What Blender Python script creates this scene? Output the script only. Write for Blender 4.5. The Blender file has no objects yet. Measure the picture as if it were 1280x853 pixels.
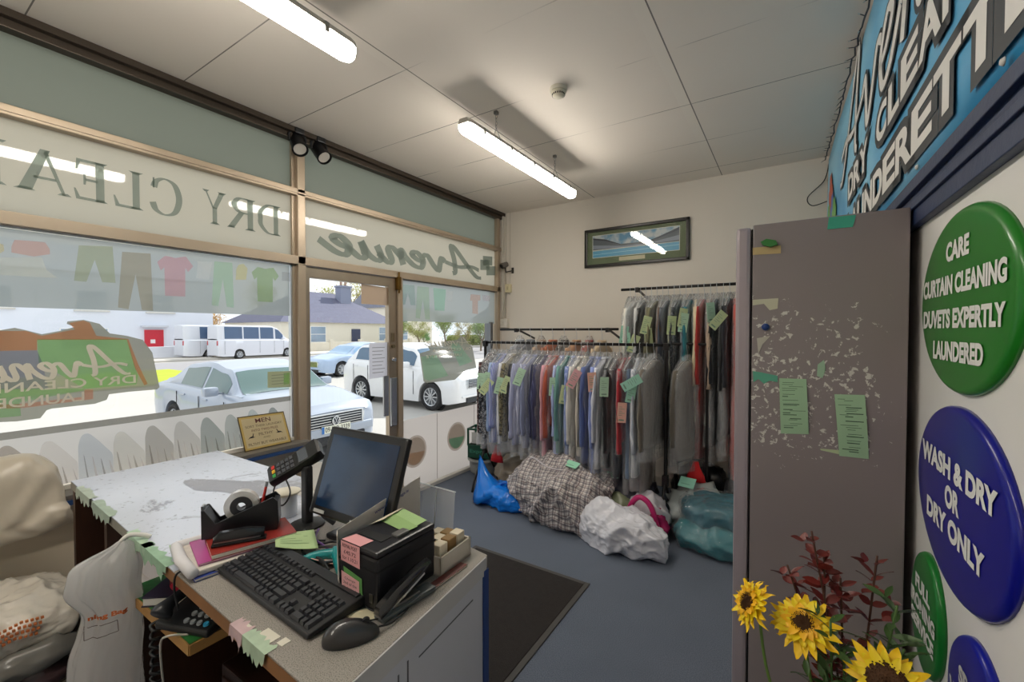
import bpy, bmesh, math, random
from mathutils import Vector, Matrix, noise, Euler
from math import pi, sin, cos, radians as R

SC = bpy.context.scene
COL = SC.collection
# ---------------------------------------------------------------- camera, world, sun, exposure
FPX = 541.0; YAW = R(32.76); PIT = R(1.22); CAM = Vector((0, 0, 1.55))
cd = bpy.data.cameras.new('camera'); cam = bpy.data.objects.new('camera', cd); COL.objects.link(cam)
cam.location = CAM; cam.rotation_euler = (R(90) - PIT, 0, YAW)
cd.sensor_width = 36; cd.lens = FPX / 1280 * 36; cd.clip_start = .05; cd.clip_end = 300
SC.camera = cam
SC.view_settings.view_transform = 'Standard'; SC.view_settings.look = 'None'
SC.view_settings.gamma = 1; SC.view_settings.use_curve_mapping = False
SC.view_settings.exposure = 0.0
SC.cycles.max_bounces = 8; SC.cycles.diffuse_bounces = 4; SC.cycles.glossy_bounces = 3
SC.cycles.transmission_bounces = 6; SC.cycles.transparent_max_bounces = 40
SC.cycles.sample_clamp_indirect = 6; SC.cycles.use_denoising = True
SC.cycles.caustics_reflective = False; SC.cycles.caustics_refractive = False
TUBE = 36.0          # radiance of the ceiling tubes
SKY = 1.3
SUN = 5.2
world = bpy.data.worlds.new('sky'); SC.world = world; world.use_nodes = True
wn = world.node_tree; bg = wn.nodes['Background']
wtc = wn.nodes.new('ShaderNodeTexCoord'); wno = wn.nodes.new('ShaderNodeTexNoise'); wno.inputs['Scale'].default_value = 2.2
wno.inputs['Detail'].default_value = 5
wr = wn.nodes.new('ShaderNodeValToRGB'); wr.color_ramp.elements[0].position = .35; wr.color_ramp.elements[1].position = .6
wr.color_ramp.elements[0].color = (.72, .84, 1, 1); wr.color_ramp.elements[1].color = (1, .99, .97, 1)
wn.links.new(wtc.outputs['Generated'], wno.inputs['Vector']); wn.links.new(wno.outputs['Fac'], wr.inputs['Fac'])
wn.links.new(wr.outputs['Color'], bg.inputs['Color']); bg.inputs['Strength'].default_value = SKY
sd = bpy.data.lights.new('sun', 'SUN'); sd.energy = SUN; sd.angle = R(.6); sd.color = (1, .965, .91)
sun = bpy.data.objects.new('sun', sd); COL.objects.link(sun)
sun.rotation_euler = Vector((.05, -.74, -.62)).to_track_quat('-Z', 'Y').to_euler(); sun.location = (-8, 20, 18)

XW = -3.05; YB = 4.45; ZC = 3.0; GZ = -.45; ZT = .90

# ---------------------------------------------------------------- geometry helpers
def ray(px, py):
    x = (px - 640) / FPX; y = -(py - 426.5) / FPX
    u = y * cos(PIT) - sin(PIT); w = cos(PIT) + y * sin(PIT)
    return Vector((x * cos(YAW) - w * sin(YAW), x * sin(YAW) + w * cos(YAW), u))
def hit(px, py, ax, v):                      # where a measured sight line meets a plane of the room
    r = ray(px, py); t = (v - CAM[ax]) / r[ax]; return CAM + r * t
def hitw(px, py): p = hit(px, py, 0, XW); return (p.y, p.z)
def xr(y): return .33 - .019 * (y - 1.2)     # the signboard wall
def hitr(px, py, off=0):
    r = ray(px, py); t = (.3528 - off) / (r.x + .019 * r.y); p = CAM + r * t; return (p.y, p.z)

def lin(c):
    c /= 255.0
    return c / 12.92 if c <= .04045 else ((c + .055) / 1.055) ** 2.4
def rgb(h):
    h = h.lstrip('#'); return (lin(int(h[0:2], 16)), lin(int(h[2:4], 16)), lin(int(h[4:6], 16)))

class G:
    """collects shapes; build() links them as one mesh object"""
    def __init__(s): s.v = []; s.f = []
    def add(s, vs, fs, m=None):
        o = len(s.v)
        for p in vs:
            p = Vector(p); s.v.append(m @ p if m else p)
        s.f += [tuple(i + o for i in f) for f in fs]; return s
    def quad(s, *p): return s.add(p, [tuple(range(len(p)))])
    def box(s, x0, x1, y0, y1, z0, z1, m=None, bev=0):
        if bev:
            b = min(bev, (x1-x0)/2.01, (y1-y0)/2.01, (z1-z0)/2.01); bm = bmesh.new(); bmesh.ops.create_cube(bm, size=1)
            for v in bm.verts: v.co = Vector((x0 + (v.co.x+.5)*(x1-x0), y0 + (v.co.y+.5)*(y1-y0), z0 + (v.co.z+.5)*(z1-z0)))
            bmesh.ops.bevel(bm, geom=bm.edges[:], offset=b, segments=2, affect='EDGES', profile=.6)
            bm.verts.index_update(); s.add([v.co.copy() for v in bm.verts], [[v.index for v in f.verts] for f in bm.faces], m); bm.free(); return s
        v = [(x0,y0,z0),(x1,y0,z0),(x1,y1,z0),(x0,y1,z0),(x0,y0,z1),(x1,y0,z1),(x1,y1,z1),(x0,y1,z1)]
        return s.add(v, [(0,3,2,1),(4,5,6,7),(0,1,5,4),(1,2,6,5),(2,3,7,6),(3,0,4,7)], m)
    def tube(s, pts, r, n=8, m=None, cap=True):
        pts = [Vector(p) for p in pts]; rr = r if isinstance(r, (list, tuple)) else [r] * len(pts)
        vs = []; fs = []; up = None
        for i, p in enumerate(pts):
            t = (pts[min(i+1, len(pts)-1)] - pts[max(i-1, 0)])
            t = t.normalized() if t.length > 1e-9 else Vector((0,0,1))
            if up is None: up = t.orthogonal().normalized()
            a = (up - t * up.dot(t)); a = a.normalized() if a.length > 1e-6 else t.orthogonal().normalized()
            up = a; b = t.cross(a)
            for k in range(n):
                q = 2*pi*k/n; vs.append(p + (a*cos(q) + b*sin(q)) * rr[i])
        for i in range(len(pts)-1):
            for k in range(n):
                k2 = (k+1) % n; fs.append((i*n+k, i*n+k2, (i+1)*n+k2, (i+1)*n+k))
        if cap: fs.append(tuple(range(n-1, -1, -1))); fs.append(tuple((len(pts)-1)*n + k for k in range(n)))
        return s.add(vs, fs, m)
    def cyl(s, p0, p1, r, n=20, r2=None, m=None): return s.tube([p0, p1], [r, r if r2 is None else r2], n, m)
    def lathe(s, prof, n=32, m=None, cap=True):
        vs = []; fs = []
        for r, z in prof:
            for k in range(n): q = 2*pi*k/n; vs.append((r*cos(q), r*sin(q), z))
        for i in range(len(prof)-1):
            for k in range(n): k2 = (k+1) % n; fs.append((i*n+k, i*n+k2, (i+1)*n+k2, (i+1)*n+k))
        if cap: fs.append(tuple(range(n-1, -1, -1))); fs.append(tuple((len(prof)-1)*n + k for k in range(n)))
        return s.add(vs, fs, m)
    def loft(s, rings, m=None, closed=True, cap=True):
        n = len(rings[0]); vs = [p for r in rings for p in r]; fs = []
        for i in range(len(rings)-1):
            for k in range(n if closed else n-1): k2 = (k+1) % n; fs.append((i*n+k, i*n+k2, (i+1)*n+k2, (i+1)*n+k))
        if cap and closed: fs.append(tuple(range(n-1, -1, -1))); fs.append(tuple((len(rings)-1)*n + k for k in range(n)))
        return s.add(vs, fs, m)
    def prism(s, poly, fn, d0, d1):
        """poly of (u,v) mapped by fn(u,v,d) between depths d0 and d1"""
        n = len(poly); vs = [fn(u, v, d0) for u, v in poly] + [fn(u, v, d1) for u, v in poly]
        return s.add(vs, [tuple(range(n)), tuple(range(2*n-1, n-1, -1))] + [(k, k+n, (k+1) % n + n, (k+1) % n) for k in range(n)])
    def ribbon(s, pts, w, fn, d=0, sub=6):
        P = smooth(pts, sub) if sub else pts; L = []; Rr = []
        for i, (u, v) in enumerate(P):
            a = P[max(i-1, 0)]; b = P[min(i+1, len(P)-1)]; dx = b[0]-a[0]; dy = b[1]-a[1]; l = math.hypot(dx, dy) or 1
            ww = w(dx/l, dy/l) if callable(w) else w
            L.append((u - dy/l*ww/2, v + dx/l*ww/2)); Rr.append((u + dy/l*ww/2, v - dx/l*ww/2))
        n = len(P); vs = [fn(u, v, d + i*2e-5) for i, (u, v) in enumerate(L)] + [fn(u, v, d + i*2e-5) for i, (u, v) in enumerate(Rr)]
        return s.add(vs, [(i, i+1, n+i+1, n+i) for i in range(n-1)])
    def build(s, name, mt, parent=None, world=False, smooth=False, bevel=0, sub=0, solid=0, auto=None, normals=True):
        me = bpy.data.meshes.new(name); off = Vector((0,0,0))
        o = bpy.data.objects.new(name, me); COL.objects.link(o)
        if world:
            if parent:
                root = parent
                while root.parent: root = root.parent
                off = root.location
            elif s.v:
                lo = [min(p[i] for p in s.v) for i in range(3)]; hi = [max(p[i] for p in s.v) for i in range(3)]
                off = Vector(((lo[0]+hi[0])/2, (lo[1]+hi[1])/2, lo[2])); o.location = off
        me.from_pydata([p - off for p in s.v], [], s.f); me.update()
        if normals:
            bm = bmesh.new(); bm.from_mesh(me); bmesh.ops.recalc_face_normals(bm, faces=bm.faces); bm.to_mesh(me); bm.free()
        if mt: me.materials.append(mt)
        if parent: o.parent = parent
        if bevel:
            b = o.modifiers.new('bevel', 'BEVEL'); b.width = bevel; b.segments = 2; b.limit_method = 'ANGLE'; b.angle_limit = R(40)
        if solid:
            b = o.modifiers.new('solid', 'SOLIDIFY'); b.thickness = solid; b.offset = 0
        if sub:
            b = o.modifiers.new('sub', 'SUBSURF'); b.levels = sub; b.render_levels = sub
        if smooth or sub:
            for p in me.polygons: p.use_smooth = True
        elif auto:
            for p in me.polygons: p.use_smooth = True
            try: me.set_sharp_from_angle(angle=R(auto))
            except Exception: pass
        return o

def smooth(pts, sub=6):
    out = []; n = len(pts)
    for i in range(n-1):
        p0 = pts[max(i-1, 0)]; p1 = pts[i]; p2 = pts[i+1]; p3 = pts[min(i+2, n-1)]
        for k in range(sub):
            t = k/sub
            out.append(tuple(.5*((2*b) + (-a+c)*t + (2*a-5*b+4*c-d)*t*t + (-a+3*b-3*c+d)*t**3) for a, b, c, d in zip(p0, p1, p2, p3)))
    out.append(tuple(pts[-1])); return out

def prop(o, label=None, cat=None, group=None, kind=None):
    if label: o['label'] = label
    if cat: o['category'] = cat
    if group: o['group'] = group
    if kind: o['kind'] = kind
    return o
def thing(name, label, cat, loc=(0,0,0), rz=0, group=None):
    o = bpy.data.objects.new(name, None); COL.objects.link(o); o.empty_display_size = .05
    o.location = loc; o.rotation_euler = (0, 0, rz); return prop(o, label, cat, group)
def struct(name, g, m, parent=None, **k):
    o = g.build(name, m, parent, **k); o['kind'] = 'structure'; return o

# ---------------------------------------------------------------- materials
def nmath(nt, op, a, b=None, c=None):
    n = nt.nodes.new('ShaderNodeMath'); n.operation = op
    for i, v in enumerate((a, b, c)):
        if v is None: continue
        if isinstance(v, (int, float)): n.inputs[i].default_value = v
        else: nt.links.new(v, n.inputs[i])
    return n.outputs[0]
def nmix(nt, fac, a, b):
    n = nt.nodes.new('ShaderNodeMix'); n.data_type = 'RGBA'
    for i, v in ((0, fac), (6, a), (7, b)):
        if isinstance(v, (int, float)): n.inputs[i].default_value = v
        elif isinstance(v, tuple): n.inputs[i].default_value = (*v[:3], 1)
        else: nt.links.new(v, n.inputs[i])
    return n.outputs[2]
def nnoise(nt, scale, detail=3, vec=None, rough=.5, dist=0):
    n = nt.nodes.new('ShaderNodeTexNoise'); n.inputs['Scale'].default_value = scale; n.inputs['Detail'].default_value = detail
    n.inputs['Roughness'].default_value = rough; n.inputs['Distortion'].default_value = dist
    if vec: nt.links.new(vec, n.inputs['Vector'])
    return n.outputs['Fac']
def objco(nt): return nt.nodes.new('ShaderNodeTexCoord').outputs['Object']
def nsep(nt, v):
    n = nt.nodes.new('ShaderNodeSeparateXYZ'); nt.links.new(v, n.inputs[0]); return n.outputs
def nstep(nt, v, lo, hi):
    n = nt.nodes.new('ShaderNodeMapRange'); n.inputs['From Min'].default_value = lo; n.inputs['From Max'].default_value = hi
    nt.links.new(v, n.inputs['Value']); return n.outputs['Result']
def nschlick(nt, ior, nrm=None):
    """surface reflectance by angle, the same from both faces of a thin sheet"""
    f0 = ((ior-1)/(ior+1))**2
    ge = nt.nodes.new('ShaderNodeNewGeometry'); dt = nt.nodes.new('ShaderNodeVectorMath'); dt.operation = 'DOT_PRODUCT'
    nt.links.new(nrm or ge.outputs['Normal'], dt.inputs[0]); nt.links.new(ge.outputs['Incoming'], dt.inputs[1])
    c = nmath(nt, 'MINIMUM', nmath(nt, 'ABSOLUTE', dt.outputs['Value']), 1.0)
    return nmath(nt, 'ADD', f0, nmath(nt, 'MULTIPLY', 1-f0, nmath(nt, 'POWER', nmath(nt, 'SUBTRACT', 1.0, c), 5.0)))
_mc = {}
def mat(col, rough=.5, metal=0, vary=.12, vs=8, bump=0, bs=40, pattern=None, col2=None, emit=0, coat=0, key=None, spec=.5, sheen=0, trans=0):
    c = rgb(col) if isinstance(col, str) else col
    k = (c, rough, metal, vary, vs, bump, bs, pattern, col2, emit, coat, spec, sheen, trans, key)
    if k in _mc: return _mc[k]
    m = bpy.data.materials.new('surface'); m.use_nodes = True; nt = m.node_tree; b = nt.nodes['Principled BSDF']
    oc = objco(nt); fac = nnoise(nt, vs, 4, oc)
    d = tuple(x*(1-vary) for x in c); l = tuple(min(1, x*(1+vary)) for x in c)
    out = nmix(nt, fac, d, l)
    c2 = rgb(col2) if isinstance(col2, str) else (col2 or c)
    X, Y, Z = nsep(nt, oc)
    def lines(co, per, w): return nmath(nt, 'LESS_THAN', nmath(nt, 'FRACT', nmath(nt, 'MULTIPLY', co, 1/per)), w)
    if pattern == 'stripe': out = nmix(nt, nmath(nt, 'MULTIPLY', lines(Y, .016, .35), .8), out, c2)
    if pattern == 'plaid':
        out = nmix(nt, nmath(nt, 'MULTIPLY', lines(Y, .05, .4), .65), out, c2); out = nmix(nt, nmath(nt, 'MULTIPLY', lines(Z, .05, .4), .65), out, c2)
        out = nmix(nt, nmath(nt, 'MULTIPLY', lines(nmath(nt, 'ADD', Z, .02), .05, .1), .6), out, (.6, .55, .5))
    if pattern == 'check_bag':
        V = nmath(nt, 'ADD', Y, nmath(nt, 'MULTIPLY', Z, 1.0))
        for co in (X, V):
            out = nmix(nt, nmath(nt, 'MULTIPLY', lines(co, .048, .30), .62), out, rgb('#4a4252'))
            out = nmix(nt, nmath(nt, 'MULTIPLY', lines(nmath(nt, 'ADD', co, .026), .048, .13), .7), out, rgb('#6b4a50'))
    if pattern == 'floral':
        n = nnoise(nt, 55, 2, oc, .6, .6); out = nmix(nt, nstep(nt, n, .52, .58), out, c2)
    if pattern == 'speck':
        n = nnoise(nt, 420, 2, oc); out = nmix(nt, nmath(nt, 'MULTIPLY', nstep(nt, n, .5, .62), .8), out, c2)
    if pattern == 'worn':
        n = nnoise(nt, 6, 8, oc, .74, .4); out = nmix(nt, nmath(nt, 'MULTIPLY', nnoise(nt, 2.2, 3, oc), .5), out, rgb('#a9b2c6')); out = nmix(nt, nmath(nt, 'MULTIPLY', nstep(nt, n, .565, .63), .8), out, c2)
        n2 = nnoise(nt, 40, 5, oc, .7); out = nmix(nt, nmath(nt, 'MULTIPLY', nstep(nt, n2, .60, .66), .7), out, c2)
    if pattern == 'wood':
        mp = nt.nodes.new('ShaderNodeMapping'); mp.inputs['Scale'].default_value = (3, 3, .35); nt.links.new(oc, mp.inputs[0])
        n = nnoise(nt, 14, 6, mp.outputs[0], .6, 1.2); out = nmix(nt, n, out, c2)
    if pattern == 'tile':
        a = nmath(nt, 'ADD', Y, nmath(nt, 'MULTIPLY', Z, .5)); out = nmix(nt, nmath(nt, 'MULTIPLY', lines(Z, .22, .12), .5), out, c2)
    nt.links.new(out, b.inputs['Base Color'])
    b.inputs['Roughness'].default_value = rough; b.inputs['Metallic'].default_value = metal
    b.inputs['Specular IOR Level'].default_value = spec; b.inputs['Coat Weight'].default_value = coat
    b.inputs['Coat Roughness'].default_value = .08
    if sheen: b.inputs['Sheen Weight'].default_value = sheen
    if trans: b.inputs['Transmission Weight'].default_value = trans
    if emit: b.inputs['Emission Color'].default_value = (*c, 1); b.inputs['Emission Strength'].default_value = emit
    if bump:
        bn = nt.nodes.new('ShaderNodeBump'); bn.inputs['Strength'].default_value = bump; bn.inputs['Distance'].default_value = .01
        if key == 'crease':
            bn.inputs['Distance'].default_value = .045; rn = nnoise(nt, bs*.45, 3, oc, .5, 1.2); rn = nmath(nt, 'ABSOLUTE', nmath(nt, 'SUBTRACT', rn, .5)); r2 = nmath(nt, 'ABSOLUTE', nmath(nt, 'SUBTRACT', nnoise(nt, bs*1.3, 3, oc, .5, .8), .5))
            nt.links.new(nmath(nt, 'ADD', nmath(nt, 'MULTIPLY', rn, 3.0), r2), bn.inputs['Height'])
        else: nt.links.new(nnoise(nt, bs, 5, oc, .6), bn.inputs['Height']); nt.links.new(bn.outputs[0], b.inputs['Normal'])
    _mc[k] = m; return m

def film(tint=(.9,.93,.95), clear=.75, gloss_rough=.12, haze=.3, translucent=False, key='film', bump=0, bs=60, fres=1.45, add=1.0, stripes=0):
    """thin sheet: see-through share, a hazy body colour and a surface gloss"""
    k = ('film', tint, clear, gloss_rough, haze, translucent, bump, bs, fres, stripes)
    if k in _mc: return _mc[k]
    m = bpy.data.materials.new(key); m.use_nodes = True; nt = m.node_tree; nt.nodes.clear(); L = nt.links.new
    o = nt.nodes.new('ShaderNodeOutputMaterial'); tr = nt.nodes.new('ShaderNodeBsdfTransparent')
    df = nt.nodes.new('ShaderNodeBsdfDiffuse'); df.inputs[0].default_value = (*tint, 1)
    gl = nt.nodes.new('ShaderNodeBsdfGlossy'); gl.inputs['Roughness'].default_value = gloss_rough; gl.inputs[0].default_value = (1,1,1,1)
    body = df.outputs[0]; oc = objco(nt)
    if translucent:
        tl = nt.nodes.new('ShaderNodeBsdfTranslucent'); tl.inputs[0].default_value = (*tint, 1)
        mx = nt.nodes.new('ShaderNodeMixShader'); mx.inputs[0].default_value = .72; L(df.outputs[0], mx.inputs[1]); L(tl.outputs[0], mx.inputs[2]); body = mx.outputs[0]
    m1 = nt.nodes.new('ShaderNodeMixShader'); L(tr.outputs[0], m1.inputs[1]); L(body, m1.inputs[2])
    n = nnoise(nt, bs*.4, 4, oc); h = nmath(nt, 'MULTIPLY', nmath(nt, 'ADD', nmath(nt, 'MULTIPLY', n, .8), .6), haze)
    if translucent: h = nmath(nt, 'MULTIPLY', 1.0, 1-clear)
    L(h, m1.inputs[0])
    nrm = None
    m2 = nt.nodes.new('ShaderNodeMixShader'); L(m1.outputs[0], m2.inputs[1]); L(gl.outputs[0], m2.inputs[2])
    if bump:
        bn = nt.nodes.new('ShaderNodeBump'); bn.inputs['Strength'].default_value = bump; bn.inputs['Distance'].default_value = .012
        v = nt.nodes.new('ShaderNodeTexVoronoi'); v.feature = 'DISTANCE_TO_EDGE'; v.inputs['Scale'].default_value = bs; 
        mp = nt.nodes.new('ShaderNodeMapping'); mp.inputs['Scale'].default_value = (1, 1, .35); L(oc, mp.inputs[0]); L(mp.outputs[0], v.inputs['Vector'])
        L(nmath(nt, 'ADD', v.outputs[0], nnoise(nt, bs*1.6, 4, oc)), bn.inputs['Height'])
        L(bn.outputs[0], gl.inputs['Normal']); nrm = bn.outputs[0]; L(bn.outputs[0], df.inputs['Normal'])
    L(nschlick(nt, fres, nrm), m2.inputs[0])
    L(m2.outputs[0], o.inputs[0]); _mc[k] = m; return m
def glass_mat(tint=(.97,.99,.98), fres=1.5):
    k = ('glass', tint, fres)
    if k in _mc: return _mc[k]
    m = bpy.data.materials.new('clear_glass'); m.use_nodes = True; nt = m.node_tree; nt.nodes.clear(); L = nt.links.new
    o = nt.nodes.new('ShaderNodeOutputMaterial'); tr = nt.nodes.new('ShaderNodeBsdfTransparent'); tr.inputs[0].default_value = (*tint, 1)
    gl = nt.nodes.new('ShaderNodeBsdfGlossy'); gl.inputs['Roughness'].default_value = .01
    mx = nt.nodes.new('ShaderNodeMixShader')
    L(nschlick(nt, fres), mx.inputs[0]); L(tr.outputs[0], mx.inputs[1]); L(gl.outputs[0], mx.inputs[2]); L(mx.outputs[0], o.inputs[0]); _mc[k] = m; return m
def tintfilm(c, haze=.12):
    """printed ink on a clear or frosted sheet: filters the light that comes through, with a little body colour"""
    c = rgb(c); k = ('tint', c, haze)
    if k in _mc: return _mc[k]
    m = bpy.data.materials.new('printed_ink'); m.use_nodes = True; nt = m.node_tree; nt.nodes.clear(); L = nt.links.new
    o = nt.nodes.new('ShaderNodeOutputMaterial'); tr = nt.nodes.new('ShaderNodeBsdfTransparent'); tr.inputs[0].default_value = (*c, 1)
    df = nt.nodes.new('ShaderNodeBsdfDiffuse'); df.inputs[0].default_value = (*c, 1)
    mx = nt.nodes.new('ShaderNodeMixShader'); mx.inputs[0].default_value = haze
    L(tr.outputs[0], mx.inputs[1]); L(df.outputs[0], mx.inputs[2]); L(mx.outputs[0], o.inputs[0]); _mc[k] = m; return m
def emis(c, s):
    k = ('emis', c, s)
    if k in _mc: return _mc[k]
    m = bpy.data.materials.new('lamp_glow'); m.use_nodes = True; nt = m.node_tree; b = nt.nodes['Principled BSDF']
    b.inputs['Base Color'].default_value = (.9,.9,.9,1); b.inputs['Emission Color'].default_value = (*c, 1); b.inputs['Emission Strength'].default_value = s
    _mc[k] = m; return m

BLACK = mat('#17181a', .45, vary=.2); DARK = mat('#0c0d0f', .5); WHITE = mat('#e8e6e2', .5, vary=.04)
METAL = mat('#9a9a98', .3, 1); CHROME = mat('#d5d8da', .15, 1)
BRONZE = mat('#b5a48f', .35, .45, vary=.12, vs=5); BRONZE_D = mat('#4b4239', .4, .6)
BROWN = mat('#4a2c1a', .5, pattern='wood', col2='#2c1810'); WALLM = mat('#e2dacf', .8, vary=.04, vs=2, bump=.05, bs=60)
PLASTIC = film((.92,.93,.95), haze=.20, gloss_rough=.16, bump=.9, bs=26, fres=1.5, key='garment_film')

# ---------------------------------------------------------------- lettering
def text_tris(body, offset=0.0, shear=0, line=1.0):
    cu = bpy.data.curves.new('t', 'FONT'); cu.body = body; cu.offset = offset; cu.shear = shear; cu.align_x = 'CENTER'
    cu.space_line = line; cu.resolution_u = 4
    o = bpy.data.objects.new('t', cu); COL.objects.link(o); dg = bpy.context.evaluated_depsgraph_get()
    dg.update(); me = o.evaluated_get(dg).to_mesh(); v = [(p.co.x, p.co.y) for p in me.vertices]; f = [tuple(p.vertices) for p in me.polygons]
    o.evaluated_get(dg).to_mesh_clear(); bpy.data.objects.remove(o); bpy.data.curves.remove(cu); return v, f
def lettering(g, body, w, h, fn, d=0, offset=0.0, shear=0, cx=0, cy=0, line=1.0, grow=0):
    """text fitted to a w x h rectangle about (cx, cy), placed by fn(u, v, d)"""
    v, f = text_tris(body, 0, shear, line)
    x0 = min(p[0] for p in v); x1 = max(p[0] for p in v); y0 = min(p[1] for p in v); y1 = max(p[1] for p in v)
    if offset: v, f = text_tris(body, offset, shear, line)
    sx = w/(x1-x0); sy = h/(y1-y0)
    g.add([fn(cx + (x-(x0+x1)/2)*sx, cy + (y-(y0+y1)/2)*sy, d) for x, y in v], f); return g
def frame_fn(origin, ex, ey, ez=None):
    origin = Vector(origin); ex = Vector(ex).normalized(); ey = Vector(ey).normalized(); ez = Vector(ez) if ez else ex.cross(ey)
    return lambda u, v, d=0: origin + ex*u + ey*v + ez*d

AVENUE = [[(0,.0),(.2,.04),(.5,.45),(.85,1.0),(.98,1.02),(.93,.55),(.95,.1),(1.05,0)],[(.05,.32),(.35,.4),(.8,.3),(1.25,.4)],
 [(1.25,.4),(1.35,.5),(1.42,.3),(1.5,.02),(1.62,.15),(1.78,.48),(1.92,.44)],
 [(1.9,.22),(2.1,.28),(2.22,.43),(2.08,.52),(1.93,.3),(2.02,.02),(2.22,.05),(2.42,.3)],
 [(2.42,.3),(2.5,.5),(2.52,.25),(2.5,.0)],[(2.5,.2),(2.7,.5),(2.82,.42),(2.78,.1),(2.88,0),(3.08,.25)],
 [(3.08,.48),(3.02,.15),(3.12,0),(3.3,.15),(3.42,.5)],[(3.42,.5),(3.38,.1),(3.5,0),(3.68,.2)],
 [(3.66,.22),(3.86,.28),(3.98,.43),(3.84,.52),(3.69,.3),(3.78,.02),(3.98,.05),(4.25,.32)]]
def script_word(g, fn, w, h, width=.09, cx=0, cy=0, d=0, slant=.12):
    sx = w/4.25
    for q_, st in enumerate(AVENUE): g.ribbon([(cx - w/2 + (x + slant*y)*sx, cy - h/2 + y*h) for x, y in st], lambda dx, dy: width*h*(.55+.6*abs(dy)), fn, d + q_*2e-4)
    return g
def serif(g, ch, x, w, z0, h, fn, d=0):
    """one roman capital: thick stems, thin hairlines, bracket serifs"""
    T = .2*w; t = .055*w
    def P(pts): g.add([fn(x + a*w, z0 + b*h, d) for a, b in pts], [tuple(range(len(pts)))])
    def bar(a, b, c, e): P([(a,b),(c,b),(c,e),(a,e)])
    def sf(cx, y, k=.24, up=1): P([(cx-k,y),(cx+k,y),(cx+k*.45,y+up*.06),(cx-k*.45,y+up*.06)])
    def arc(pts, kk=1): g.ribbon([(x+a*w, z0+b*h) for a, b in pts], lambda dx, dy: (t + (T-t)*abs(dy)**1.5)*kk, fn, d)
    if ch == 'D': bar(.12,0,.32,1); sf(.2,0,.2); sf(.2,1,.2,-1); arc([(.25,.98),(.6,.95),(.88,.72),(.9,.5),(.88,.28),(.6,.05),(.25,.02)])
    if ch == 'R': bar(.1,0,.3,1); sf(.2,0,.2); sf(.2,1,.2,-1); arc([(.25,.98),(.6,.96),(.76,.76),(.6,.55),(.25,.52)]); P([(.4,.54),(.6,.54),(1,0),(.78,0)]); sf(.88,0,.14)
    if ch == 'Y': P([(.05,1),(.28,1),(.6,.48),(.4,.48)]); P([(.86,1),(.93,1),(.6,.48),(.52,.48)]); bar(.4,0,.6,.5); sf(.5,0,.22); sf(.17,1,.2,-1); sf(.88,1,.15,-1)
    if ch == 'C': arc([(.88,.72),(.8,.9),(.55,1),(.25,.88),(.12,.5),(.25,.12),(.55,0),(.82,.1),(.92,.3)]); bar(.86,.7,.91,.98)
    if ch == 'L': bar(.15,0,.38,1); sf(.26,0,.24); sf(.26,1,.24,-1); P([(.3,0),(.92,0),(.98,.28),(.93,.28),(.8,.07),(.3,.06)])
    if ch == 'E': bar(.12,0,.36,1); sf(.22,0,.2); sf(.22,1,.2,-1); P([(.3,0),(.9,0),(.96,.26),(.91,.26),(.8,.07),(.3,.06)]); P([(.3,1),(.88,1),(.9,.74),(.85,.74),(.78,.93),(.3,.94)]); bar(.3,.48,.66,.54); P([(.64,.38),(.7,.38),(.7,.64),(.64,.64),(.62,.51)])
    if ch == 'A': P([(.38,1),(.56,1),(.97,0),(.72,0)]); P([(.44,1),(.5,.92),(.16,0),(.09,0)]); bar(.27,.3,.68,.36); sf(.12,0,.14); sf(.85,0,.2)
    if ch == 'N': bar(.12,0,.2,1); P([(.08,1),(.32,1),(.9,0),(.84,0)]); bar(.82,0,.9,1); sf(.16,0,.15); sf(.86,1,.15,-1); sf(.12,1,.12,-1)
    if ch == 'S': arc([(.85,.75),(.7,.95),(.45,1),(.2,.85),(.25,.62),(.7,.4),(.82,.2),(.6,.02),(.3,.03),(.12,.25)])
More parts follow.
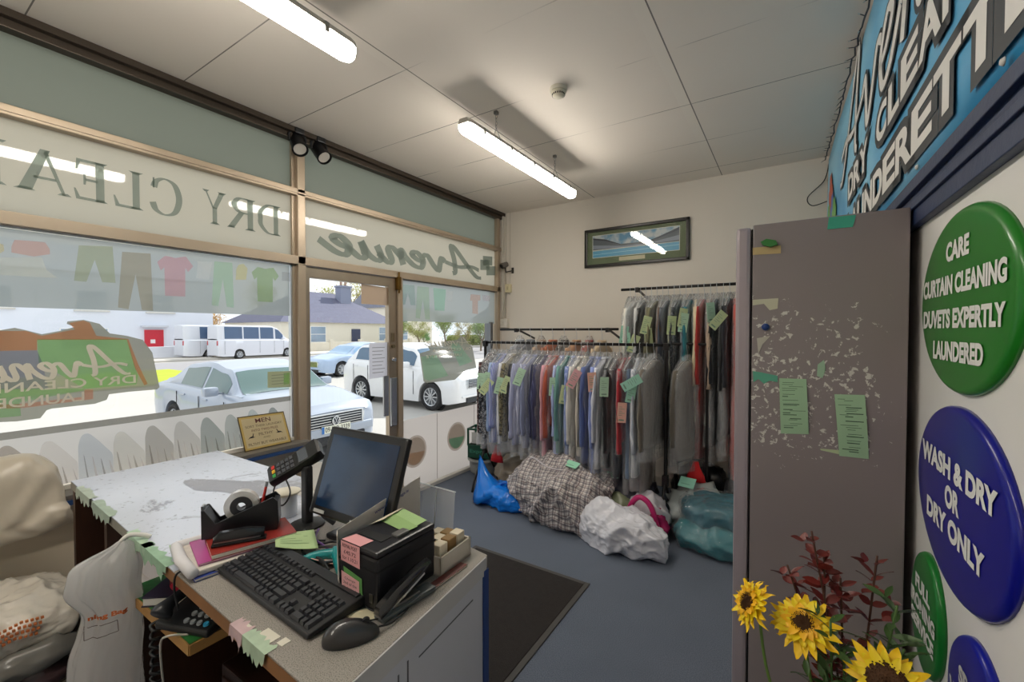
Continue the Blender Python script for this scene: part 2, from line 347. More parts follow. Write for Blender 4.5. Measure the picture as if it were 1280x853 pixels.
# ================================================================ THE ROOM
YF = -2.6
def floor_mat():
    m = bpy.data.materials.new('carpet'); m.use_nodes = True; nt = m.node_tree; b = nt.nodes['Principled BSDF']; oc = objco(nt)
    a = nnoise(nt, 260, 3, oc, .7); c = nnoise(nt, 3.5, 5, oc)
    o = nmix(nt, nstep(nt, a, .35, .65), rgb('#464e5b'), rgb('#8a93a3')); o = nmix(nt, nmath(nt, 'MULTIPLY', c, .5), o, rgb('#555d6a'))
    nt.links.new(o, b.inputs['Base Color']); b.inputs['Roughness'].default_value = .95; b.inputs['Specular IOR Level'].default_value = .2
    bn = nt.nodes.new('ShaderNodeBump'); bn.inputs['Strength'].default_value = .5; bn.inputs['Distance'].default_value = .004
    nt.links.new(a, bn.inputs['Height']); nt.links.new(bn.outputs[0], b.inputs['Normal']); return m
def ceil_mat():
    m = bpy.data.materials.new('ceiling_board'); m.use_nodes = True; nt = m.node_tree; b = nt.nodes['Principled BSDF']; oc = objco(nt)
    X, Y, Z = nsep(nt, oc)
    def seam(co, off, per, w):
        q = nmath(nt, 'ABSOLUTE', nmath(nt, 'SUBTRACT', nmath(nt, 'FRACT', nmath(nt, 'ADD', nmath(nt, 'MULTIPLY', nmath(nt, 'ADD', co, off), 1/per), .5)), .5))
        return nmath(nt, 'LESS_THAN', nmath(nt, 'MULTIPLY', q, per), w)
    s1 = seam(X, .55, 1.25, .0035); s2 = nmath(nt, 'MULTIPLY', seam(Y, -.486, .618, .003), nstep(nt, nnoise(nt, 1.1, 2, oc), .40, .52))
    s = nmath(nt, 'MINIMUM', nmath(nt, 'ADD', s1, s2), 1.0)
    o = nmix(nt, nnoise(nt, .8, 3, oc), rgb('#e2d9cf'), rgb('#f2eae0'))
    t = nmath(nt, 'MULTIPLY', seam(X, .585, 1.25, .03), .35); o = nmix(nt, t, o, rgb('#efe8de'))
    o = nmix(nt, nmath(nt, 'MULTIPLY', s, .8), o, rgb('#453f3a')); nt.links.new(o, b.inputs['Base Color']); b.inputs['Roughness'].default_value = .75
    return m
struct('floor', G().box(XW-.1, .6, YF, YB+.1, -.12, 0), floor_mat())
struct('ceiling', G().box(XW-.1, .6, YF, YB+.1, ZC, ZC+.1), ceil_mat())
struct('wall_back', G().box(XW-.12, .45, YB, YB+.12, -.5, ZC+.1), WALLM)
struct('wall_front', G().box(XW-.12, .6, YF-.12, YF, -.5, ZC+.1), WALLM)
g = G(); n = 1
a = [(xr(YF), YF), (xr(YB), YB), (xr(YB)+.12, YB), (xr(YF)+.12, YF)]
g.add([(x, y, 0) for x, y in a] + [(x, y, ZC) for x, y in a], [(0,1,2,3),(4,5,6,7),(0,1,5,4),(1,2,6,5),(2,3,7,6),(3,0,4,7)])
struct('wall_right', g, mat('#e6e4e1', .55, vary=.03))
# low wall under the big window and solid wall beyond the view
struct('wall_window_side', G().box(XW-.12, XW, YF, 1.80, -.5, .76), mat('#dccfb9', .8, vary=.06, vs=3))
struct('wall_window_side_solid', G().box(XW-.12, XW, YF, -1.2, .76, ZC), WALLM)
struct('baseboard_window_side', G().box(XW, XW+.02, YF, 1.80, 0, .07, bev=.004), mat('#cfc4b2', .6))
struct('baseboard_back', G().box(XW, .2, YB-.018, YB, 0, .09, bev=.004), mat('#c8bfb2', .6))
# window ledge: board, blue edge
g = G().box(XW, XW+.13, -1.2, 1.84, .735, .76, bev=.004); lg = struct('trim_ledge', g, mat('#6f6a63', .5, vary=.2))
struct('trim_ledge_edge', G().box(XW+.13, XW+.138, -1.2, 1.84, .712, .735), mat('#2b4a7c', .4), None)
struct('trim_ledge_lip', G().box(XW+.0, XW+.016, -1.2, 1.80, .76, .785, bev=.003), mat('#d9d5cc', .35))

# ---------- aluminium shopfront: mullions and transoms
def bar_y(y0, y1, z0, z1, d=.05): return G().box(XW-.03, XW+d, y0, y1, z0, z1, bev=.004)
struct('trim_head', bar_y(YF, YB, 2.925, 2.965, .06).box(XW-.03, XW+.09, YF, YB, 2.965, 3.0), BRONZE_D)
struct('trim_transom_upper', bar_y(-1.2, YB-.01, 2.535, 2.585).box(XW+.05, XW+.056, -1.2, YB-.01, 2.55, 2.56), BRONZE)
struct('trim_transom_lower', bar_y(-1.2, YB-.01, 2.040, 2.10).box(XW+.05, XW+.057, -1.2, YB-.01, 2.04, 2.047), BRONZE)
struct('trim_mullion_door', G().box(XW-.03, XW+.05, 1.805, 1.865, -.02, 2.93, bev=.004).box(XW-.03, XW+.02, 1.780, 1.806, .76, 2.93), BRONZE)
struct('trim_jamb', G().box(XW-.03, XW+.05, 2.752, 2.81, -.02, 2.05, bev=.004), BRONZE)
struct('trim_corner_post', G().box(XW-.03, XW+.05, 4.345, 4.395, -.02, 2.94, bev=.004), BRONZE)
struct('wall_corner_pier', G().box(XW-.12, XW+.03, 4.395, YB+.1, -.5, 3.0), WALLM)
gl = glass_mat()
w1 = struct('window_1', G().quad((XW, -1.2, .785), (XW, 1.782, .785), (XW, 1.782, 2.04), (XW, -1.2, 2.04)), gl)
struct('window_frame', G().box(XW-.02, XW+.012, 1.768, 1.782, .785, 2.04).box(XW-.02, XW+.012, -1.2, 1.78, 2.03, 2.042), mat('#c9ccd0', .3, .7), w1)
for o in w1.children: 
    for v in o.data.vertices: v.co -= w1.location
w2 = struct('window_2', G().quad((XW, 2.81, .02), (XW, 4.345, .02), (XW, 4.345, 2.04), (XW, 2.81, 2.04)), gl)
struct('window_frame', G().box(XW-.02, XW+.012, 2.81, 2.825, .02, 2.04).box(XW-.02, XW+.012, 2.81, 4.345, 2.03, 2.042).box(XW-.06, XW+.03, 4.22, 4.27, .8, 1.665), mat('#6d6f72', .3, .7), w2)
struct('trim_floor_window', G().box(XW-.02, XW+.05, 2.81, YB, 0, .035, bev=.004), mat('#d8d3ca', .4))
# door leaf
dr = thing('door_1', None, None, (XW, 1.865, 0)); dr['kind'] = 'structure'
def st(name, g, m, **k): o = g.build(name, m, dr, world=True, **k); o['kind'] = 'structure'; return o
st('door_frame', G().box(XW-.02, XW+.03, 1.868, 1.905, 0, 2.035, bev=.003).box(XW-.02, XW+.03, 2.66, 2.748, 0, 2.035, bev=.003)
   .box(XW-.02, XW+.03, 1.9, 2.67, 1.955, 2.035, bev=.003).box(XW-.02, XW+.03, 1.9, 2.67, 0, .22, bev=.003), mat('#a89a88', .32, .75))
st('door_pane', G().quad((XW, 1.9, .22), (XW, 2.665, .22), (XW, 2.665, 1.96), (XW, 1.9, 1.96)), gl)
st('door_handle', G().box(XW+.03, XW+.045, 2.585, 2.645, .80, 1.16, bev=.006).box(XW+.03, XW+.05, 2.665, 2.735, .70, 1.14, bev=.006).cyl((XW+.05, 2.69, 1.30), (XW+.075, 2.69, 1.30), .018), mat('#b5b7ba', .25, .9))
st('door_lock', G().cyl((XW+.03, 2.70, 1.42), (XW+.05, 2.70, 1.42), .016).box(XW+.03, XW+.044, 2.685, 2.715, 1.46, 1.54, bev=.004), mat('#8c7d63', .3, .9))
st('door_bolt', G().box(XW+.03, XW+.07, 2.735, 2.775, 1.93, 2.05, bev=.006).cyl((XW+.06, 2.755, 1.9), (XW+.06, 2.755, 2.09), .009), mat('#7a5c2c', .3, .9))
# concrete step & shopfront plinth outside
struct('trim_threshold', G().box(XW-.9, XW-.03, 1.4, 4.5, GZ, -.06, bev=.01), mat('#b9b4aa', .85))
struct('wall_plinth', G().box(XW-.1, XW-.031, YF, 4.6, GZ, 0.0), mat('#a8a49c', .8))

# ---------- fascia panels with reversed lettering
CREAM = film((.52,.49,.40), translucent=True, clear=0.0, gloss_rough=.03, fres=1.5, key='lit_panel')
GREEN = film((.20,.22,.18), translucent=True, clear=0.0, gloss_rough=.05, fres=1.4, key='upper_panel')
LETTER = tintfilm('#a9b3ad', .35)
wf = lambda u, v, d=0: Vector((XW + .004 + d, u, v))
def panel(name, y0, y1, z0, z1, m, label):
    t = thing(name, label, 'panel', (XW, (y0+y1)/2, z0), 0, 'translucent panels over the shopfront')
    G().quad((XW, y0, z0), (XW, y1, z0), (XW, y1, z1), (XW, y0, z1)).build('panel_sheet', m, t, world=True); return t
panel('transom_panel', -1.2, 1.782, 2.585, 2.925, GREEN, 'long blank grey-green panel under the ceiling above the wide window')
panel('transom_panel', 1.865, 4.345, 2.585, 2.925, GREEN, 'shorter blank grey-green panel under the ceiling above the door')
p1 = panel('fascia_panel', -1.2, 1.782, 2.10, 2.535, CREAM, 'cream back-lit panel above the wide window reading DRY CLEANERS in reverse')
p2 = panel('fascia_panel', 1.865, 4.345, 2.10, 2.535, CREAM, 'cream back-lit panel above the door reading Avenue in reverse')
for ch, xl, xr_ in (('D',352,323),('R',320,287),('Y',284,256),('C',230,190),('L',182,143),('E',139,95),('A',92,24),('N',15,-52)):
    ya = hitw(xl, 300)[0] if 0 else None
def yat(px, z):                                   # y on the shopfront for a sight line column at height z
    r = ray(px, 426.5); t = (XW - CAM.x)/r.x; return CAM.y + r.y*t
for ch, xl, xr_ in (('D',352,324),('R',321,286),('Y',284,256),('C',231,190),('L',183,144),('E',139,94),('A',92,24),('N',14,-66)):
    y1 = yat(xl, 2.3); y0 = yat(xr_, 2.3); g = G()
    serif(g, ch, 0, y1-y0, 2.225, .205, lambda u, v, d, y1=y1: Vector((XW+.006, y1-u, v)))
    g.build('letter', LETTER, p1, world=True)
for ch, y in (('E',-.06),('R',-.30),('S',-.54)):
    g = G(); serif(g, ch, 0, .2, 2.225, .205, lambda u, v, d, y1=y: Vector((XW+.006, y1-u, v))); g.build('letter', LETTER, p1, world=True)
g = G(); ya, yb = yat(604, 2.3), yat(388, 2.3)
script_word(g, lambda u, v, d: Vector((XW+.006+d, (ya+yb)/2+.02 - u*1.06, v*1.0)), ya-yb-.25, .27, .24, 0, 2.31)
g.build('letter', LETTER, p2, world=True)
g = G()
for a, b, c, d in ((.0,.18,.03,.15),(.05,.24,.09,.2),(.12,.3,-.02,.09)): g.quad(*[(XW+.006, 4.05+p, 2.24+q) for p, q in ((a,c),(b,c+.02),(b,d+.02),(a,d))])
g.build('logo_mark', LETTER, p2, world=True)

def sheet(y0, y1, z0, z1, x=.003): return G().quad((XW+x, y0, z0), (XW+x, y1, z0), (XW+x, y1, z1), (XW+x, y0, z1))
# ---------- frosted bands with printed clothes
BAND = film((.35,.385,.38), translucent=True, clear=.12, gloss_rough=.05, fres=1.45, key='frosted_band')
def decal_mat(c): return film(tuple(min(1, x*.72) for x in rgb(c)), translucent=True, clear=.08, gloss_rough=.1, fres=1.3, key='print')
b1 = thing('window_film', 'frosted band printed with clothes across the top of the wide window', 'window film', (XW+.003, .3, 1.665))
sheet(-1.2, 1.765, 1.665, 2.028).build('film_sheet', BAND, b1, world=True)
b2 = thing('window_film', 'frosted band printed with clothes across the top of the window beside the door', 'window film', (XW+.003, 3.6, 1.65))
sheet(2.828, 4.34, 1.65, 2.028).build('film_sheet', BAND, b2, world=True)
def ink(c, base='#b2bab6', k_=.62):
    q = [1-(1-min(1, a/b))*k_ for a, b in zip(rgb(c), rgb(base))]; h = '#%02x%02x%02x' % tuple(int(round(255*(x*12.92 if x <= .0031308 else 1.055*x**(1/2.4)-.055))) for x in q); return tintfilm(h)
def pg(name, pts, col, parent, d=.002, label=None):
    g = G(); P = [hitw(*p) for p in pts]; g.add([Vector((XW+.003+d, u, v)) for u, v in P], [tuple(range(len(P)))])
    o = g.build(name, (decal_mat(col) if name == 'sticker_shape' else (ink(col, '#a2a294', .95) if 'sticker' in parent.name else ink(col))) if isinstance(col, str) else col, parent, world=True)
    if label: o['label'] = label
    return o
def tee(x, y, w, h, sl=.15):   # px outline of a T-shirt
    return [(x,y+sl*h),(x+w*.22,y),(x+w*.4,y+.03*h),(x+w*.5,y+.06*h),(x+w*.6,y+.04*h),(x+w*.8,y+.02*h),(x+w,y+.26*h),(x+w*.86,y+.4*h),(x+w*.78,y+.3*h),(x+w*.78,y+h),(x+w*.22,y+h-.02*h),(x+w*.2,y+.28*h),(x+w*.1,y+.36*h)]
def trou(x, y, w, h, k=.12): return [(x+k*w,y),(x+w*(1-k*.6),y+.03*h),(x+w,y+h),(x+w*.68,y+h*.98),(x+w*.5,y+h*.38),(x+w*.3,y+h*.97),(x,y+h*.94)]
pg('printed_shorts', trou(92, 307, 52, 47), '#8f9a7c', b1, label='olive printed shorts')
pg('printed_trousers', trou(147, 315, 44, 74), '#8d8a72', b1, label='brown printed trousers')
pg('printed_shirt', tee(196, 320, 45, 51), '#b98a90', b1, label='pink printed T-shirt')
pg('printed_cloth', [(247,327),(265,328),(261,350),(245,348)], '#c4bebb', b1)
pg('printed_trousers', trou(264, 327, 28, 58), '#8fb096', b1, label='pale green printed trousers')
pg('printed_top', [(298,331),(304,330),(309,336),(307,350),(294,350),(295,336)], '#b9b17f', b1, label='yellow printed top')
pg('printed_shirt', tee(314, 334, 34, 44), '#7f9f6c', b1, label='green printed T-shirt')
pg('printed_cloth', [(352,340),(363,341),(363,352),(352,351)], '#939a9b', b1)
pg('printed_skirt', [(18,300),(56,303),(62,312),(62,318),(42,321),(14,316),(14,308)], '#c39184', b1, label='salmon printed skirt')
pg('printed_cloth', [(0,322),(52,322),(58,338),(72,348),(0,344)], '#c2b9ae', b1)
pg('printed_cloth', [(-2,304),(4,306),(5,314),(-2,318)], '#c7ad80', b1)
pg('printed_trousers', trou(500, 356, 19, 26), '#87a097', b2)
pg('printed_trousers', trou(519, 358, 18, 42), '#93ad95', b2)
pg('printed_top', [(541,360),(557,362),(555,389),(543,388)], '#86b39b', b2, label='green printed top')
pg('printed_cloth', [(558,364),(566,365),(564,377),(558,376)], '#b6c0c2', b2)
pg('printed_shirt', [(588,368),(600,369),(600,376),(597,376),(597,393),(590,392),(590,376),(587,376)], '#b3998a', b2, label='brown printed shirt')
pg('printed_cloth', [(602,369),(612,370),(612,377),(603,376)], '#aaa5a5', b2)
# washing line across the band
pl = G()
for pa in (b1,):
    pass
# big shop sticker on the wide window
S = thing('shop_sticker', 'large green and orange shop sticker with reversed lettering on the wide window', 'sticker', (XW+.003, .8, 1.2), 0)
pg('sticker_shape', [(-60,470),(-60,415),(0,413),(18,410),(32,413),(52,418),(74,414),(93,409),(83,405),(84,402),(104,400),(124,405),(137,417),(158,420),(178,425),(190,441),(199,484),(196,487),(160,490),(136,493),(133,500),(118,505),(64,511),(58,513),(50,523),(20,527),(-60,530)], '#a2a294', S, .002)
pg('green_field', [(46,424),(158,424),(172,470),(170,481),(105,486),(48,453)], '#7fa06c', S, .0028, 'green field of the sticker')
pg('green_field', [(-60,486),(0,486),(105,486),(105,488),(24,503),(26,520),(-60,528)], '#7f9a70', S, .0028, 'lower green field of the sticker')
pg('grey_field', [(-60,440),(46,438),(52,452),(60,486),(-60,488)], '#7d7f80', S, .0030, 'grey field of the sticker')
pg('orange_band', [(-60,416),(0,414),(32,414),(52,420),(93,412),(86,404),(104,401),(112,404),(120,420),(160,424),(172,455),(184,480),(180,482),(168,460),(158,425),(46,425),(46,438),(-60,440)], '#b37a58', S, .0034, 'orange band of the sticker')
pg('orange_band', [(105,487),(116,487),(116,499),(30,510),(-60,514),(-60,508),(24,505),(105,496)], '#b08069', S, .0034, 'lower orange band of the sticker')
WL = mat('#cfcabb', .6)
def px_letters(body, pa, pb, z0, z1, parent, script=False, w=.1, offset=.012):
    ya, yb = yat(pa, 0), yat(pb, 0); W = abs(ya-yb); g = G(); fn = lambda u, v, d: Vector((XW+.0072+d, (ya+yb)/2 - u, v))
    if script: script_word(g, fn, W, z1-z0, w, 0, (z0+z1)/2)
    else: lettering(g, body, W, z1-z0, fn, 0, offset, 0, 0, (z0+z1)/2)
    g.build('lettering', WL, parent, world=True)
px_letters('Avenue', 162, -78, 1.322, 1.468, S, True, .13)
px_letters('DRY CLEANERS', 168, -60, 1.268, 1.312, S)
px_letters('LAUNDERETTE', 103, -110, 1.197, 1.243, S)
S2 = thing('shop_sticker', 'small shop sticker with reversed lettering on the window beside the door', 'sticker', (XW+.003, 3.6, 1.2), 0)
pg('sticker_shape', [(524,442),(537,438),(534,433),(541,431),(553,434),(552,428),(562,426),(571,425),(575,421),(580,421),(583,429),(590,434),(595,460),(582,463),(578,466),(568,475),(533,479),(529,477)], '#a2a294', S2, .002)
pg('green_field', [(526,446),(545,444),(560,470),(536,476),(530,474)], '#8aa585', S2, .0028, 'green field of the small sticker')
pg('green_field', [(562,430),(572,429),(590,452),(574,458)], '#8aab88', S2, .0028, 'green field of the small sticker')
px_letters('Avenue', 589, 530, 1.40, 1.50, S2, True, .11)
px_letters('DRY CLEANERS &', 588, 540, 1.345, 1.375, S2)
px_letters('LAUNDERETTE', 576, 532, 1.285, 1.315, S2)
# lower film printed with shirts
LF = film((.60,.58,.565), translucent=True, clear=.05, gloss_rough=.06, fres=1.4, key='lower_film')
b3 = thing('window_film', 'pale film printed with a row of hanging shirts along the foot of the wide window', 'window film', (XW+.003, .3, .787))
sheet(-1.2, 1.765, .787, 1.085).build('film_sheet', LF, b3, world=True)
g = sheet(-1.2, 1.765, 1.05, 1.085, .0036)
g.build('film_border', tintfilm('#b9b9b4'), b3, world=True)
cols = ['#c6c3be','#a9aca8','#b8bab6','#c2c6c4','#a3a6a3','#d0cbc6','#dcd6d2','#9db2d2','#d6d2ce','#d9d2ce','#c6bfb6','#b5aca4','#d4cfca','#c6c8ca','#d0ccc6','#b8b4ae']
rnd = random.Random(3)
for i in range(21):
    y = -1.12 + i*.136; w = .150; top = 1.02 + rnd.uniform(-.012,.016)
    w = .135
    P = smooth([(y, top-.06), (y+.012, top-.012), (y+.035, top), (y+.06, top-.022), (y+w-.02, top-.10), (y+w-.003, top-.13), (y+w, top-.17)], 4) + [(y+w, .787), (y, .787)]
    G().add([Vector((XW+.004+(i % 2)*.0003, u, v)) for u, v in P], [tuple(range(len(P)))]).build('printed_shirt', ink(cols[i % len(cols)], '#dedad6', 1.0), b3, world=True)
    for k in range(4):
        q = y + .03 + k*.032 + rnd.uniform(-.006,.006); ww = rnd.uniform(.006,.014)
        G().add([Vector((XW+.0048, *p)) for p in ((q,.79),(q+ww,.79),(q+ww*.5-.012,top-.10-.5*(q-y)),(q+ww*.2-.014,top-.09-.5*(q-y)))], [(0,1,2,3)]).build('printed_fold', tintfilm('#f4f0ee' if k % 2 else '#d6d3d0', .04 if k % 2 == 0 else .3), b3, world=True)
# lower film printed with washing machines beside the door
b4 = thing('window_film', 'pinkish white film printed with washing machine doors beside the entrance', 'window film', (XW+.003, 3.6, .03))
sheet(2.828, 4.34, .03, .715).build('film_sheet', film((.66,.60,.57), translucent=True, clear=.03, gloss_rough=.12, fres=1.4, key='pinkish_film'), b4, world=True)
for y, z, c in ((3.0, .39, '#c9a98c'), (3.62, .41, '#8fbfa2'), (4.2, .42, '#b9b4b4')):
    for r_, cc, d in ((.155, '#aaa39d', .0008), (.135, '#c9c0ba', .0012)):
        P = [(y + r_*cos(q*pi/24), z + r_*sin(q*pi/24)) for q in range(48)]
        G().prism(P, lambda u, v, dd: Vector((XW+.003+dd, u, v)), d, d+.0002).build('printed_door', tintfilm({'#aaa39d':'#e6e2de','#c9c0ba':'#ece8e4'}[cc], .03), b4, world=True)
    P = [(y + .125*cos(q*pi/24), z - .02 + .10*sin(q*pi/24) - .01*sin(3*q*pi/24)) for q in range(22, 49)]
    G().prism(P, lambda u, v, dd: Vector((XW+.003+dd, u, v)), .0018, .002).build('printed_laundry', ink(c, '#dcd0c8'), b4, world=True)
for y in (3.31, 3.93):
    G().box(XW+.003, XW+.0036, y-.003, y+.003, .03, .715).build('printed_line', tintfilm('#b5aea8'), b4, world=True)
# notices taped on the door glass
def notice(name, label, pts, col, lines, tilt=0, lc='#8a8a8c'):
    P = [hitw(*p) for p in pts]; cy = sum(p[0] for p in P)/4; z0 = min(p[1] for p in P); z1 = max(p[1] for p in P)
    t = thing(name, label, 'notice', (XW+.004, cy, z0)); G().prism(P, lambda u, v, d: Vector((XW+.004+d, u, v)), .001, .0016).build('paper', film(rgb(col), translucent=True, clear=0, gloss_rough=.5, fres=1.1, key='paper'), t, world=True)
    w = abs(P[0][0]-P[1][0])
    if lines:
        g = G()
        for i in range(lines):
            z = z1 - (z1-z0)*(i+1.5)/(lines+2); a = .16*w; 
            g.box(XW+.006, XW+.0064, cy-w/2+a, cy+w/2-a*(1+.5*(i % 3)), z, z+.005)
        g.build('print', mat(lc, .8), t, world=True)
    return t
notice('door_notice', 'white typed notice taped to the door glass at handle height', [(461,429),(484,428),(484,471),(461,474)], '#e8e8ee', 8)
notice('door_notice', 'pale brown paper notice taped high on the door glass', [(451,355),(484,360),(483,382),(451,380)], '#d6c6b6', 0)
nt_ = notice('window_notice', 'small cream notice with a green patch stuck on the wide window', [(334,465),(363,464),(363,484),(334,485)], '#c5c8b0', 4, lc='#9aa08c')
pg('green_patch', [(354,467),(361,466),(361,480),(354,481)], '#6fae4a', nt_, .003, 'green patch')

# ================================================================ OUTSIDE
ext = []
struct('street_ground', G().box(-90, XW-.1, -45, 80, GZ-.3, GZ), mat('#b6b3ae', .9, vary=.12, vs=.25, bump=.1, bs=6))
struct('road_strip', G().box(-33.5, -19.5, -45, 80, GZ, GZ+.015), mat('#99979a', .9, vary=.1, vs=.3))
struct('pavement_far', G().box(-38.5, -34.5, -45, 80, GZ, GZ+.12, bev=.02), mat('#c6c1b8', .9, vary=.06, vs=.5))
o = G().box(-27.0, -19.5, -12, 9.2, GZ+.015, GZ+.07, bev=.02).build('grass_verge', mat('#a9b52a', .95, vary=.25, vs=1.5, bump=.4, bs=8)); prop(o, 'strip of bright yellow-green grass between parking bays and road', 'grass', kind='stuff')
for v in o.data.vertices: pass

def car(label, name, cat, pos, rz, paint, L, hw, prof, belt, cabin, wheels, wr, glass='#5a6a78', van=False, plate=None, emblem=False, grille=True, detail=True, windows=None, zb=.2):
    """pos: point on the ground under the middle of the nose; the car runs back along -x. prof: (x, top z) of the whole upper outline,
    belt: (x, z) shoulder line, cabin: (x_front, x_rear) of the greenhouse"""
    t = thing(name, label, cat, pos, rz)
    def itp(tab, x):
        for (a, za), (b, zb_) in zip(tab, tab[1:]):
            if a <= x <= b: k = (x-a)/(b-a); k = k*k*(3-2*k) if not van else k; return za + (zb_-za)*k
        return tab[0][1] if x < tab[0][0] else tab[-1][1]
    def hwid(x):
        e = min(x, L-x); k = min(1, e/.55); return hw*(.80 + .20*math.sqrt(max(0, 1-(1-k)**2)))
    N = 110 if detail else 60; rings = []
    zbody = lambda x: min(itp(prof, x), itp(belt, x) + .02)
    for i in range(N+1):
        x = L*i/N; w = hwid(x); zt = zbody(x); zl = zb
        e = min(x, L-x)
        if e < .3: zl = zb + .06*(1-e/.3)
        za = zl
        for wx in wheels:
            d = abs(x-wx); rr = wr*1.16
            if d < rr: za = max(za, wr + math.sqrt(rr*rr-d*d))
        za = min(za, zt-.12); zm = za + (zt-za)*.5
        half = [(0, zl+.02), (w*.72, zl+.02), (w*.74, za), (w*.97, za), (w*1.0, zm), (w*.985, zt-.10), (w*.93, zt-.035), (w*.80, zt), (w*.4, zt+.012), (0, zt+.018)]
        rings.append([(-x, y, z) for y, z in half] + [(-x, -y, z) for y, z in half[-2:0:-1]])
    pm = mat(paint, .28, .15, vary=.02, coat=.5)
    body = G().loft(rings).build('body', pm, t, auto=38)
    # greenhouse
    c0, c1 = cabin; rings = []; gh = []
    M = 60 if detail else 30
    def sec(x):
        zt = itp(prof, x); zbl = itp(belt, x) - .01; w = hwid(x)*.93; k = min(1, max(0, (zt-zbl)/.45)); tum = (.80 if not van else .93)
        wr_ = w*(1 - (1-tum)*k); return zt, zbl, w, wr_
    for i in range(M+1):
        x = c0 + (c1-c0)*i/M; zt, zbl, w, wr_ = sec(x); zs = max(zbl+.004, zt-.07)
        half = [(0, zbl-.03), (w, zbl-.03), (w, zbl), (wr_, zs), (wr_*.93, zt-.02), (wr_*.6, zt+.005), (0, zt+.012)]
        rings.append([(-x, y, z) for y, z in half] + [(-x, -y, z) for y, z in half[-2:0:-1]])
    G().loft(rings).build('roof', pm, t, auto=35)
    gm = mat(glass, .10, 0, vary=.1, vs=2, spec=.5, coat=.25)
    def sidept(x, f, sgn, off=.006):
        zt, zbl, w, wr_ = sec(x); zs = max(zbl+.004, zt-.07); return (-x, sgn*(w + (wr_-w)*f + off), zbl + (zs-zbl)*f)
    for sgn in (1, -1):
        for a, b in (windows or []):
            K = 10; lo = [sidept(a+(b-a)*k/K, .06, sgn) for k in range(K+1)]; hi = [sidept(a+(b-a)*k/K, .94, sgn) for k in range(K+1)]
            G().add(lo + hi, [(k, k+1, K+2+k, K+1+k) for k in range(K)]).build('side_window', gm, t, smooth=True)
    # windscreen and rear screen
    def topglass(xa, xb, nm):
        K = 8; vs = []; fs = []
        for k in range(K+1):
            x = xa + (xb-xa)*k/K; zt, zbl, w, wr_ = sec(x)
            for j in range(7): y = wr_*.90*(j/3-1); z = zt + .012*(1-abs(j/3-1)) - (.018 if j in (0,6) else 0); vs.append((-x, y, z+.012))
        for k in range(K):
            for j in range(6): fs.append((k*7+j, k*7+j+1, (k+1)*7+j+1, (k+1)*7+j))
        G().add(vs, fs).build(nm, gm, t, smooth=True)
    pk = [x for x, z in prof]; topglass(cabin[0]+.06, cabin[0] + cabin_front, 'windscreen') if (cabin_front := .62 if not van else .5) else 0
    if not van: topglass(cabin[1]-.6, cabin[1]-.08, 'rear_screen')
    # wheels
    for wx in wheels:
        for sgn in (1, -1):
            wy = sgn*(hw-.13); mrot = Matrix.Translation((-wx, wy, wr)) @ Matrix.Rotation(sgn*-pi/2, 4, 'X')
            tyre = G().lathe([(wr*.66, -.1), (wr*.9, -.11), (wr, -.07), (wr, .07), (wr*.92, .105), (wr*.68, .10), (wr*.66, .03)], 36, mrot, cap=False).build('wheel', mat('#1c1c1e', .8, vary=.1), t, smooth=True)
            g = G().lathe([(wr*.68, .095), (wr*.66, .1), (wr*.60, .085), (wr*.60, .0), (.0, .0)], 36, mrot, cap=False)
            ns = 10 if detail else 6
            for k in range(ns):
                q = 2*pi*k/ns; g.box(.02, wr*.62, -.018, .018, .06, .09, mrot @ Matrix.Rotation(q, 4, 'Z'))
            g.lathe([(0.001, .1), (.06, .098), (.065, .06)], 16, mrot); g.build('rim', mat('#b9bcc0', .25, .85), tyre, auto=30)
            G().lathe([(wr*1.14, -.02), (wr*1.14, .02), (0.01, .02)], 30, Matrix.Translation((-wx, sgn*(hw*.74+.02), wr)) @ Matrix.Rotation(sgn*-pi/2, 4, 'X')).build('wheel_arch', DARK, t)
    x = .0; zf = itp(belt, .3)
    # nose
    nz = zbody(.05)
    if grille:
        gw = hw*.55; G().box(.0, .02, -gw, gw, nz-.26, nz-.05, bev=.01).build('grille', mat('#1d2430', .4), t)
        g = G()
        for k in range(5): g.box(.02, .032, -gw*.97, gw*.97, nz-.245+k*.04, nz-.235+k*.04)
        g.box(.0, .03, -gw-.03, -gw, nz-.27, nz-.04, bev=.006).box(.0, .03, gw, gw+.03, nz-.27, nz-.04, bev=.006).box(.0, .03, -gw-.03, gw+.03, nz-.05, nz-.025, bev=.006)
        g.build('grille_bars', CHROME, t)
    for sgn in (1, -1):
        P = []
        for k in range(16):
            q = 2*pi*k/16; P.append((.0 + .0, sgn*(hw*.74) + .17*cos(q)*(1 if abs(cos(q)) < .9 else .95), nz-.12 + .075*sin(q)))
        g = G(); n_ = 16; vs = [(-.11 - .16*max(0, (abs(y)-hw*.70)/.2), y, z) for _, y, z in P] + [(.015 - .20*max(0, (abs(y)-hw*.62)/.25), y, z) for _, y, z in P]
        g.add(vs, [tuple(range(16)), tuple(range(31, 15, -1))] + [(k, (k+1) % 16, (k+1) % 16 + 16, k+16) for k in range(16)])
        g.build('headlamp', mat('#c9ced3', .08, .3, coat=1), t, auto=40)
    G().box(-.02, .035, -hw*.62, hw*.62, .22, .36, bev=.03).build('lower_intake', mat('#24272c', .6), t)
    G().box(-.10, .045, -hw*.80, hw*.80, .36, .42 if not plate else .50, bev=.03).build('bumper', pm if not van else mat('#4a4c50', .6), t)
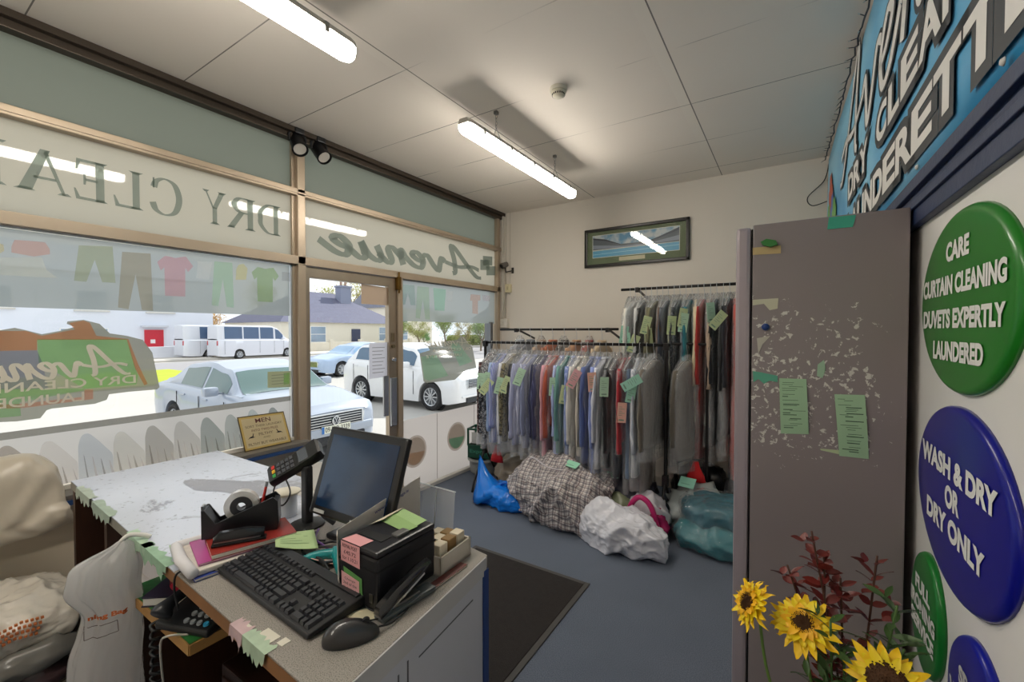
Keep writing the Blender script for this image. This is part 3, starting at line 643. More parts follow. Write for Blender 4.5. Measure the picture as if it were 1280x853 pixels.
    if plate:
        pz = .47; fn = lambda u, v, d=0: Vector((.052 + d, u, pz + v))
        pt = G().box(.04, .052, -.26, .26, pz-.056, pz+.056, bev=.004).build('number_plate', mat('#e9ead8', .4), t)
        G().box(.0525, .054, -.26, -.215, pz-.055, pz+.055).build('plate_band', mat('#1f6fc0', .4), pt)
        lettering(G(), plate, .44, .075, fn, .001, .01, cx=.022).build('plate_text', mat('#23242a', .5), pt)
    if emblem:
        ez = nz - .155; fn = lambda u, v, d=0: Vector((.045 + d, u, ez + v)); g = G()
        g.prism([(.07*cos(k*pi/16), .07*sin(k*pi/16)) for k in range(32)], fn, -.01, 0)
        e = g.build('emblem', mat('#3a414c', .4), t); g = G()
        ring = [(.066*cos(k*pi/16), .066*sin(k*pi/16)) for k in range(33)]; g.ribbon(ring, .012, fn, .003, 0)
        for st_ in ([(-.028,.058),(0,.006),(.028,.058)], [(-.058,.025),(-.026,-.05),(0,.0),(.026,-.05),(.058,.025)]): g.ribbon(st_, .013, fn, .003, 0)
        g.build('emblem_strokes', CHROME, e)
    # tail
    for sgn in (1, -1):
        zl_ = zbody(L-.1); G().box(-L-.012, -L+.10, sgn*hw*.72-.1, sgn*hw*.72+.1, zl_-.32 if not van else 1.0, zl_-.12 if not van else 1.35, bev=.03).build('tail_lamp', mat('#c0303a', .2, coat=1), t)
        zm = sec(cabin[0]+.5)[1]; mxx = -(cabin[0] + .62)
        G().box(mxx-.07, mxx+.07, sgn*(hw+.12)-.11, sgn*(hw+.12)+.11, zm-.02, zm+.13, bev=.045).box(mxx-.02, mxx+.02, sgn*(hw-.02)-.06, sgn*(hw-.02)+.06, zm, zm+.03).build('door_mirror', pm, t, auto=40)
        if not van:
            for hx in ((windows[0][0]+windows[0][1])/2+.25, (windows[-1][0]+windows[-1][1])/2+.2) if windows else ():
                G().box(-hx-.09, -hx+.09, sgn*hw-.01, sgn*hw+.03, itp(belt, hx)-.17, itp(belt, hx)-.14, bev=.01).build('door_handle', pm, t)
        g = G()
        for hx in [w_[0]-.03 for w_ in (windows or [])[:3]] + ([windows[-1][1]+.02] if windows else []):
            g.box(-hx-.004, -hx+.004, sgn*hw*1.0-.006, sgn*hw*1.0+.004, .38, itp(belt, hx)-.12)
        g.build('door_seams', DARK, t)
    return t
V = Vector
car('silver-blue saloon parked nose-in right outside the wide window', 'saloon_car', 'car', (-6.1, 4.25, GZ), 0, '#a8b2c2', 4.77, .91,
    [(0,.74),(.15,.84),(1.2,.99),(1.95,1.38),(2.6,1.47),(3.3,1.42),(4.1,1.12),(4.77,1.02)], [(0,.70),(.2,.86),(1.3,.98),(3.9,1.04),(4.77,.98)], (1.15, 4.15), (.93, 3.64), .33,
    plate='09-MO-3339', emblem=True, windows=[(1.62,2.45),(2.53,3.38)], glass='#56706f')
car('white sport utility car parked nose-in outside the door', 'sport_utility_car', 'car', (-6.75, 8.95, GZ), 0, '#e9eaec', 4.52, .92,
    [(0,.86),(.12,1.0),(1.1,1.16),(1.75,1.58),(2.4,1.68),(3.7,1.64),(4.3,1.25),(4.52,1.05)], [(0,.80),(.2,.98),(1.2,1.10),(4.0,1.20),(4.52,1.02)], (1.0, 4.35), (.9, 3.59), .35,
    windows=[(1.5,2.3),(2.38,3.2),(3.28,3.85)], glass='#4c6a84', grille=True)
car('blue-grey hatchback parked side-on across the road behind the saloon', 'hatchback_car', 'car', (-17.6, 11.1, GZ), R(-90), '#a9bdd8', 4.8, .92,
    [(0,.72),(.15,.82),(1.2,1.0),(2.0,1.40),(2.7,1.5),(3.6,1.44),(4.5,1.15),(4.8,1.02)], [(0,.68),(.2,.86),(1.3,.98),(4.3,1.06),(4.8,.98)], (1.15, 4.5), (.95, 3.8), .33,
    windows=[(1.62,2.45),(2.53,3.38)], detail=False, glass='#8fb0d0')
vp = [(0,1.0),(.25,1.18),(.95,1.42),(1.7,2.25),(2.2,2.46),(5.9,2.5),(6.0,2.45)]
car('white minibus parked across the street, nearer the cottage', 'minibus', 'van', (-35.2, 20.6, GZ), R(90), '#e4e6ee', 6.0, 1.03, vp, [(0,.95),(.3,1.15),(1.0,1.4),(6.0,1.45)], (.85, 6.0), (1.0, 4.6), .34, van=True,
    windows=[(1.35,1.95),(2.1,3.1),(3.2,4.3),(4.4,5.6)], detail=False, glass='#4b6486')
car('white minibus parked behind the other minibus, half hidden', 'minibus', 'van', (-37.6, 20.0, GZ), R(90), '#dfe2ea', 6.6, 1.03, vp[:-2] + [(6.4,2.5),(6.6,2.45)], [(0,.95),(.3,1.15),(1.0,1.4),(6.6,1.45)], (.85, 6.6), (1.0, 5.0), .34, van=True,
    windows=[(1.35,1.95),(2.1,3.1),(3.2,4.3),(4.4,5.6)], detail=False, glass='#4b6486')
car('blue car parked further along the street beyond the white one', 'distant_car', 'car', (-9.2, 18.4, GZ), R(-20), '#4f7fc0', 4.3, .9,
    [(0,.72),(.15,.82),(1.2,1.0),(2.0,1.40),(2.7,1.5),(3.6,1.44),(4.1,1.15),(4.3,1.02)], [(0,.68),(.2,.86),(1.3,.98),(4.0,1.06),(4.3,.98)], (1.15, 4.1), (.95, 3.4), .32,
    windows=[(1.62,2.45),(2.53,3.2)], detail=False)

# ---------- buildings across the street
def win(parent, x, y0, y1, z0, z1, pane='#8fa3b8', frame='#f2f2f0', name='window'):
    f = G().box(x, x+.06, y0-.06, y1+.06, z0-.06, z1+.06).build(name, mat(frame, .6), parent, world=True)
    G().box(x+.06, x+.07, y0, y1, z0, z1).build('pane', mat(pane, .1, coat=1), f, world=True)
    G().box(x+.07, x+.09, y0, y1, (z0+z1)/2-.03, (z0+z1)/2+.03).build('glazing_bar', mat(frame, .6), f, world=True)
    G().box(x, x+.14, y0-.15, y1+.15, z0-.16, z0-.06).build('window_sill', mat('#d5d2cc', .7), f, world=True)
XF = -42.0
def house(label, y0, y1, h, col, roof=None, depth=8, pitch=2.4, hip=False, x=XF, name='house', flat=False):
    t = thing(name, label, 'house', (x - depth/2, (y0+y1)/2, GZ)); t['group'] = 'houses across the street'
    G().box(x-depth, x, y0, y1, GZ, GZ+h).build('wall', mat(col, .85, vary=.05, vs=.5), t, world=True)
    if flat: G().box(x-depth, x+.25, y0-.1, y1+.1, GZ+h, GZ+h+.25).build('parapet', mat(roof or col, .8), t, world=True)
    else:
        k = depth/2 if hip else 0; xm = x-depth/2; zr = GZ+h+pitch
        a = [(x+.35,y0-.3,GZ+h),(x+.35,y1+.3,GZ+h),(x-depth-.3,y1+.3,GZ+h),(x-depth-.3,y0-.3,GZ+h),(xm,y0-.3+k,zr),(xm,y1+.3-k,zr)]
        G().add(a, [(0,1,5,4),(1,2,5),(2,3,4,5),(3,0,4),(0,1,2,3)]).build('roof', mat(roof or '#6b6d80', .8, vary=.2, vs=3, bump=.3, bs=4), t, world=True)
    return t
h = house('white two-storey terrace across the street with a red door', 4.1, 17.5, 6.2, '#e4e8f2', '#b9bdc8')
d = G().box(XF, XF+.1, 12.75, 13.95, GZ, GZ+2.15).build('front_door', mat('#cc2c3c', .4), h, world=True); d['label'] = 'red front door'
G().box(XF+.1, XF+.12, 13.1, 13.4, GZ+1.1, GZ+1.4).build('door_panel', mat('#f0e8e8', .5), d, world=True)
G().box(XF, XF+.4, 12.5, 14.2, GZ+2.35, GZ+2.5).build('door_canopy', mat('#d5d8e0', .6), h, world=True)
G().box(XF, XF+.1, 15.4, 16.5, GZ, GZ+2.1).build('front_door', mat('#f2f2f4', .5), h, world=True)
win(h, XF, 4.6, 6.0, GZ+.9, GZ+2.1); win(h, XF, 8.2, 10.6, GZ+.9, GZ+2.2); win(h, XF, 4.6, 6.0, GZ+3.6, GZ+4.9); win(h, XF, 9, 10.6, GZ+3.6, GZ+4.9); win(h, XF, 13, 14.6, GZ+3.6, GZ+4.9)
h = house('low white building with a flat grey roof across the street', -16, 3.3, 3.2, '#dfe4ef', '#6f7480', flat=True, x=XF+2.5)
win(h, XF+2.5, -1.0, .6, GZ+1.2, GZ+2.2); win(h, XF+2.5, 1.2, 3.0, GZ+1.2, GZ+2.2); win(h, XF+2.5, -9, -6, GZ+1.0, GZ+2.2)
h = house('cream bungalow with hipped slate roof and chimney across the street', 22.6, 37.2, 2.95, '#e9e3d3', '#62647a', depth=11, pitch=3.6, hip=True, x=-40.5)
win(h, -40.5, 25.6, 27.2, GZ+1.0, GZ+2.5); win(h, -40.5, 34.2, 35.2, GZ+1.0, GZ+2.5)
d = G().box(-40.5, -40.4, 30.4, 31.5, GZ, GZ+2.3).build('front_door', mat('#3f4560', .4), h, world=True)
c = G().box(-45.0, -44.0, 31.6, 33.0, GZ+4.6, GZ+7.4).box(-45.1, -43.9, 31.5, 33.1, GZ+7.2, GZ+7.4).build('chimney', mat('#8d93a8', .8), h, world=True)
G().cyl((-44.5, 32.0, GZ+7.4), (-44.5, 32.0, GZ+7.9), .14).cyl((-44.5, 32.6, GZ+7.4), (-44.5, 32.6, GZ+7.9), .14).build('chimney_pot', mat('#b09484', .8), c, world=True)
h = house('pale gabled house behind the bungalow', 41, 50, 5.4, '#efe8da', '#8a8ea0', x=-47, pitch=2.6)
win(h, -47, 43.4, 44.8, GZ+3.4, GZ+4.6); win(h, -47, 43.4, 44.8, GZ+.9, GZ+2.2)
h = house('white house glimpsed past the trees at the end of the street', 50, 57, 3.8, '#e6e9f2', '#9a9fb0', x=-31, pitch=2.2)
win(h, -31, 52, 53.2, GZ+.9, GZ+2.4)
h = house('long cream terrace at the far end of the street', 60, 80, 5.8, '#f0e6cf', '#a99f98', x=-22, pitch=2.4)
for k in range(5): win(h, -22, 61.5+k*3.7, 62.8+k*3.7, GZ+.9, GZ+2.3); win(h, -22, 61.5+k*3.7, 62.8+k*3.7, GZ+3.5, GZ+4.7)
def lowwall(label, x, y0, y1, h_, col):
    t = thing('garden_wall', label, 'wall', (x, (y0+y1)/2, GZ)); G().box(x-.12, x+.12, y0, y1, GZ, GZ+h_, bev=.02).build('wall_body', mat(col, .9, vary=.1, vs=1.5), t, world=True)
    g = G()
    k = y0
    while k < y1+.1: g.box(x-.2, x+.2, k-.2, k+.2, GZ, GZ+h_+.25, bev=.03); k += (y1-y0)/max(1, round((y1-y0)/4))
    g.build('pillars', mat(col, .9, vary=.08), t, world=True); return t
lowwall('low cream wall with square pillars before the bungalow', -38.9, 23.2, 37.5, .95, '#ddd6c6')
lowwall('white wall with pillars before the terrace across the street', -39.2, 4.0, 14.2, .9, '#e3e6ee')
t = thing('garden_gate', 'grey metal gate beside the red front door', 'gate', (-39.2, 15.6, GZ))
G().box(-39.23, -39.17, 14.6, 16.8, GZ+.15, GZ+.22).box(-39.23, -39.17, 14.6, 16.8, GZ+1.1, GZ+1.16).box(-39.23, -39.17, 14.6, 16.8, GZ+1.5, GZ+1.56).box(-39.22,-39.18,14.62,16.78,GZ+.2,GZ+1.12).build('gate_frame', mat('#7c8aa6', .5, .3), t, world=True)
g = G()
for k in range(15): g.box(-39.17, -39.14, 14.65+k*.15, 14.69+k*.15, GZ+.1, GZ+1.6)
g.build('gate_bars', mat('#5d6c8c', .5, .3), t, world=True)

def tree(label, x, y, h, spread, leaf, seed, dens=1.0, name='tree', group=None):
    r = random.Random(seed); t = thing(name, label, 'tree', (x, y, GZ), 0, group); g = G(); tips = []
    def br(p, d, l, rad, lev):
        q = [p]; dd = d.copy()
        for k in range(4): dd = (dd + Vector((r.uniform(-.2,.2), r.uniform(-.2,.2), r.uniform(-.05,.15)))).normalized(); q.append(q[-1] + dd*l/4)
        g.tube(q, [rad*(1-.13*k) for k in range(5)], 5 if lev else 8)
        tips.extend(q[2:])
        if lev < 3:
            for k in range(4 if lev == 0 else 3):
                a = r.uniform(0, 2*pi); s = spread; nd = (dd + Vector((cos(a)*s, sin(a)*s, r.uniform(.1,.5)))).normalized(); br(q[r.choice((2,3,4))], nd, l*.62, rad*.5, lev+1)
    br(Vector((0,0,0)), Vector((0,0,1)), h*.42, h*.022, 0)
    g.build('trunk', mat('#7d6f60', .9), t)
    L_ = G()
    for p in tips:
        for k in range(int(16*dens)):
            c = p + Vector([r.gauss(0, h*.045) for _ in range(3)]); s = r.uniform(.025,.065)*h/6; a = Vector([r.uniform(-1,1) for _ in range(3)]).normalized(); b = a.orthogonal().normalized()*s; a = a*s
            L_.add([c-a, c+b, c+a, c-b], [(0,1,2,3)])
    L_.build('foliage', mat(leaf, .8, vary=.35, vs=1), t, normals=False)
tree('small-leaved tree rising just over the bungalow ridge', -56, 36.5, 10.5, .8, '#b7ba58', 1, .6, group='spring trees behind the bungalow')
tree('thin half-bare tree between the bungalow chimney and the gabled house', -64, 47, 13.0, .9, '#c3bf72', 2, .35, group='spring trees behind the bungalow')
tree('yellowish tree at the street end of the bungalow roof', -57, 29.5, 9.5, .9, '#c2c04e', 3, .6, group='spring trees behind the bungalow')
tree('orange-leaved tree showing over the minibus', -48, 19.5, 6.6, .9, '#c9a05a', 4, .9)
tree('golden tree at the edge of the low white building', -36.5, -3.8, 5.5, .8, '#d1b540', 5, 1.2)
tree('pale green street tree in the middle of the far window', -27.5, 42, 4.8, 1.0, '#a9b45f', 7, 1.2, group='street trees past the door')
tree('dark leafy tree before the cream terrace', -20.5, 43, 5.6, 1.0, '#7f9a52', 8, 1.6, group='street trees past the door')
tree('tall bare-looking tree at the end of the street', -14, 46, 6.5, .9, '#b8a46c', 9, .5, group='street trees past the door')
tree('low bushy shrub beside the bungalow corner', -39, 40, 2.9, 1.4, '#6f9a5c', 10, 1.8)
for k_, (x_, y_, h_, c_, lb) in enumerate(((-37,33.5,5.2,'#8fa05a','dense green tree just past the door jamb'),(-34,34.5,4.4,'#a8ac68','olive bushy tree second past the door jamb'),(-33,37.5,5.6,'#93a562','taller green tree behind the small shop sticker'),(-29.5,36.5,4.0,'#b4ac72','yellowish bushy tree behind the small shop sticker'),(-27,36,5.0,'#8aa068','dense tree near the shopfront corner post'),(-24,34,4.2,'#b9b080','pale tree nearest the shopfront corner post'))):
    tree(lb, x_, y_, h_, 1.1, c_, 30+k_, 1.5, group='street trees past the door')
def hedge(label, x0, x1, y0, y1, h_, col, seed):
    g = G(); nx, ny = 4, 34; r = random.Random(seed)
    for k in range(1400):
        c = Vector((r.uniform(x0,x1), r.uniform(y0,y1), GZ + h_*r.random()**.6)); s = r.uniform(.08,.2); a = Vector([r.uniform(-1,1) for _ in range(3)]).normalized(); b = a.orthogonal().normalized()*s; a = a*s; g.add([c-a,c+b,c+a,c-b],[(0,1,2,3)])
    o = g.build('hedge', mat(col, .9, vary=.3), None, world=True, normals=False); prop(o, label, 'hedge')
hedge('clipped olive hedge along the far pavement past the bungalow', -38, -36.9, 43, 49.4, 1.5, '#8f9a5e', 1)
t = thing('timber_fence', 'long timber fence along the far end of the street', 'fence', (-25.5, 47, GZ)); g = G()
for k in range(60): g.box(-30 + k*.25, -30 + k*.25 + .22, 47, 47.04, GZ, GZ+1.5)
g.build('boards', mat('#8d7a6e', .9, vary=.2), t, world=True); G().box(-30, -15, 47.04, 47.1, GZ+.3, GZ+.4).box(-30, -15, 47.04, 47.1, GZ+1.2, GZ+1.3).build('rails', mat('#7d6a5e', .9), t, world=True)
# ================================================================ CEILING FITTINGS
def tube_light(x, y0, y1, z, label, hang=.22):
    t = thing('tube_light', label, 'ceiling light', (x, (y0+y1)/2, z), 0, 'long tube lights hung from the ceiling'); L = (y1-y0)/2
    sec = [(-.046,.03),(-.046,.012),(-.036,-.018),(-.016,-.03),(.016,-.03),(.036,-.018),(.046,.012),(.046,.03)]
    ends = [(-L,.75),(-L+.03,1),(L-.03,1),(L,.75)]
    G().loft([[(a*k, y, b*k) for a, b in sec] for y, k in ends]).build('diffuser', emis((1,.93,.82), TUBE), t, auto=40)
    G().loft([[(a*k, y, b) for a, b in [(-.050,.026),(-.050,.034),(-.036,.056),(.036,.056),(.050,.034),(.050,.026)]] for y, k in ends]).build('housing', mat('#b9b4ab', .5), t, auto=40)
    for y in (-L*.55, L*.55):
        g = G()
        for s in (-1, 1): g.tube([(s*.03, y, .06), (0, y, .13)], .0022, 5)
        for k in range(int((hang-.13)/.022)+1): g.tube([(.007*cos(q*pi/6), y+.002, .14 + k*.022 + .013*sin(q*pi/6)) if k % 2 else (0, y+.007*cos(q*pi/6), .14 + k*.022 + .013*sin(q*pi/6)) for q in range(13)], .0016, 5)
        g.box(-.012, .012, y-.012, y+.012, hang, hang+.02); g.build('chain', METAL, t)
    g = G()
    for k in range(5): g.box(-.053, -.045, -L+.15+k*(L*2-.3)/4-.01, -L+.15+k*(L*2-.3)/4+.01, .005, .045, bev=.003).box(.045, .053, -L+.15+k*(L*2-.3)/4-.01, -L+.15+k*(L*2-.3)/4+.01, .005, .045, bev=.003)
    g.build('clips', mat('#8f8d88', .4, .6), t)
tube_light(-1.645, 2.02, 3.55, 2.76, 'lit tube light hung on chains nearer the back wall')
tube_light(-1.64, -.25, 1.24, 2.76, 'lit tube light at the top edge of the picture, nearer the counter')
tube_light(-1.64, -2.2, -.72, 2.76, 'lit tube light behind the counter, seen only as a reflection')
t = thing('smoke_detector', 'small round off-white smoke detector on the ceiling', 'smoke detector', (-1.177, 2.34, 2.945))
G().lathe([(.001,.0),(.025,.0),(.036,.008),(.038,.02),(.045,.024),(.045,.034)], 28).build('sensor', mat('#cfc8b4', .5), t, smooth=True)
G().lathe([(.05,.034),(.052,.04),(.052,.056)], 28).build('base', mat('#d5cfc0', .5), t, auto=40)
g = G(); [g.box(-.003, .003, .0365, .039, .009, .018, Matrix.Rotation(k*pi/9, 4, 'Z')) for k in range(18)]; g.build('slots', DARK, t)
for i, (x, y, lab) in enumerate(((-2.985, 1.80, 'black spotlight clipped above the mullion, on the side of the wide window'), (-2.985, 1.97, 'black spotlight clipped above the door, next to the other one'))):
    t = thing('spotlight', lab, 'spotlight', (x, y, 2.86), 0, 'pair of black spotlights')
    k = 1.3; o_ = V((0, 0, .045)); d = Vector((.55, -.10, -.75)).normalized() if i == 0 else Vector((.62, .12, -.72)).normalized()
    G().box(-.035, .035, -.035, .035, .10, .14, bev=.008).build('clamp', BLACK, t)
    G().tube([(0, -.062, .045), (0, -.064, .09), (0, -.04, .118), (0, .04, .118), (0, .064, .09), (0, .062, .045)], .008, 8).build('yoke', BLACK, t)
    G().tube([o_ - d*.070, o_ - d*.055, o_, o_ + d*.07], [.022,.044,.049,.053], 24).build('lamp_body', mat('#19191b', .35, .2), t, auto=40)
    G().cyl(o_ + d*.0705, o_ + d*.074, .043, 24).build('lens', mat('#cfc9bf', .2, coat=1), t)
    G().tube([o_ + d*.065, o_ + d*.085], [.054,.054], 24, cap=False).build('bezel', BLACK, t)

# ================================================================ BACK WALL
def wires(name, label, cat, pts, r, m, n=6): o = G().tube(smooth(pts, 6), r, n).build(name, m, None, world=True, smooth=True); return prop(o, label, cat)
t = thing('cable_conduit', 'white cable conduits running down the corner beside the shopfront', 'conduit', (-2.985, YB, 1.70))
G().box(-3.005, -2.970, YB-.03, YB-.001, 1.72, 3.0, bev=.004).build('conduit_duct', mat('#d9d2c6', .5), t, world=True)
G().tube([(-2.942, YB-.012, 1.72), (-2.942, YB-.012, 3.0)], .007, 8).build('conduit_pipe', mat('#cfc7ba', .5), t, world=True)
G().tube([(-2.885, YB-.008, 2.0), (-2.885, YB-.008, 3.0)], .004, 6).build('thin_pipe', mat('#cfc7ba', .5), t, world=True)
t = thing('junction_box', 'square white junction box low on the conduit by the shopfront corner', 'switch box', (-2.95, YB-.03, 1.62)); G().box(-3.01, -2.90, YB-.055, YB, 1.60, 1.71, bev=.006).build('box_body', mat('#ddd6ca', .45), t, world=True); G().box(-2.975, -2.935, YB-.062, YB-.055, 1.635, 1.675, bev=.003).build('rocker', mat('#cfc8bb', .4), t, world=True)
t = thing('alarm_box', 'small cream box on the pipe under the wall camera', 'box', (-2.90, YB-.03, 2.03)); G().box(-2.935, -2.865, YB-.045, YB, 2.03, 2.13, bev=.006).build('box_body', mat('#d8cda8', .5), t, world=True); G().box(-2.91, -2.89, YB-.049, YB-.045, 2.06, 2.10, bev=.002).build('indicator', mat('#b9ad8a', .4), t, world=True)
t = thing('wall_camera', 'small dark camera on a bracket beside the shopfront corner', 'camera', (-2.90, YB, 2.25))
G().tube([(-2.85, YB-.005, 2.29), (-2.85, YB-.04, 2.285), (-2.92, YB-.05, 2.275), (-2.93, YB-.05, 2.34)], .008, 8).box(-2.865, -2.835, YB-.012, YB, 2.26, 2.33, bev=.004).build('bracket', mat('#3f3a36', .4, .5), t, world=True)
G().cyl((-2.95, YB-.10, 2.345), (-2.915, YB-.03, 2.375), .036, 20, .030).build('camera_body', mat('#6d6862', .4, .3), t, world=True, auto=40)
G().cyl((-2.953, YB-.106, 2.342), (-2.95, YB-.10, 2.345), .026, 16).build('lens', DARK, t, world=True)
wires('camera_cable', 'thin cable dropping from the wall camera to the junction box', 'cable', [(-2.935, YB-.03, 2.26), (-2.94, YB-.022, 2.1), (-2.938, YB-.025, 1.9), (-2.945, YB-.02, 1.715)], .004, mat('#8f8880', .6))
# picture
fr = thing('picture_frame', 'wide black-framed stadium picture with a green mount on the back wall', 'picture', (-1.36, YB-.02, 2.24))
x0, x1, z0, z1 = -1.905, -.825, 2.245, 2.655
def fb(a, b, c, d, y0, y1): return G().box(a, b, y0, y1, c, d, bev=.004)
g = G(); g.box(x0, x1, YB-.03, YB-.002, z1-.032, z1, bev=.006).box(x0, x1, YB-.03, YB-.002, z0, z0+.032, bev=.006).box(x0, x0+.032, YB-.03, YB-.002, z0, z1, bev=.006).box(x1-.032, x1, YB-.03, YB-.002, z0, z1, bev=.006)
g.build('frame', mat('#1d1a19', .3), fr, world=True)
G().box(x0+.03, x1-.03, YB-.014, YB-.01, z0+.03, z1-.03).build('mount', mat('#6c7659', .7, vary=.05), fr, world=True)
pf = lambda u, v, d=0: Vector((u, YB-.0145-d, v)); px0, px1, pz0, pz1 = x0+.095, x1-.095, z0+.105, z1-.075
def pp(name, pts, c, d, m=None): G().add([pf(px0+(px1-px0)*a, pz0+(pz1-pz0)*b, d) for a, b in pts], [tuple(range(len(pts)))]).build(name, m or mat(c, .4), pr, world=True)
pr = G().quad(pf(px0-.006, pz0-.006), pf(px1+.006, pz0-.006), pf(px1+.006, pz1+.006), pf(px0-.006, pz1+.006)).build('print', mat('#e4e1d8', .5), fr, world=True)
m = bpy.data.materials.new('printed_sky'); m.use_nodes = True; nt = m.node_tree; nt.links.new(nmix(nt, nstep(nt, nnoise(nt, 9, 5, objco(nt)), .42, .60), rgb('#5d95bd'), rgb('#cfd3d6')), nt.nodes['Principled BSDF'].inputs['Base Color'])
pp('printed_sky', [(0,.35),(1,.35),(1,1),(0,1)], '', .0004, m)
pp('printed_stand', [(0,.3),(0,.92),(.16,.80),(.34,.52),(.66,.50),(.80,.66),(1,.95),(1,.3)], '#595f6a', .0008)
pp('printed_roof', [(0,.84),(0,.92),(.16,.80),(.34,.52),(.34,.49),(.16,.72)], '#2e3440', .0012); pp('printed_roof', [(1,.85),(1,.96),(.80,.68),(.66,.51),(.66,.48),(.80,.60)], '#39414f', .0012)
pp('printed_seats', [(0,.40),(0,.58),(.2,.5),(.36,.42),(.64,.42),(.8,.5),(1,.62),(1,.42),(.6,.36),(.35,.35)], '#8b93a4', .0010); pp('printed_pitch', [(0,0),(1,0),(1,.36),(.62,.35),(.34,.34),(0,.34)], '#62a9cf', .0014)
pp('printed_line', [(0,.12),(1,.2),(1,.23),(0,.15)], '#9fd0e6', .0017); pp('printed_line', [(0,.30),(1,.34),(1,.36),(0,.35)], '#d8d6cf', .0017)
G().box(-1.52, -1.25, YB-.0165, YB-.0145, z0+.050, z0+.088).build('caption_plate', mat('#d3c6a6', .4), fr, world=True)
G().quad((x0+.03, YB-.022, z0+.03), (x1-.03, YB-.022, z0+.03), (x1-.03, YB-.022, z1-.03), (x0+.03, YB-.022, z1-.03)).build('picture_glass', glass_mat(), fr, world=True)

# ================================================================ SIGNBOARD WALL: banner, beam, domed signs
def rwf(u, v, d=0): return Vector((xr(u) - d, u, v))       # u runs along the wall (world y), v up, d out into the room
g = G()
for a, b, dd in ((1.86, 1.985, .022), (1.905, 1.925, .030), (1.95, 1.985, .036)): g.prism([(-.6, a), (YB, a), (YB, b), (-.6, b)], rwf, .0, dd)
struct('trim_beam', g, mat('#1c2f55', .45, vary=.15, bump=.1), bevel=.002)
BY0, BY1, BZ0, BZ1 = -.6, 4.41, 1.99, 2.955
bn = thing('shop_banner', 'large bright blue banner lettered DRY CLEANERS high on the wall of round signs', 'banner', rwf(2, BZ0, .03))
m = bpy.data.materials.new('banner_print'); m.use_nodes = True; nt = m.node_tree; oc = objco(nt); X, Y, Z = nsep(nt, oc)
f = nmath(nt, 'ADD', nnoise(nt, 1.6, 2, oc), nmath(nt, 'MULTIPLY', Z, .35)); nt.links.new(nmix(nt, nstep(nt, f, .45, .8), rgb('#2f9ad2'), rgb('#8ccff0')), nt.nodes['Principled BSDF'].inputs['Base Color']); nt.nodes['Principled BSDF'].inputs['Roughness'].default_value = .35
g = G(); K = 60
for k in range(K+1):
    u = BY0 + (BY1-BY0)*k/K; w = .004*sin(u*9)
    for j in range(9): g.v.append(rwf(u, BZ0 + (BZ1-BZ0)*j/8, .024 + .4*w*(1-j/8) + .002*sin(u*5+j)))
g.f = [(k*9+j, k*9+j+1, (k+1)*9+j+1, (k+1)*9+j) for k in range(K) for j in range(8)]
g.build('banner_sheet', m, bn, world=True, smooth=True, solid=.002)
LW = mat('#e9e7e3', .4); LS = mat('#2b3138', .45)
def ban(body, ystart, adv, z0, h, off=.035):
    """capital by capital, reading away from the far end (towards smaller y)"""
    for i, ch in enumerate(body):
        if ch == ' ': continue
        c = ystart - adv*(i+.5); wd = adv*(.84 if ch not in 'IL' else .7)
        s = lettering(G(), ch, wd*1.16, h*1.22, lambda u, v, d: rwf(c - u, v, d), .0322, .10, 0, 0, z0+h/2).build('letter_shadow', LS, bn, world=True)
        lettering(G(), ch, wd, h, lambda u, v, d: rwf(c - u, v, d), .0330, off, 0, 0, z0+h/2).build('letter', LW, bn, world=True)
ban('DRY CLEANERS &', 3.07, .205, 2.285, .118); ban('LAUNDERETTE', 3.13, .205, 2.062, .118)
for d, w, mm, nm in ((.0318, .20, LS, 'script_shadow'), (.0327, .11, LW, 'script_lettering')):
    script_word(G(), lambda u, v, dd: rwf(2.08 - u, v, d), 2.75, .46, w, 0, 2.70).build(nm, mm, bn, world=True)
for i, (c, y, zz, hh) in enumerate((('#c8583c', 4.08, 2.40, .34), ('#6fb36a', 4.2, 2.26, .28), ('#4b66b0', 3.95, 2.30, .26), ('#6fae5a', 3.82, 2.26, .24))):
    P = [(y-.13, zz), (y+.13, zz), (y+.14, zz+hh*.7), (y+.09, zz+hh*.72), (y+.07, zz+hh), (y-.05, zz+hh), (y-.09, zz+hh*.7), (y-.14, zz+hh*.66)]
    G().add([rwf(a, b, .0318 + i*.0004) for a, b in P], [tuple(range(8))]).build('printed_garment', mat(c, .5), bn, world=True)
for k, (y, z) in enumerate(((1.62, 2.005), (2.45, 2.003), (1.08, 2.01), (3.3, 2.004))):
    G().lathe([(.001,.006),(.005,.005),(.007,.002),(.008,0)], 14, Matrix.Translation(rwf(y, z, .032)) @ Matrix.Rotation(-pi/2, 4, 'Y')).build('banner_stud', mat('#d9d6cf', .4), bn, world=True, smooth=True)
rnd = random.Random(11); P = []
for k in range(90):
    u = .2 + (4.43-.2)*k/89; P.append(rwf(u, 2.958 + rnd.uniform(-.012,.014), .042 + rnd.uniform(-.004,.006)))
st_ = thing('string_lights', 'dark string of small bulbs along the top edge of the blue banner', 'string lights', P[0])
G().tube(P, .004, 5).build('cable', mat('#2a2f3a', .6), st_, world=True); 
for p in P[::2]:
    d = Vector((-rnd.uniform(.4,1), rnd.uniform(-.6,.6), rnd.uniform(-1,.4))).normalized()*.028; q = G().tube([p, p+d], .0022, 5).build('bulb', mat('#2a2f3a', .6), st_, world=True); G().tube([p+d, p+d*1.35], [.0035,.002], 6).build('bulb_tip', mat('#cfd3cf', .2), q, world=True)
wires('loose_wire', 'loose black wire dangling beside the far end of the banner', 'wire', [rwf(4.42, 2.93, .02), rwf(4.43, 2.80, .05), rwf(4.42, 2.68, .16), rwf(4.40, 2.60, .13), rwf(4.40, 2.62, .03)], .004, BLACK)
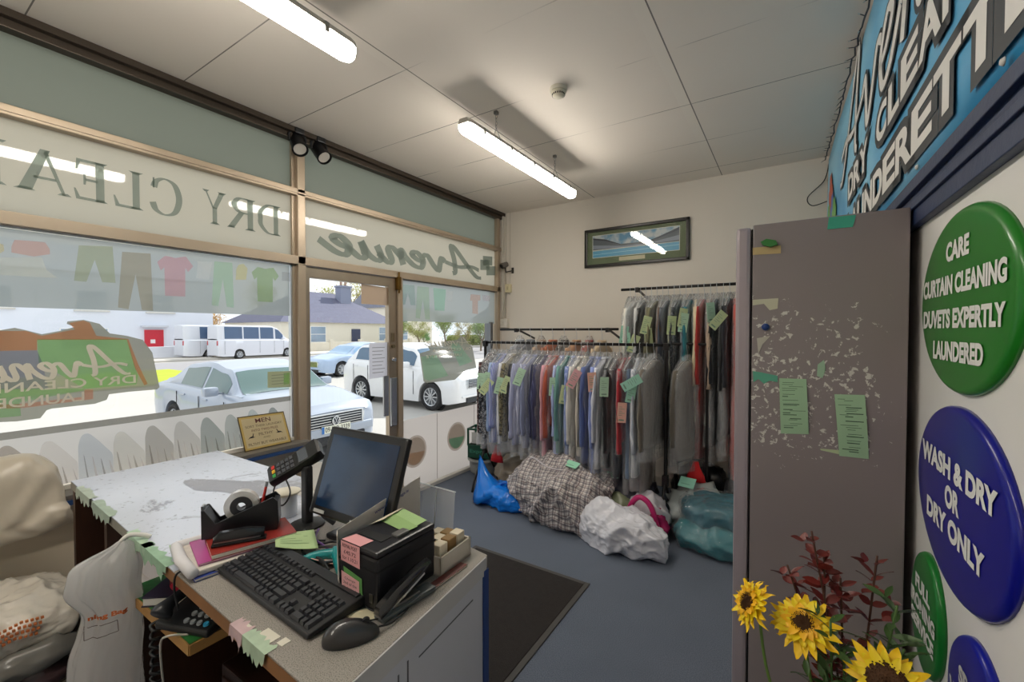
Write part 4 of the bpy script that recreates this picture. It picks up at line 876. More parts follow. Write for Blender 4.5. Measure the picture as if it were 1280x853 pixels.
def dome_sign(label, y, z, ry, rz, col, lines, tw=None):
    t = thing('round_sign', label, 'sign', rwf(y, z-rz, .0), 0, 'domed oval signs on the wall'); n = 56
    prof = [(1.0,.0),(1.0,.006),(.99,.010),(.975,.0135),(.955,.0155),(.93,.0165),(.6,.0178),(.3,.0182),(.02,.0184)]
    rings = [[rwf(y + ry*k*cos(2*pi*i/n), z + rz*k*sin(2*pi*i/n), d) for i in range(n)] for k, d in prof]
    G().loft(rings).build('sign_face', mat(col, .3, vary=.03, coat=.25, spec=.3), t, world=True, smooth=True)
    for body, dz, w, h in lines:
        lettering(G(), body, w, h, lambda u, v, d: rwf(y - u, z + v, d), .0192, .05, 0, 0, dz).build('lettering', mat('#eeeeea', .4), t, world=True)
dome_sign('green oval sign reading CARE CURTAIN CLEANING DUVETS EXPERTLY LAUNDERED', 1.345, 1.617, .295, .207, '#1c7a1e', [('CARE', .118, .14, .040), ('CURTAIN CLEANING', .042, .50, .040), ('DUVETS EXPERTLY', -.036, .49, .040), ('LAUNDERED', -.112, .31, .040)])
dome_sign('blue oval sign reading WASH & DRY OR DRY ONLY', 1.345, 1.17, .300, .212, '#010a86', [('WASH & DRY', .068, .46, .046), ('OR', .002, .085, .046), ('DRY ONLY', -.068, .36, .046)])
dome_sign('smaller green oval sign reading FULL IRONING SERVICE', 1.555, .798, .130, .160, '#13792c', [('FULL', .062, .13, .036), ('IRONING', .008, .215, .036), ('SERVICE', -.046, .20, .036)])
dome_sign('blue oval sign beginning SPOT, cut off by the foot of the picture', 1.215, .765, .150, .160, '#04159a', [('SPOT', .06, .12, .036), ('WASHING', .0, .23, .036)])

# ================================================================ LOCKER
LX0, LX1, LY, LH = -.112, .292, 1.70, 1.915
lk = thing('steel_locker', 'tall grey-brown steel locker with torn sticker marks and green receipts', 'locker', ((LX0+LX1)/2, LY+.25, 0))
def locker_mat():
    m = bpy.data.materials.new('locker_paint'); m.use_nodes = True; nt = m.node_tree; b = nt.nodes['Principled BSDF']; oc = objco(nt); X, Y, Z = nsep(nt, oc)
    n1 = nnoise(nt, 58, 5, oc, .6, .5); n2 = nnoise(nt, 5.5, 3, oc)
    # patch of old adhesive, bounded by shape: between heights and towards the door side
    hz = nmath(nt, 'SUBTRACT', 1.0, nmath(nt, 'MULTIPLY', nmath(nt, 'ABSOLUTE', nmath(nt, 'SUBTRACT', Z, 1.38)), 2.9)); hx = nmath(nt, 'SUBTRACT', 1.0, nmath(nt, 'MULTIPLY', nmath(nt, 'ABSOLUTE', nmath(nt, 'ADD', X, .07)), 3.6))
    w = nmath(nt, 'MINIMUM', hz, hx); s = nmath(nt, 'ADD', nmath(nt, 'ADD', n1, nmath(nt, 'MULTIPLY', n2, .35)), nmath(nt, 'MULTIPLY', nmath(nt, 'MINIMUM', w, .45), .42))
    mask = nmath(nt, 'MULTIPLY', nstep(nt, s, .955, .975), nmath(nt, 'GREATER_THAN', w, .02))
    base = nmix(nt, nnoise(nt, 1.5, 3, oc), rgb('#82787a'), rgb('#948a8a')); o = nmix(nt, mask, base, rgb('#d2cfc8'))
    nt.links.new(o, b.inputs['Base Color']); b.inputs['Roughness'].default_value = .33; b.inputs['Specular IOR Level'].default_value = .55; return m
lm = locker_mat()
G().box(LX0, LX1, LY, LY+.5, .04, LH, bev=.004).build('cabinet_body', lm, lk, world=True)
d = G().box(LX0-.052, LX0-.006, LY+.002, LY+.5, .05, LH-.004, bev=.012).build('door', mat('#a69ca2', .3, .25, vary=.05), lk, world=True)
G().box(LX0-.006, LX0, LY+.02, LY+.48, .05, LH-.01).build('door_gap', DARK, lk, world=True)
G().box(LX0-.06, LX0-.05, LY+.42, LY+.45, .95, 1.1, bev=.003).build('handle', METAL, d, world=True)
G().box(LX0, LX1, LY+.01, LY+.49, 0, .04).build('plinth', DARK, lk, world=True)
def scrap(name, label, cat, pts, col, y=LY-.0012, top=True):
    P = [hit(a, b, 1, LY) for a, b in pts]; o = G().prism([(p.x, p.z) for p in P], lambda u, v, d: Vector((u, y-d, v)), 0, .0008).build(name, mat(col, .7, vary=.05), None if top else lk, world=True)
    if top: prop(o, label, cat)
    return o
def receipt(label, pts, seed):
    P = [hit(a, b, 1, LY) for a, b in pts]; cx = sum(p.x for p in P)/4; zb = min(p.z for p in P); t = thing('receipt', label, 'receipt', (cx, LY, zb), 0, 'pale green receipts taped to the locker')
    tl, tr, br, bl = P; fn = lambda a, b, d: (tl.lerp(tr, a)).lerp(bl.lerp(br, a), b) + Vector((0, -.0015-d-.006*sin(b*pi), 0)); g = G(); n = 12
    vs = [fn(a, k/n, 0) for k in range(n+1) for a in (0, .5, 1)]; G().add(vs, [(k*3+j, k*3+j+1, k*3+j+4, k*3+j+3) for k in range(n) for j in (0,1)]).build('paper', mat('#a3c6a0', .7, vary=.04), t, world=True, solid=.0006)
    r = random.Random(seed); b = .07
    while b < .95:
        a0 = r.choice((.1,.12,.3,.35)); a1 = min(.92, a0 + r.uniform(.2,.6)); hh = r.choice((.007,.007,.014)); g.quad(fn(a0, b, .001), fn(a1, b, .001), fn(a1, b+hh, .001), fn(a0, b+hh, .001)); b += r.choice((.025,.035,.07))
    g.build('print', mat('#4a6150', .8), t, world=True); return t
receipt('pale green receipt on the locker nearer its door edge', [(974,473),(1008,474),(1011,543),(976,542)], 1)
receipt('pale green receipt on the locker nearer the wall of signs', [(1043,493),(1081,494),(1086,574),(1049,570)], 2)
scrap('tape_strip', 'strip of teal tape folded over the top edge of the locker', 'tape', [(1036,272),(1070,269),(1066,284),(1034,287)], '#3fa68c')
scrap('masking_tape', 'strip of beige tape near the top of the locker', 'tape', [(941,310),(976,307),(976,317),(941,319)], '#c0a878')
scrap('tape_scrap', 'torn green tape scrap level with the receipts on the locker', 'tape', [(941,464),(953,466),(972,470),(972,478),(962,476),(955,480),(948,474),(942,478)], '#5aa68c')
scrap('paper_scrap', None, None, [(941,375),(973,373),(972,386),(962,388),(955,380),(941,382)], '#c5c3ab', top=False)
scrap('paper_scrap', None, None, [(946,423),(963,420),(953,431),(948,443)], '#bdb9ab', top=False)
scrap('paper_scrap', None, None, [(1022,456),(1030,450),(1032,462),(1028,473),(1021,470)], '#9fc0a2', top=False)
scrap('tape_scrap', 'sliver of pale tape beside the foot of the receipt nearer the wall', 'tape', [(1025,561),(1049,563),(1049,568),(1026,563)], '#b9c79c')
t = G().lathe([(.001,.013),(.008,.011),(.012,.005),(.012,0)], 20, Matrix.Translation(hit(957,409,1,LY)+V((0,-.001,0))) @ Matrix.Rotation(pi/2, 4, 'X')).build('magnet', mat('#1f3f80', .3), None, world=True, smooth=True); prop(t, 'round blue magnet on the locker', 'magnet')
t = G().add([hit(a,b,1,LY-.01) for a,b in ((951,303),(958,299),(970,301),(972,306),(963,309),(954,307))], [tuple(range(6))]).build('green_clip', mat('#2f7a35', .4), None, world=True, solid=.012); prop(t, 'small green clip above the beige tape on the locker', 'clip')

# ================================================================ RACKS
RB = mat('#221f1f', .35, .4)
def rack(label, x0, x1, y, z, legs=(), nm='clothes_rack', hooks=()):
    t = thing(nm, label, 'clothes rack', ((x0+x1)/2, y, 0), 0)
    G().tube([(x0-.03, y, z), (x1+.03, y, z)], .0125, 12).build('rail', RB, t, world=True, smooth=True)
    for x in legs:
        G().tube([(x, y, .36), (x, y, z-.01)], .014, 10).box(x-.02, x+.02, y-.02, y+.02, z-.04, z+.016, bev=.004).build('post', RB, t, world=True)
        for s in (-1, 1):
            G().tube(smooth([(x, y, .40), (x-.0, y+s*.05, .30), (x, y+s*.17, .12), (x, y+s*.22, .0)], 5), .011, 8).build('foot', RB, t, world=True, smooth=True)
        G().box(x-.022, x+.022, y-.03, y+.03, .33, .42, bev=.006).build('joint', RB, t, world=True)
    for x in hooks: G().tube([(x, y+.0, z), (x, y+.1, z-.02), (x, YB, z-.10)], .012, 8).box(x-.015, x+.015, y-.02, y+.02, z-.03, z+.014).build('bracket', RB, t, world=True)
    return t
rack('front black clothes rack packed with bagged shirts', -2.57, -.815, 3.5, 1.445, (-2.57, -.815))
rack('black rail behind the front rack near the shopfront corner', -2.73, -1.42, 4.05, 1.575, (), 'back_rail', (-2.55, -1.5))
rack('highest black rail, carrying long bagged coats behind the locker', -1.30, .10, 3.95, 1.94, (), 'high_rail', (-1.18, -.1))
def garment(kind, label, x, y, z, length, col, m2=None, hw=.215, seed=0, rz=0, ticket=None, group=None, thick=.030, cat='shirt', name='hanging_shirt', cover=True, sleeves=True, pattern=None, cl=.10):
    r = random.Random(seed); t = thing(name, label, cat, (x, y, z), R(rz), group); ph = r.uniform(0, 50)
    fm = mat(col, .8, vary=.12, vs=6, pattern=pattern, col2=m2, bump=.15, bs=30, sheen=.2)
    g = G().tube(smooth([(0,.012,-.012),(0,.016,.008),(0,.0,.018),(0,-.016,.006),(0,-.008,-.03),(0,0,-.05),(0,0,-.10)], 5), .0022, 6)
    g.tube([(0,0,-.10),(0,-.10,-.135),(0,-.19,-.19),(0,-.185,-.20),(0,.185,-.20),(0,.19,-.19),(0,.10,-.135),(0,0,-.10)], .003, 6); g.build('hanger', mat('#c9cccf', .3, .6), t)
    n = 30; rings = []
    prof = [(-.118,.055,.7),(-.135,.075,1),(-.16,hw*.55,.95),(-.19,hw*.84,.95),(-.225,hw*.98,1)] if kind != 'trousers' else [(-.195,.12,.5),(-.205,.125,.8)]
    K = 14; zs = prof[-1][0]
    for k in range(1, K+1):
        q = k/K; prof.append((zs + (-length-zs)*q, (hw*(.98+.06*q) if kind != 'trousers' else .125-.02*q) , 1+.25*q))
    for z_, w, tk in prof:
        ring = []
        for i in range(n):
            a = 2*pi*i/n; yy = w*math.copysign(abs(cos(a))**.7, cos(a)); xx = thick*tk*math.copysign(abs(sin(a))**.6, sin(a))
            f = (noise.noise((yy*9+ph, z_*.9, ph))*.010 + (.25-abs(noise.noise((yy*17+ph, z_*1.3, ph*2))))*.022 + noise.noise((yy*30, z_*9, ph))*.004)*min(1, (-z_-.12)*4)
            ring.append((xx + f, yy*(1+.04*noise.noise((z_*4, ph, a))), z_ + .012*noise.noise((yy*7, ph, 3))*(1 if z_ < -length+.05 else 0)))
        rings.append(ring)
    G().loft(rings).build('garment_body', fm, t, smooth=True)
    if sleeves and kind != 'trousers':
        for s in (-1, 1):
            sl = min(length-.12, .60 + r.uniform(-.03,.05)); rr = []; m_ = 14; lean = r.uniform(-.012, .012)
            for k in range(17):
                q = k/16; cy_ = s*(hw*.92 + .032*sin(min(q*1.8,1)*pi/2)); w_ = (.034 + .012*sin(q*pi)); x_ = lean*q; z_ = -.205 - sl*q - (.0 if k else -.02)
                rr.append([(x_ + (.016+.004*sin(q*9+ph))*cos(2*pi*j/m_) + .012*(.25-abs(noise.noise((j*.9+ph, q*4, s))))*(q > .03) + .006*noise.noise((j*1.7, q*11+ph, s)), cy_ + w_*(.55 if k == 0 else 1)*sin(2*pi*j/m_) + .010*noise.noise((q*5+ph, s*3, j*.5)), z_ + .010*noise.noise((j, q*8, ph))) for j in range(m_)])
            G().loft(rr).build('sleeve', fm, t, smooth=True)
    if kind == 'shirt':
        G().tube([(.0, .05*cos(a*pi/8)*1.1, -.115 + .012*sin(a*pi/8)) if 0 else (.028*sin(a*pi/8), .056*cos(a*pi/8), -.118) for a in range(17)], .012, 8, cap=False).build('collar', fm, t, smooth=True)
    if cover:
        rings = []; n = 26; cp = [(-.065,.02,.5),(-.10,.07,.9),(-.15,hw*.62,1.2),(-.20,hw*1.02,1.3)]
        for k in range(1, 13): q = k/12; cp.append((-.20 + (-length-cl+.20)*q, hw*1.12 if kind != 'trousers' else .17, 1.45+.3*q))
        for z_, w, tk in cp:
            rings.append([((thick*tk)*math.copysign(abs(sin(2*pi*i/n))**.7, sin(2*pi*i/n)) + .02*noise.noise((i*.7+ph, z_*5, 1)), w*math.copysign(abs(cos(2*pi*i/n))**.8, cos(2*pi*i/n)) + .016*noise.noise((ph, z_*6, i*.5)), z_) for i in range(n)])
        G().loft(rings, cap=False).build('plastic_cover', PLASTIC, t, smooth=True, normals=False)
    if ticket:
        tc, tz, ta, ty = ticket; mm = Matrix.Translation((.012, -hw*1.12 - .012 + ty, tz)) @ Matrix.Rotation(R(38), 4, 'Z') @ Matrix.Rotation(R(ta), 4, 'Y')
        tk = G().box(-.036, .036, -.001, .001, -.155, 0, mm).build('ticket', mat({'g':'#bcdcc0','y':'#cbd8a6','p':'#ecb4b6','o':'#eeb8a6','b':'#a9dcc6'}[tc], .6, vary=.04), t)
        lg = G(); [lg.box(-.024, .0+.02*(k % 2), -.0016, -.0011, -.035-k*.016, -.032-k*.016, mm) for k in range(5)]; lg.box(-.02,.02,-.0016,-.0011,-.14,-.13,mm); lg.build('ticket_print', mat('#7f9f86', .8), tk)
    return t
FR = 'bagged garments on the front rack'
front = [ # colour, second colour, pattern, length, ticket, words, kind
 ('#5b3436','#23222a','plaid',.87,None,'dark red plaid shirt, first on the front rack from the shopfront','shirt'),
 ('#2d2e34','#b9b9bd','floral',.90,('g',-.28,4,0),'black and white flecked shirt next to the dark red plaid shirt','shirt'),
 ('#a9bfe4',None,None,.93,('g',-.27,8,0),'pale blue shirt just after the black and white flecked shirt','shirt'),
 ('#8793cf','#c9cde8','stripe',.93,('y',-.34,38,0),'periwinkle striped shirt between the pale blue shirt and a white one','shirt'),
 ('#dfe1ea',None,None,.93,None,'white shirt near the shopfront end of the front rack, before the olive one','shirt'),
 ('#8c8468','#3a3936','floral',.90,('g',-.31,14,0),'olive patterned shirt near the shopfront end of the front rack','shirt'),
 ('#26272f',None,None,.88,('y',-.30,24,.0),'black shirt after the olive patterned shirt','shirt'),
 ('#bcc0dd','#9aa0cc','stripe',.92,None,'pale lavender shirt after the black one','shirt'),
 ('#a3a8c4','#d7d9e8','stripe',.90,None,'grey-lavender striped shirt','shirt'),
 ('#8f96b8',None,None,.93,('g',-.22,22,0),'slate lavender shirt whose ticket tilts beside the navy shirts','shirt'),
 ('#2b2f52',None,None,.90,None,'navy shirt, the one nearer the shopfront of two together','shirt'),
 ('#33355c','#55597f','stripe',.92,None,'navy pinstriped shirt beside the pink one','shirt'),
 ('#d49aa6',None,None,1.02,None,'dusty pink shirt in the middle of the front rack','shirt'),
 ('#b0523c',None,None,.72,None,'short rust-coloured top beside the dusty pink shirt','shirt'),
 ('#a9b4e0',None,None,.98,('g',-.28,3,0),'light blue shirt behind a long upright green ticket','shirt'),
 ('#6f9f98',None,None,.92,None,'teal-grey shirt beside the light blue one','shirt'),
 ('#6d82c0','#a9b6de','stripe',1.0,('y',-.34,10,0),'mid blue striped shirt with a yellow-green ticket','shirt'),
 ('#e2dfdc',None,None,1.02,None,'white shirt in the middle of the front rack','shirt'),
 ('#cfc6b8',None,None,.92,('p',-.21,30,0),'cream shirt with a pink ticket','shirt'),
 ('#5b6ba0',None,None,.98,None,'steel blue shirt beside the cream one','shirt'),
 ('#8f9fdc',None,None,1.12,('o',-.22,-4,0),'long cornflower blue shirt hanging lowest on the front rack','shirt'),
 ('#d9dbe6',None,None,1.0,None,'bluish white shirt beside the black trousers','shirt'),
 ('#1d1f24',None,None,.98,('g',-.25,2,0),'black jacket with an upright green ticket','jacket'),
 ('#2a3144',None,None,1.10,None,'dark navy trousers on a hanger','trousers'),
 ('#a8222e',None,None,.76,None,'bright red top near the post end of the front rack','shirt'),
 ('#7fa0cc',None,None,1.08,('o',-.44,4,0),'pale blue denim trousers with a salmon ticket','trousers'),
 ('#aeb4c0','#e1e3e8','stripe',1.02,('b',-.28,12,0),'grey-white striped shirt beside the taupe jacket','shirt'),
 ('#7a6558',None,None,1.25,None,'brown trousers showing below the taupe jacket','trousers'),
 ('#6b6359',None,None,.78,('b',-.24,60,.0),'taupe jacket at the post end of the front rack','jacket')]
N_ = len(front)
for i, (c, c2, pat, ln, tk, lab, kd) in enumerate(front):
    x = -2.50 + (i+.3)*(1.63/N_)
    garment(kd, lab + ', in clear film' if len(lab.split()) < 11 else lab, x, 3.5, 1.445, ln, c, c2, seed=i+1, rz=(-1)**i*3 + (0 if i < N_-1 else -12), ticket=tk, group=FR, pattern=pat,
            cat='jacket' if kd == 'jacket' else 'trousers' if kd == 'trousers' else 'shirt', name={'jacket':'hanging_jacket','trousers':'hanging_trousers'}.get(kd, 'hanging_shirt'), thick=.024 if i < N_-1 else .04, hw=.215 if kd != 'jacket' else .225)
BR = 'garments on the rail behind the front rack'
for i, (c, lab) in enumerate((('#c9cbd6','pale garment on the rear rail nearest the shopfront corner'),('#8a8d94','grey garment on the rear rail beside the pale one'),('#b9a08a','tan garment on the rear rail behind the lavender shirts'),('#c07a5e','orange-brown garment on the rear rail'),('#4a4038','dark brown garment on the rear rail'),('#caa080','peach garment on the rear rail'),('#a8433e','red garment at the inner end of the rear rail'),('#d8c2a4','cream garment at the inner end of the rear rail'))):
    garment('shirt', lab, -2.50 + i*.135, 4.05, 1.575, .95, c, seed=60+i, group=BR, cover=i % 2 == 0, name='hanging_garment', cat='garment', rz=(-1)**i*5)
HR = 'long bagged garments on the highest rail'
high = [('#e0ddd2',None,None,.62,('b',-.34,8,0),'short cream jacket at the open end of the highest rail','jacket'),
 ('#d2d3cf',None,None,.66,('b',-.40,-6,0),'short pale grey jacket next to the cream one on the highest rail','jacket'),
 ('#c4c5c4',None,None,.75,None,'light grey blouse on the highest rail','shirt'),
 ('#3b3a38',None,None,.85,('y',-.42,20,0),'charcoal jacket with a yellow ticket on the highest rail','jacket'),
 ('#6d6a55',None,None,.9,('y',-.36,-6,0),'olive drab jacket on the highest rail','jacket'),
 ('#7d7a5c',None,None,.8,('y',-.26,14,0),'khaki jacket on the highest rail','jacket'),
 ('#5d4a3f',None,None,.95,None,'brown jacket on the highest rail','jacket'),
 ('#4c5564',None,None,1.0,None,'slate blue jacket on the highest rail','jacket'),
 ('#7b7c70',None,None,1.2,None,'grey-green long coat on the highest rail','coat'),
 ('#35383c','#6f7278','floral',1.35,('y',-.26,4,0),'dark glittery dress with a yellow-green ticket','dress'),
 ('#3a5560',None,None,1.45,('y',-.20,10,0),'long dark teal dress on the highest rail','dress'),
 ('#2f7f8c',None,None,1.30,('g',-.24,8,0),'bright teal dress on the highest rail','dress'),
 ('#d8c6a4',None,None,1.12,None,'long cream coat flaring to its hem on the highest rail','coat'),
 ('#b83430',None,None,1.42,None,'bright red dress behind the cream coat, hanging low','dress'),
 ('#b09a86',None,None,1.15,('g',-.16,-5,0),'long beige coat with a large green ticket','coat'),
 ('#23262c',None,None,1.30,None,'long black coat beside the beige coat','coat'),
 ('#16181c',None,None,1.25,None,'glossy black coat on the highest rail','coat'),
 ('#2a2b33',None,None,1.20,('y',-.24,40,0),'dark coat with a slanting yellow-green ticket beside the locker','coat'),
 ('#c2564e',None,None,1.55,None,'long coral red dress hanging closest to the locker','dress')]
for i, (c, c2, pat, ln, tk, lab, kd) in enumerate(high):
    x = -1.245 + i*.0485
    garment(kd, lab, x, 3.95, 1.94, ln, c, c2, seed=90+i, rz=(-1)**i*5, ticket=tk, group=HR, pattern=pat, cat=kd, name='hanging_'+kd, thick=.026, hw=.21, cl=.16)
garment('jacket', 'large taupe jacket hanging behind the front rack post', -.70, 3.72, 1.43, .88, '#665f55', seed=140, rz=-14, name='hanging_jacket', cat='jacket', thick=.05, cover=True)
G().tube([(-.86, 3.72, 1.45), (-.54, 3.72, 1.45)], .011, 8).build('short_rail', RB, None, world=True); prop(bpy.data.objects['short_rail'], 'short black rail behind the front rack post', 'rail')
G().tube([(-.55, 3.72, .0), (-.55, 3.72, 1.46)], .013, 8).build('rail_upright', RB, None, world=True); prop(bpy.data.objects['rail_upright'], 'black upright holding the short rail among the coats', 'post')
# ================================================================ THINGS ON THE FLOOR
def blob(name, label, cat, x, y, rx, ry, h, m, seed=0, crumple=.03, freq=4, rz=0, z0=0.0, peaks=(), ex=2.3, sub=5, kind=None, ridged=True, group=None, sag=.42, flat=.0):
    bm = bmesh.new(); bmesh.ops.create_icosphere(bm, subdivisions=sub, radius=1); c, s = cos(R(rz)), sin(R(rz)); sd_ = seed*7.3
    for v in bm.verts:
        d = v.co.normalized(); k = (abs(d.x)**ex + abs(d.y)**ex + abs(d.z)**ex)**(-1/ex); p = d*k
        q = Vector((p.x*rx, p.y*ry, p.z*h*.6)); nz = 0; a = 1; f = freq
        for o_ in range(4):
            n_ = noise.noise(q*f + Vector((sd_, o_*3, 0))); nz += a*((1-2*abs(n_))**2*1.15-.42 if ridged else n_*1.4); a *= .5; f *= 2.1
        q += d*nz*crumple*1.3 + d*(.22-abs(noise.noise(q*freq*3.1 + Vector((sd_,9,4)))))*crumple*.55; zz = h*sag + q.z
        for (ux, uy, ph, pw) in peaks:
            if d.z > -.1: zz += ph*math.exp(-(((p.x-ux)**2 + (p.y-uy)**2)/pw**2))
        zz = max(.002 + flat*.01, zz); v.co = Vector((q.x*c - q.y*s, q.x*s + q.y*c, zz))
    bm.verts.index_update(); g = G().add([v.co + Vector((x, y, z0)) for v in bm.verts], [[v.index for v in f.verts] for f in bm.faces]); bm.free()
    o = g.build(name, m, None, world=True, smooth=True); prop(o, label, cat, group); return o
def sheetmat(c, rough=.35, bump=.5, bs=25, **k): return mat(c, max(.2, rough*.7), bump=min(1, bump*1.8), bs=bs, key='crease', **k)
# mat
o = G().box(-1.865, -1.045, 1.05, 2.43, .0, .012, bev=.004).build('door_mat', mat('#2b2624', .95, vary=.3, vs=40, bump=.6, bs=300), None, world=True); prop(o, 'dark brown ribbed entrance mat on the blue carpet', 'mat')
G().box(-1.045, -1.015, 1.05, 2.46, .0, .009, bev=.003).box(-1.895, -1.865, 1.05, 2.46, .0, .009, bev=.003).box(-1.865, -1.045, 2.43, 2.46, 0, .009, bev=.003).build('mat_border', mat('#4d4b49', .8), o, world=True)
ob = bpy.data.objects['mat_border']
for v in ob.data.vertices: pass
# chequered laundry bag
b = blob('laundry_bag', 'large brown and white checked laundry bag slumped before the front rack', 'bag', -1.62, 3.27, .44, .30, .44, mat('#d5cfca', .45, vary=.05, pattern='check_bag', bump=.3, bs=14), 3, .035, 3.2, rz=-14, ex=2.8, peaks=((-.25,.1,.08,.5),), sub=6)
def ontop(o, x, y):
    me = o.data; best = 0
    for v in me.vertices:
        p = v.co + o.location
        if (p.x-x)**2 + (p.y-y)**2 < .0016: best = max(best, p.z)
    return best
def label_tag(label, o, x, y, rz, c='#9fdcbc', w=.13, h=.065, tilt=14, name='paper_ticket'):
    z = ontop(o, x, y) + .006; mm = Matrix.Translation((x, y, z)) @ Matrix.Rotation(R(rz), 4, 'Z') @ Matrix.Rotation(R(tilt), 4, 'X')
    t = thing(name, label, 'ticket', (x, y, z-.01)); G().box(-w/2, w/2, -h/2, h/2, 0, .0015, mm).build('ticket_paper', mat(c, .6, vary=.04), t, world=True)
    G().box(-w*.35, w*.2, -h*.2, -h*.14, .0016, .0021, mm).build('ticket_print', mat('#6f9f86', .8), t, world=True)
label_tag('green paper ticket lying on the checked laundry bag', b, -1.46, 3.16, -20, tilt=30)
G().tube(smooth([(-1.92,3.25,.40),(-1.80,3.12,.50),(-1.62,3.06,.46),(-1.46,3.13,.44)], 6), .006, 8).build('bag_strap', mat('#cfc9cf', .5), b, world=True, smooth=True)
blob('white_plastic_bag', 'crumpled white plastic sack in front of the checked laundry bag', 'bag', -1.0, 3.02, .34, .17, .25, sheetmat('#e2e2ea', .3, .55, 16, vary=.03), 8, .034, 3.0, rz=-6, ex=2.2, peaks=((-.45,.0,.06,.4),), sub=6)
# blue carrier bag with peak hung on the rack foot
bb = blob('blue_carrier_bag', 'bright blue woven carrier bag with one handle pulled up to the rack foot', 'bag', -2.13, 3.20, .27, .16, .17, sheetmat('#1580ea', .25, .5, 16, vary=.1), 12, .020, 4.5, rz=-6, ex=2.6)
g = G(); base = [(-2.42,3.10,.02),(-2.30,3.02,.03),(-2.14,3.08,.13),(-2.16,3.24,.14),(-2.30,3.30,.10),(-2.42,3.22,.03)]; apex = (-2.43,3.22,.40)
rings = []
for k in range(9):
    q = (k/8); qq = q**.8; rings.append([tuple(Vector(p).lerp(Vector(apex), qq) + Vector((.012*noise.noise((i*1.3, q*4, 2)),.012*noise.noise((i*1.3, q*4, 5)),-.045*sin(q*pi)))) for i, p in enumerate(smooth(base + [base[0]], 4)[:-1])])
g.loft(rings).build('bag_peak', sheetmat('#1580ea', .25, .5, 16, vary=.1), bb, world=True, smooth=True)
for y_, xx in ((3.16, -2.02), (3.3, -2.0)):
    G().tube(smooth([(xx-.16,y_,.14),(xx-.10,y_,.21),(xx+.0,y_+.01,.19),(xx+.10,y_,.21),(xx+.2,y_,.15)], 6), [.010]*25, 8).build('handle', mat('#0f5fc4', .4), bb, world=True, smooth=True)
lf = lambda u, v, d=0: Vector((-2.10+u, 3.20-.165-.012-d - .12*(v < 0)*0, .07+v))
# grey tub and green crate
t = thing('grey_tub', 'grey plastic tub under the green crate by the front rack foot', 'tub', (-2.83, 3.83, 0))
G().lathe([(.13,.0),(.15,.02),(.165,.15),(.175,.16),(.176,.175),(.165,.178),(.155,.03),(.01,.02)], 36, cap=False).build('tub_body', mat('#8f9290', .5), t, auto=40)
G().lathe([(.172,.15),(.182,.152),(.182,.172),(.172,.176)], 36, cap=False).build('rim', mat('#a8aaa6', .5), t, auto=40)
cr = thing('green_crate', 'dark green plastic crate with printed sides standing on the grey tub', 'crate', (-2.83, 3.83, .18))
mm = Matrix.Rotation(R(14), 4, 'Z'); g = G()
for (a, b_, c_, d_) in ((-.15,.15,-.11,-.10),(-.15,.15,.10,.11),(-.15,-.14,-.11,.11),(.14,.15,-.11,.11)):
    g.box(a, b_, c_, d_, 0, .14, mm, bev=.003); g.box(a-.004, b_+.004, c_-.004, d_+.004, .30, .32, mm, bev=.003)
for sx in (-.145, .145):
    for sy in (-.105, .105): g.box(sx-.01, sx+.01, sy-.01, sy+.01, .13, .31, mm, bev=.003)
g.box(-.15, .15, -.11, .11, 0, .008, mm); g.build('crate_body', mat('#0f4f3c', .4), cr)
pan = G().box(-.10, .14, -.112, -.106, .16, .28, mm).build('side_panel', mat('#c9cbc8', .5), cr)
lettering(G(), 'Express', .24, .05, lambda u, v, d: mm @ Vector((u, -.116, .07+v)), 0, .02).build('lettering', mat('#3f8f76', .5), cr)
t = G().lathe([(.001,.0),(.02,.0),(.03,.018),(.02,.036),(.001,.036)], 18, Matrix.Translation((-2.80, 3.80, .505)) @ Matrix.Rotation(pi/2, 4, 'X')).build('yellow_button', mat('#c9b23a', .4), None, world=True, smooth=True); prop(t, 'small yellow disc above the green crate', 'disc')
t.parent = cr; t.location = Vector(t.location) - cr.location
for k_ in ('label','category'): del t[k_]
# heaps under the racks
heap = [('beige_sack','crumpled beige sack behind the blue bag, under the front rack',-2.28,3.72,.25,.20,.30,'#9a8c78',21,.03,5),
 ('cream_bundle','bundle of cream cloth in clear film behind the checked bag',-1.98,3.60,.20,.16,.30,'#cfc6b4',22,.04,7),
 ('grey_sack','grey sack beside the green crate',-2.50,3.95,.20,.16,.42,'#7f7b74',23,.025,4),
 ('navy_bundle','dark navy patterned bundle behind the checked bag',-1.55,3.75,.26,.17,.40,'#1f2742',24,.03,6),
 ('dark_bundle','dark folded clothes in film beyond the checked bag',-1.15,3.50,.26,.16,.36,'#34343f',25,.04,7),
 ('orange_bundle','orange-topped bundle half hidden under the front rack',-1.22,3.85,.15,.13,.46,'#d08a2a',26,.03,5),
 ('green_sack','dull green sack between the checked bag and the pink bag',-1.13,3.36,.15,.12,.25,'#7d8468',27,.025,5),
 ('black_bundle','black clothes piled under the coats',-.62,3.95,.22,.16,.42,'#17171b',28,.03,5),
 ('white_film_bundle','clear film bundle by the foot of the front rack post',-.60,3.62,.20,.17,.34,'#a9b0b0',29,.045,7),
 ('grey_bundle','grey clothing bundle farthest under the coats near the locker',-.22,3.95,.24,.18,.40,'#55565c',30,.03,5)]
for n_, lab, x, y, rx, ry, h_, c, sd_, cr_, fr_ in heap: o = blob(n_, lab, 'bundle', x, y, rx, ry, h_, sheetmat(c, .4, .5, 20), sd_, cr_, fr_, group='bundles heaped under the racks', sub=4, rz=sd_*13 % 40)
o = blob('pink_bag', 'bright pink and white carrier bag behind the crumpled white sack', 'bag', -.90, 3.33, .13, .12, .30, mat('#d8d3da', .35, vary=.3, vs=3, bump=.4, bs=18), 33, .03, 6, rz=10, sub=4)
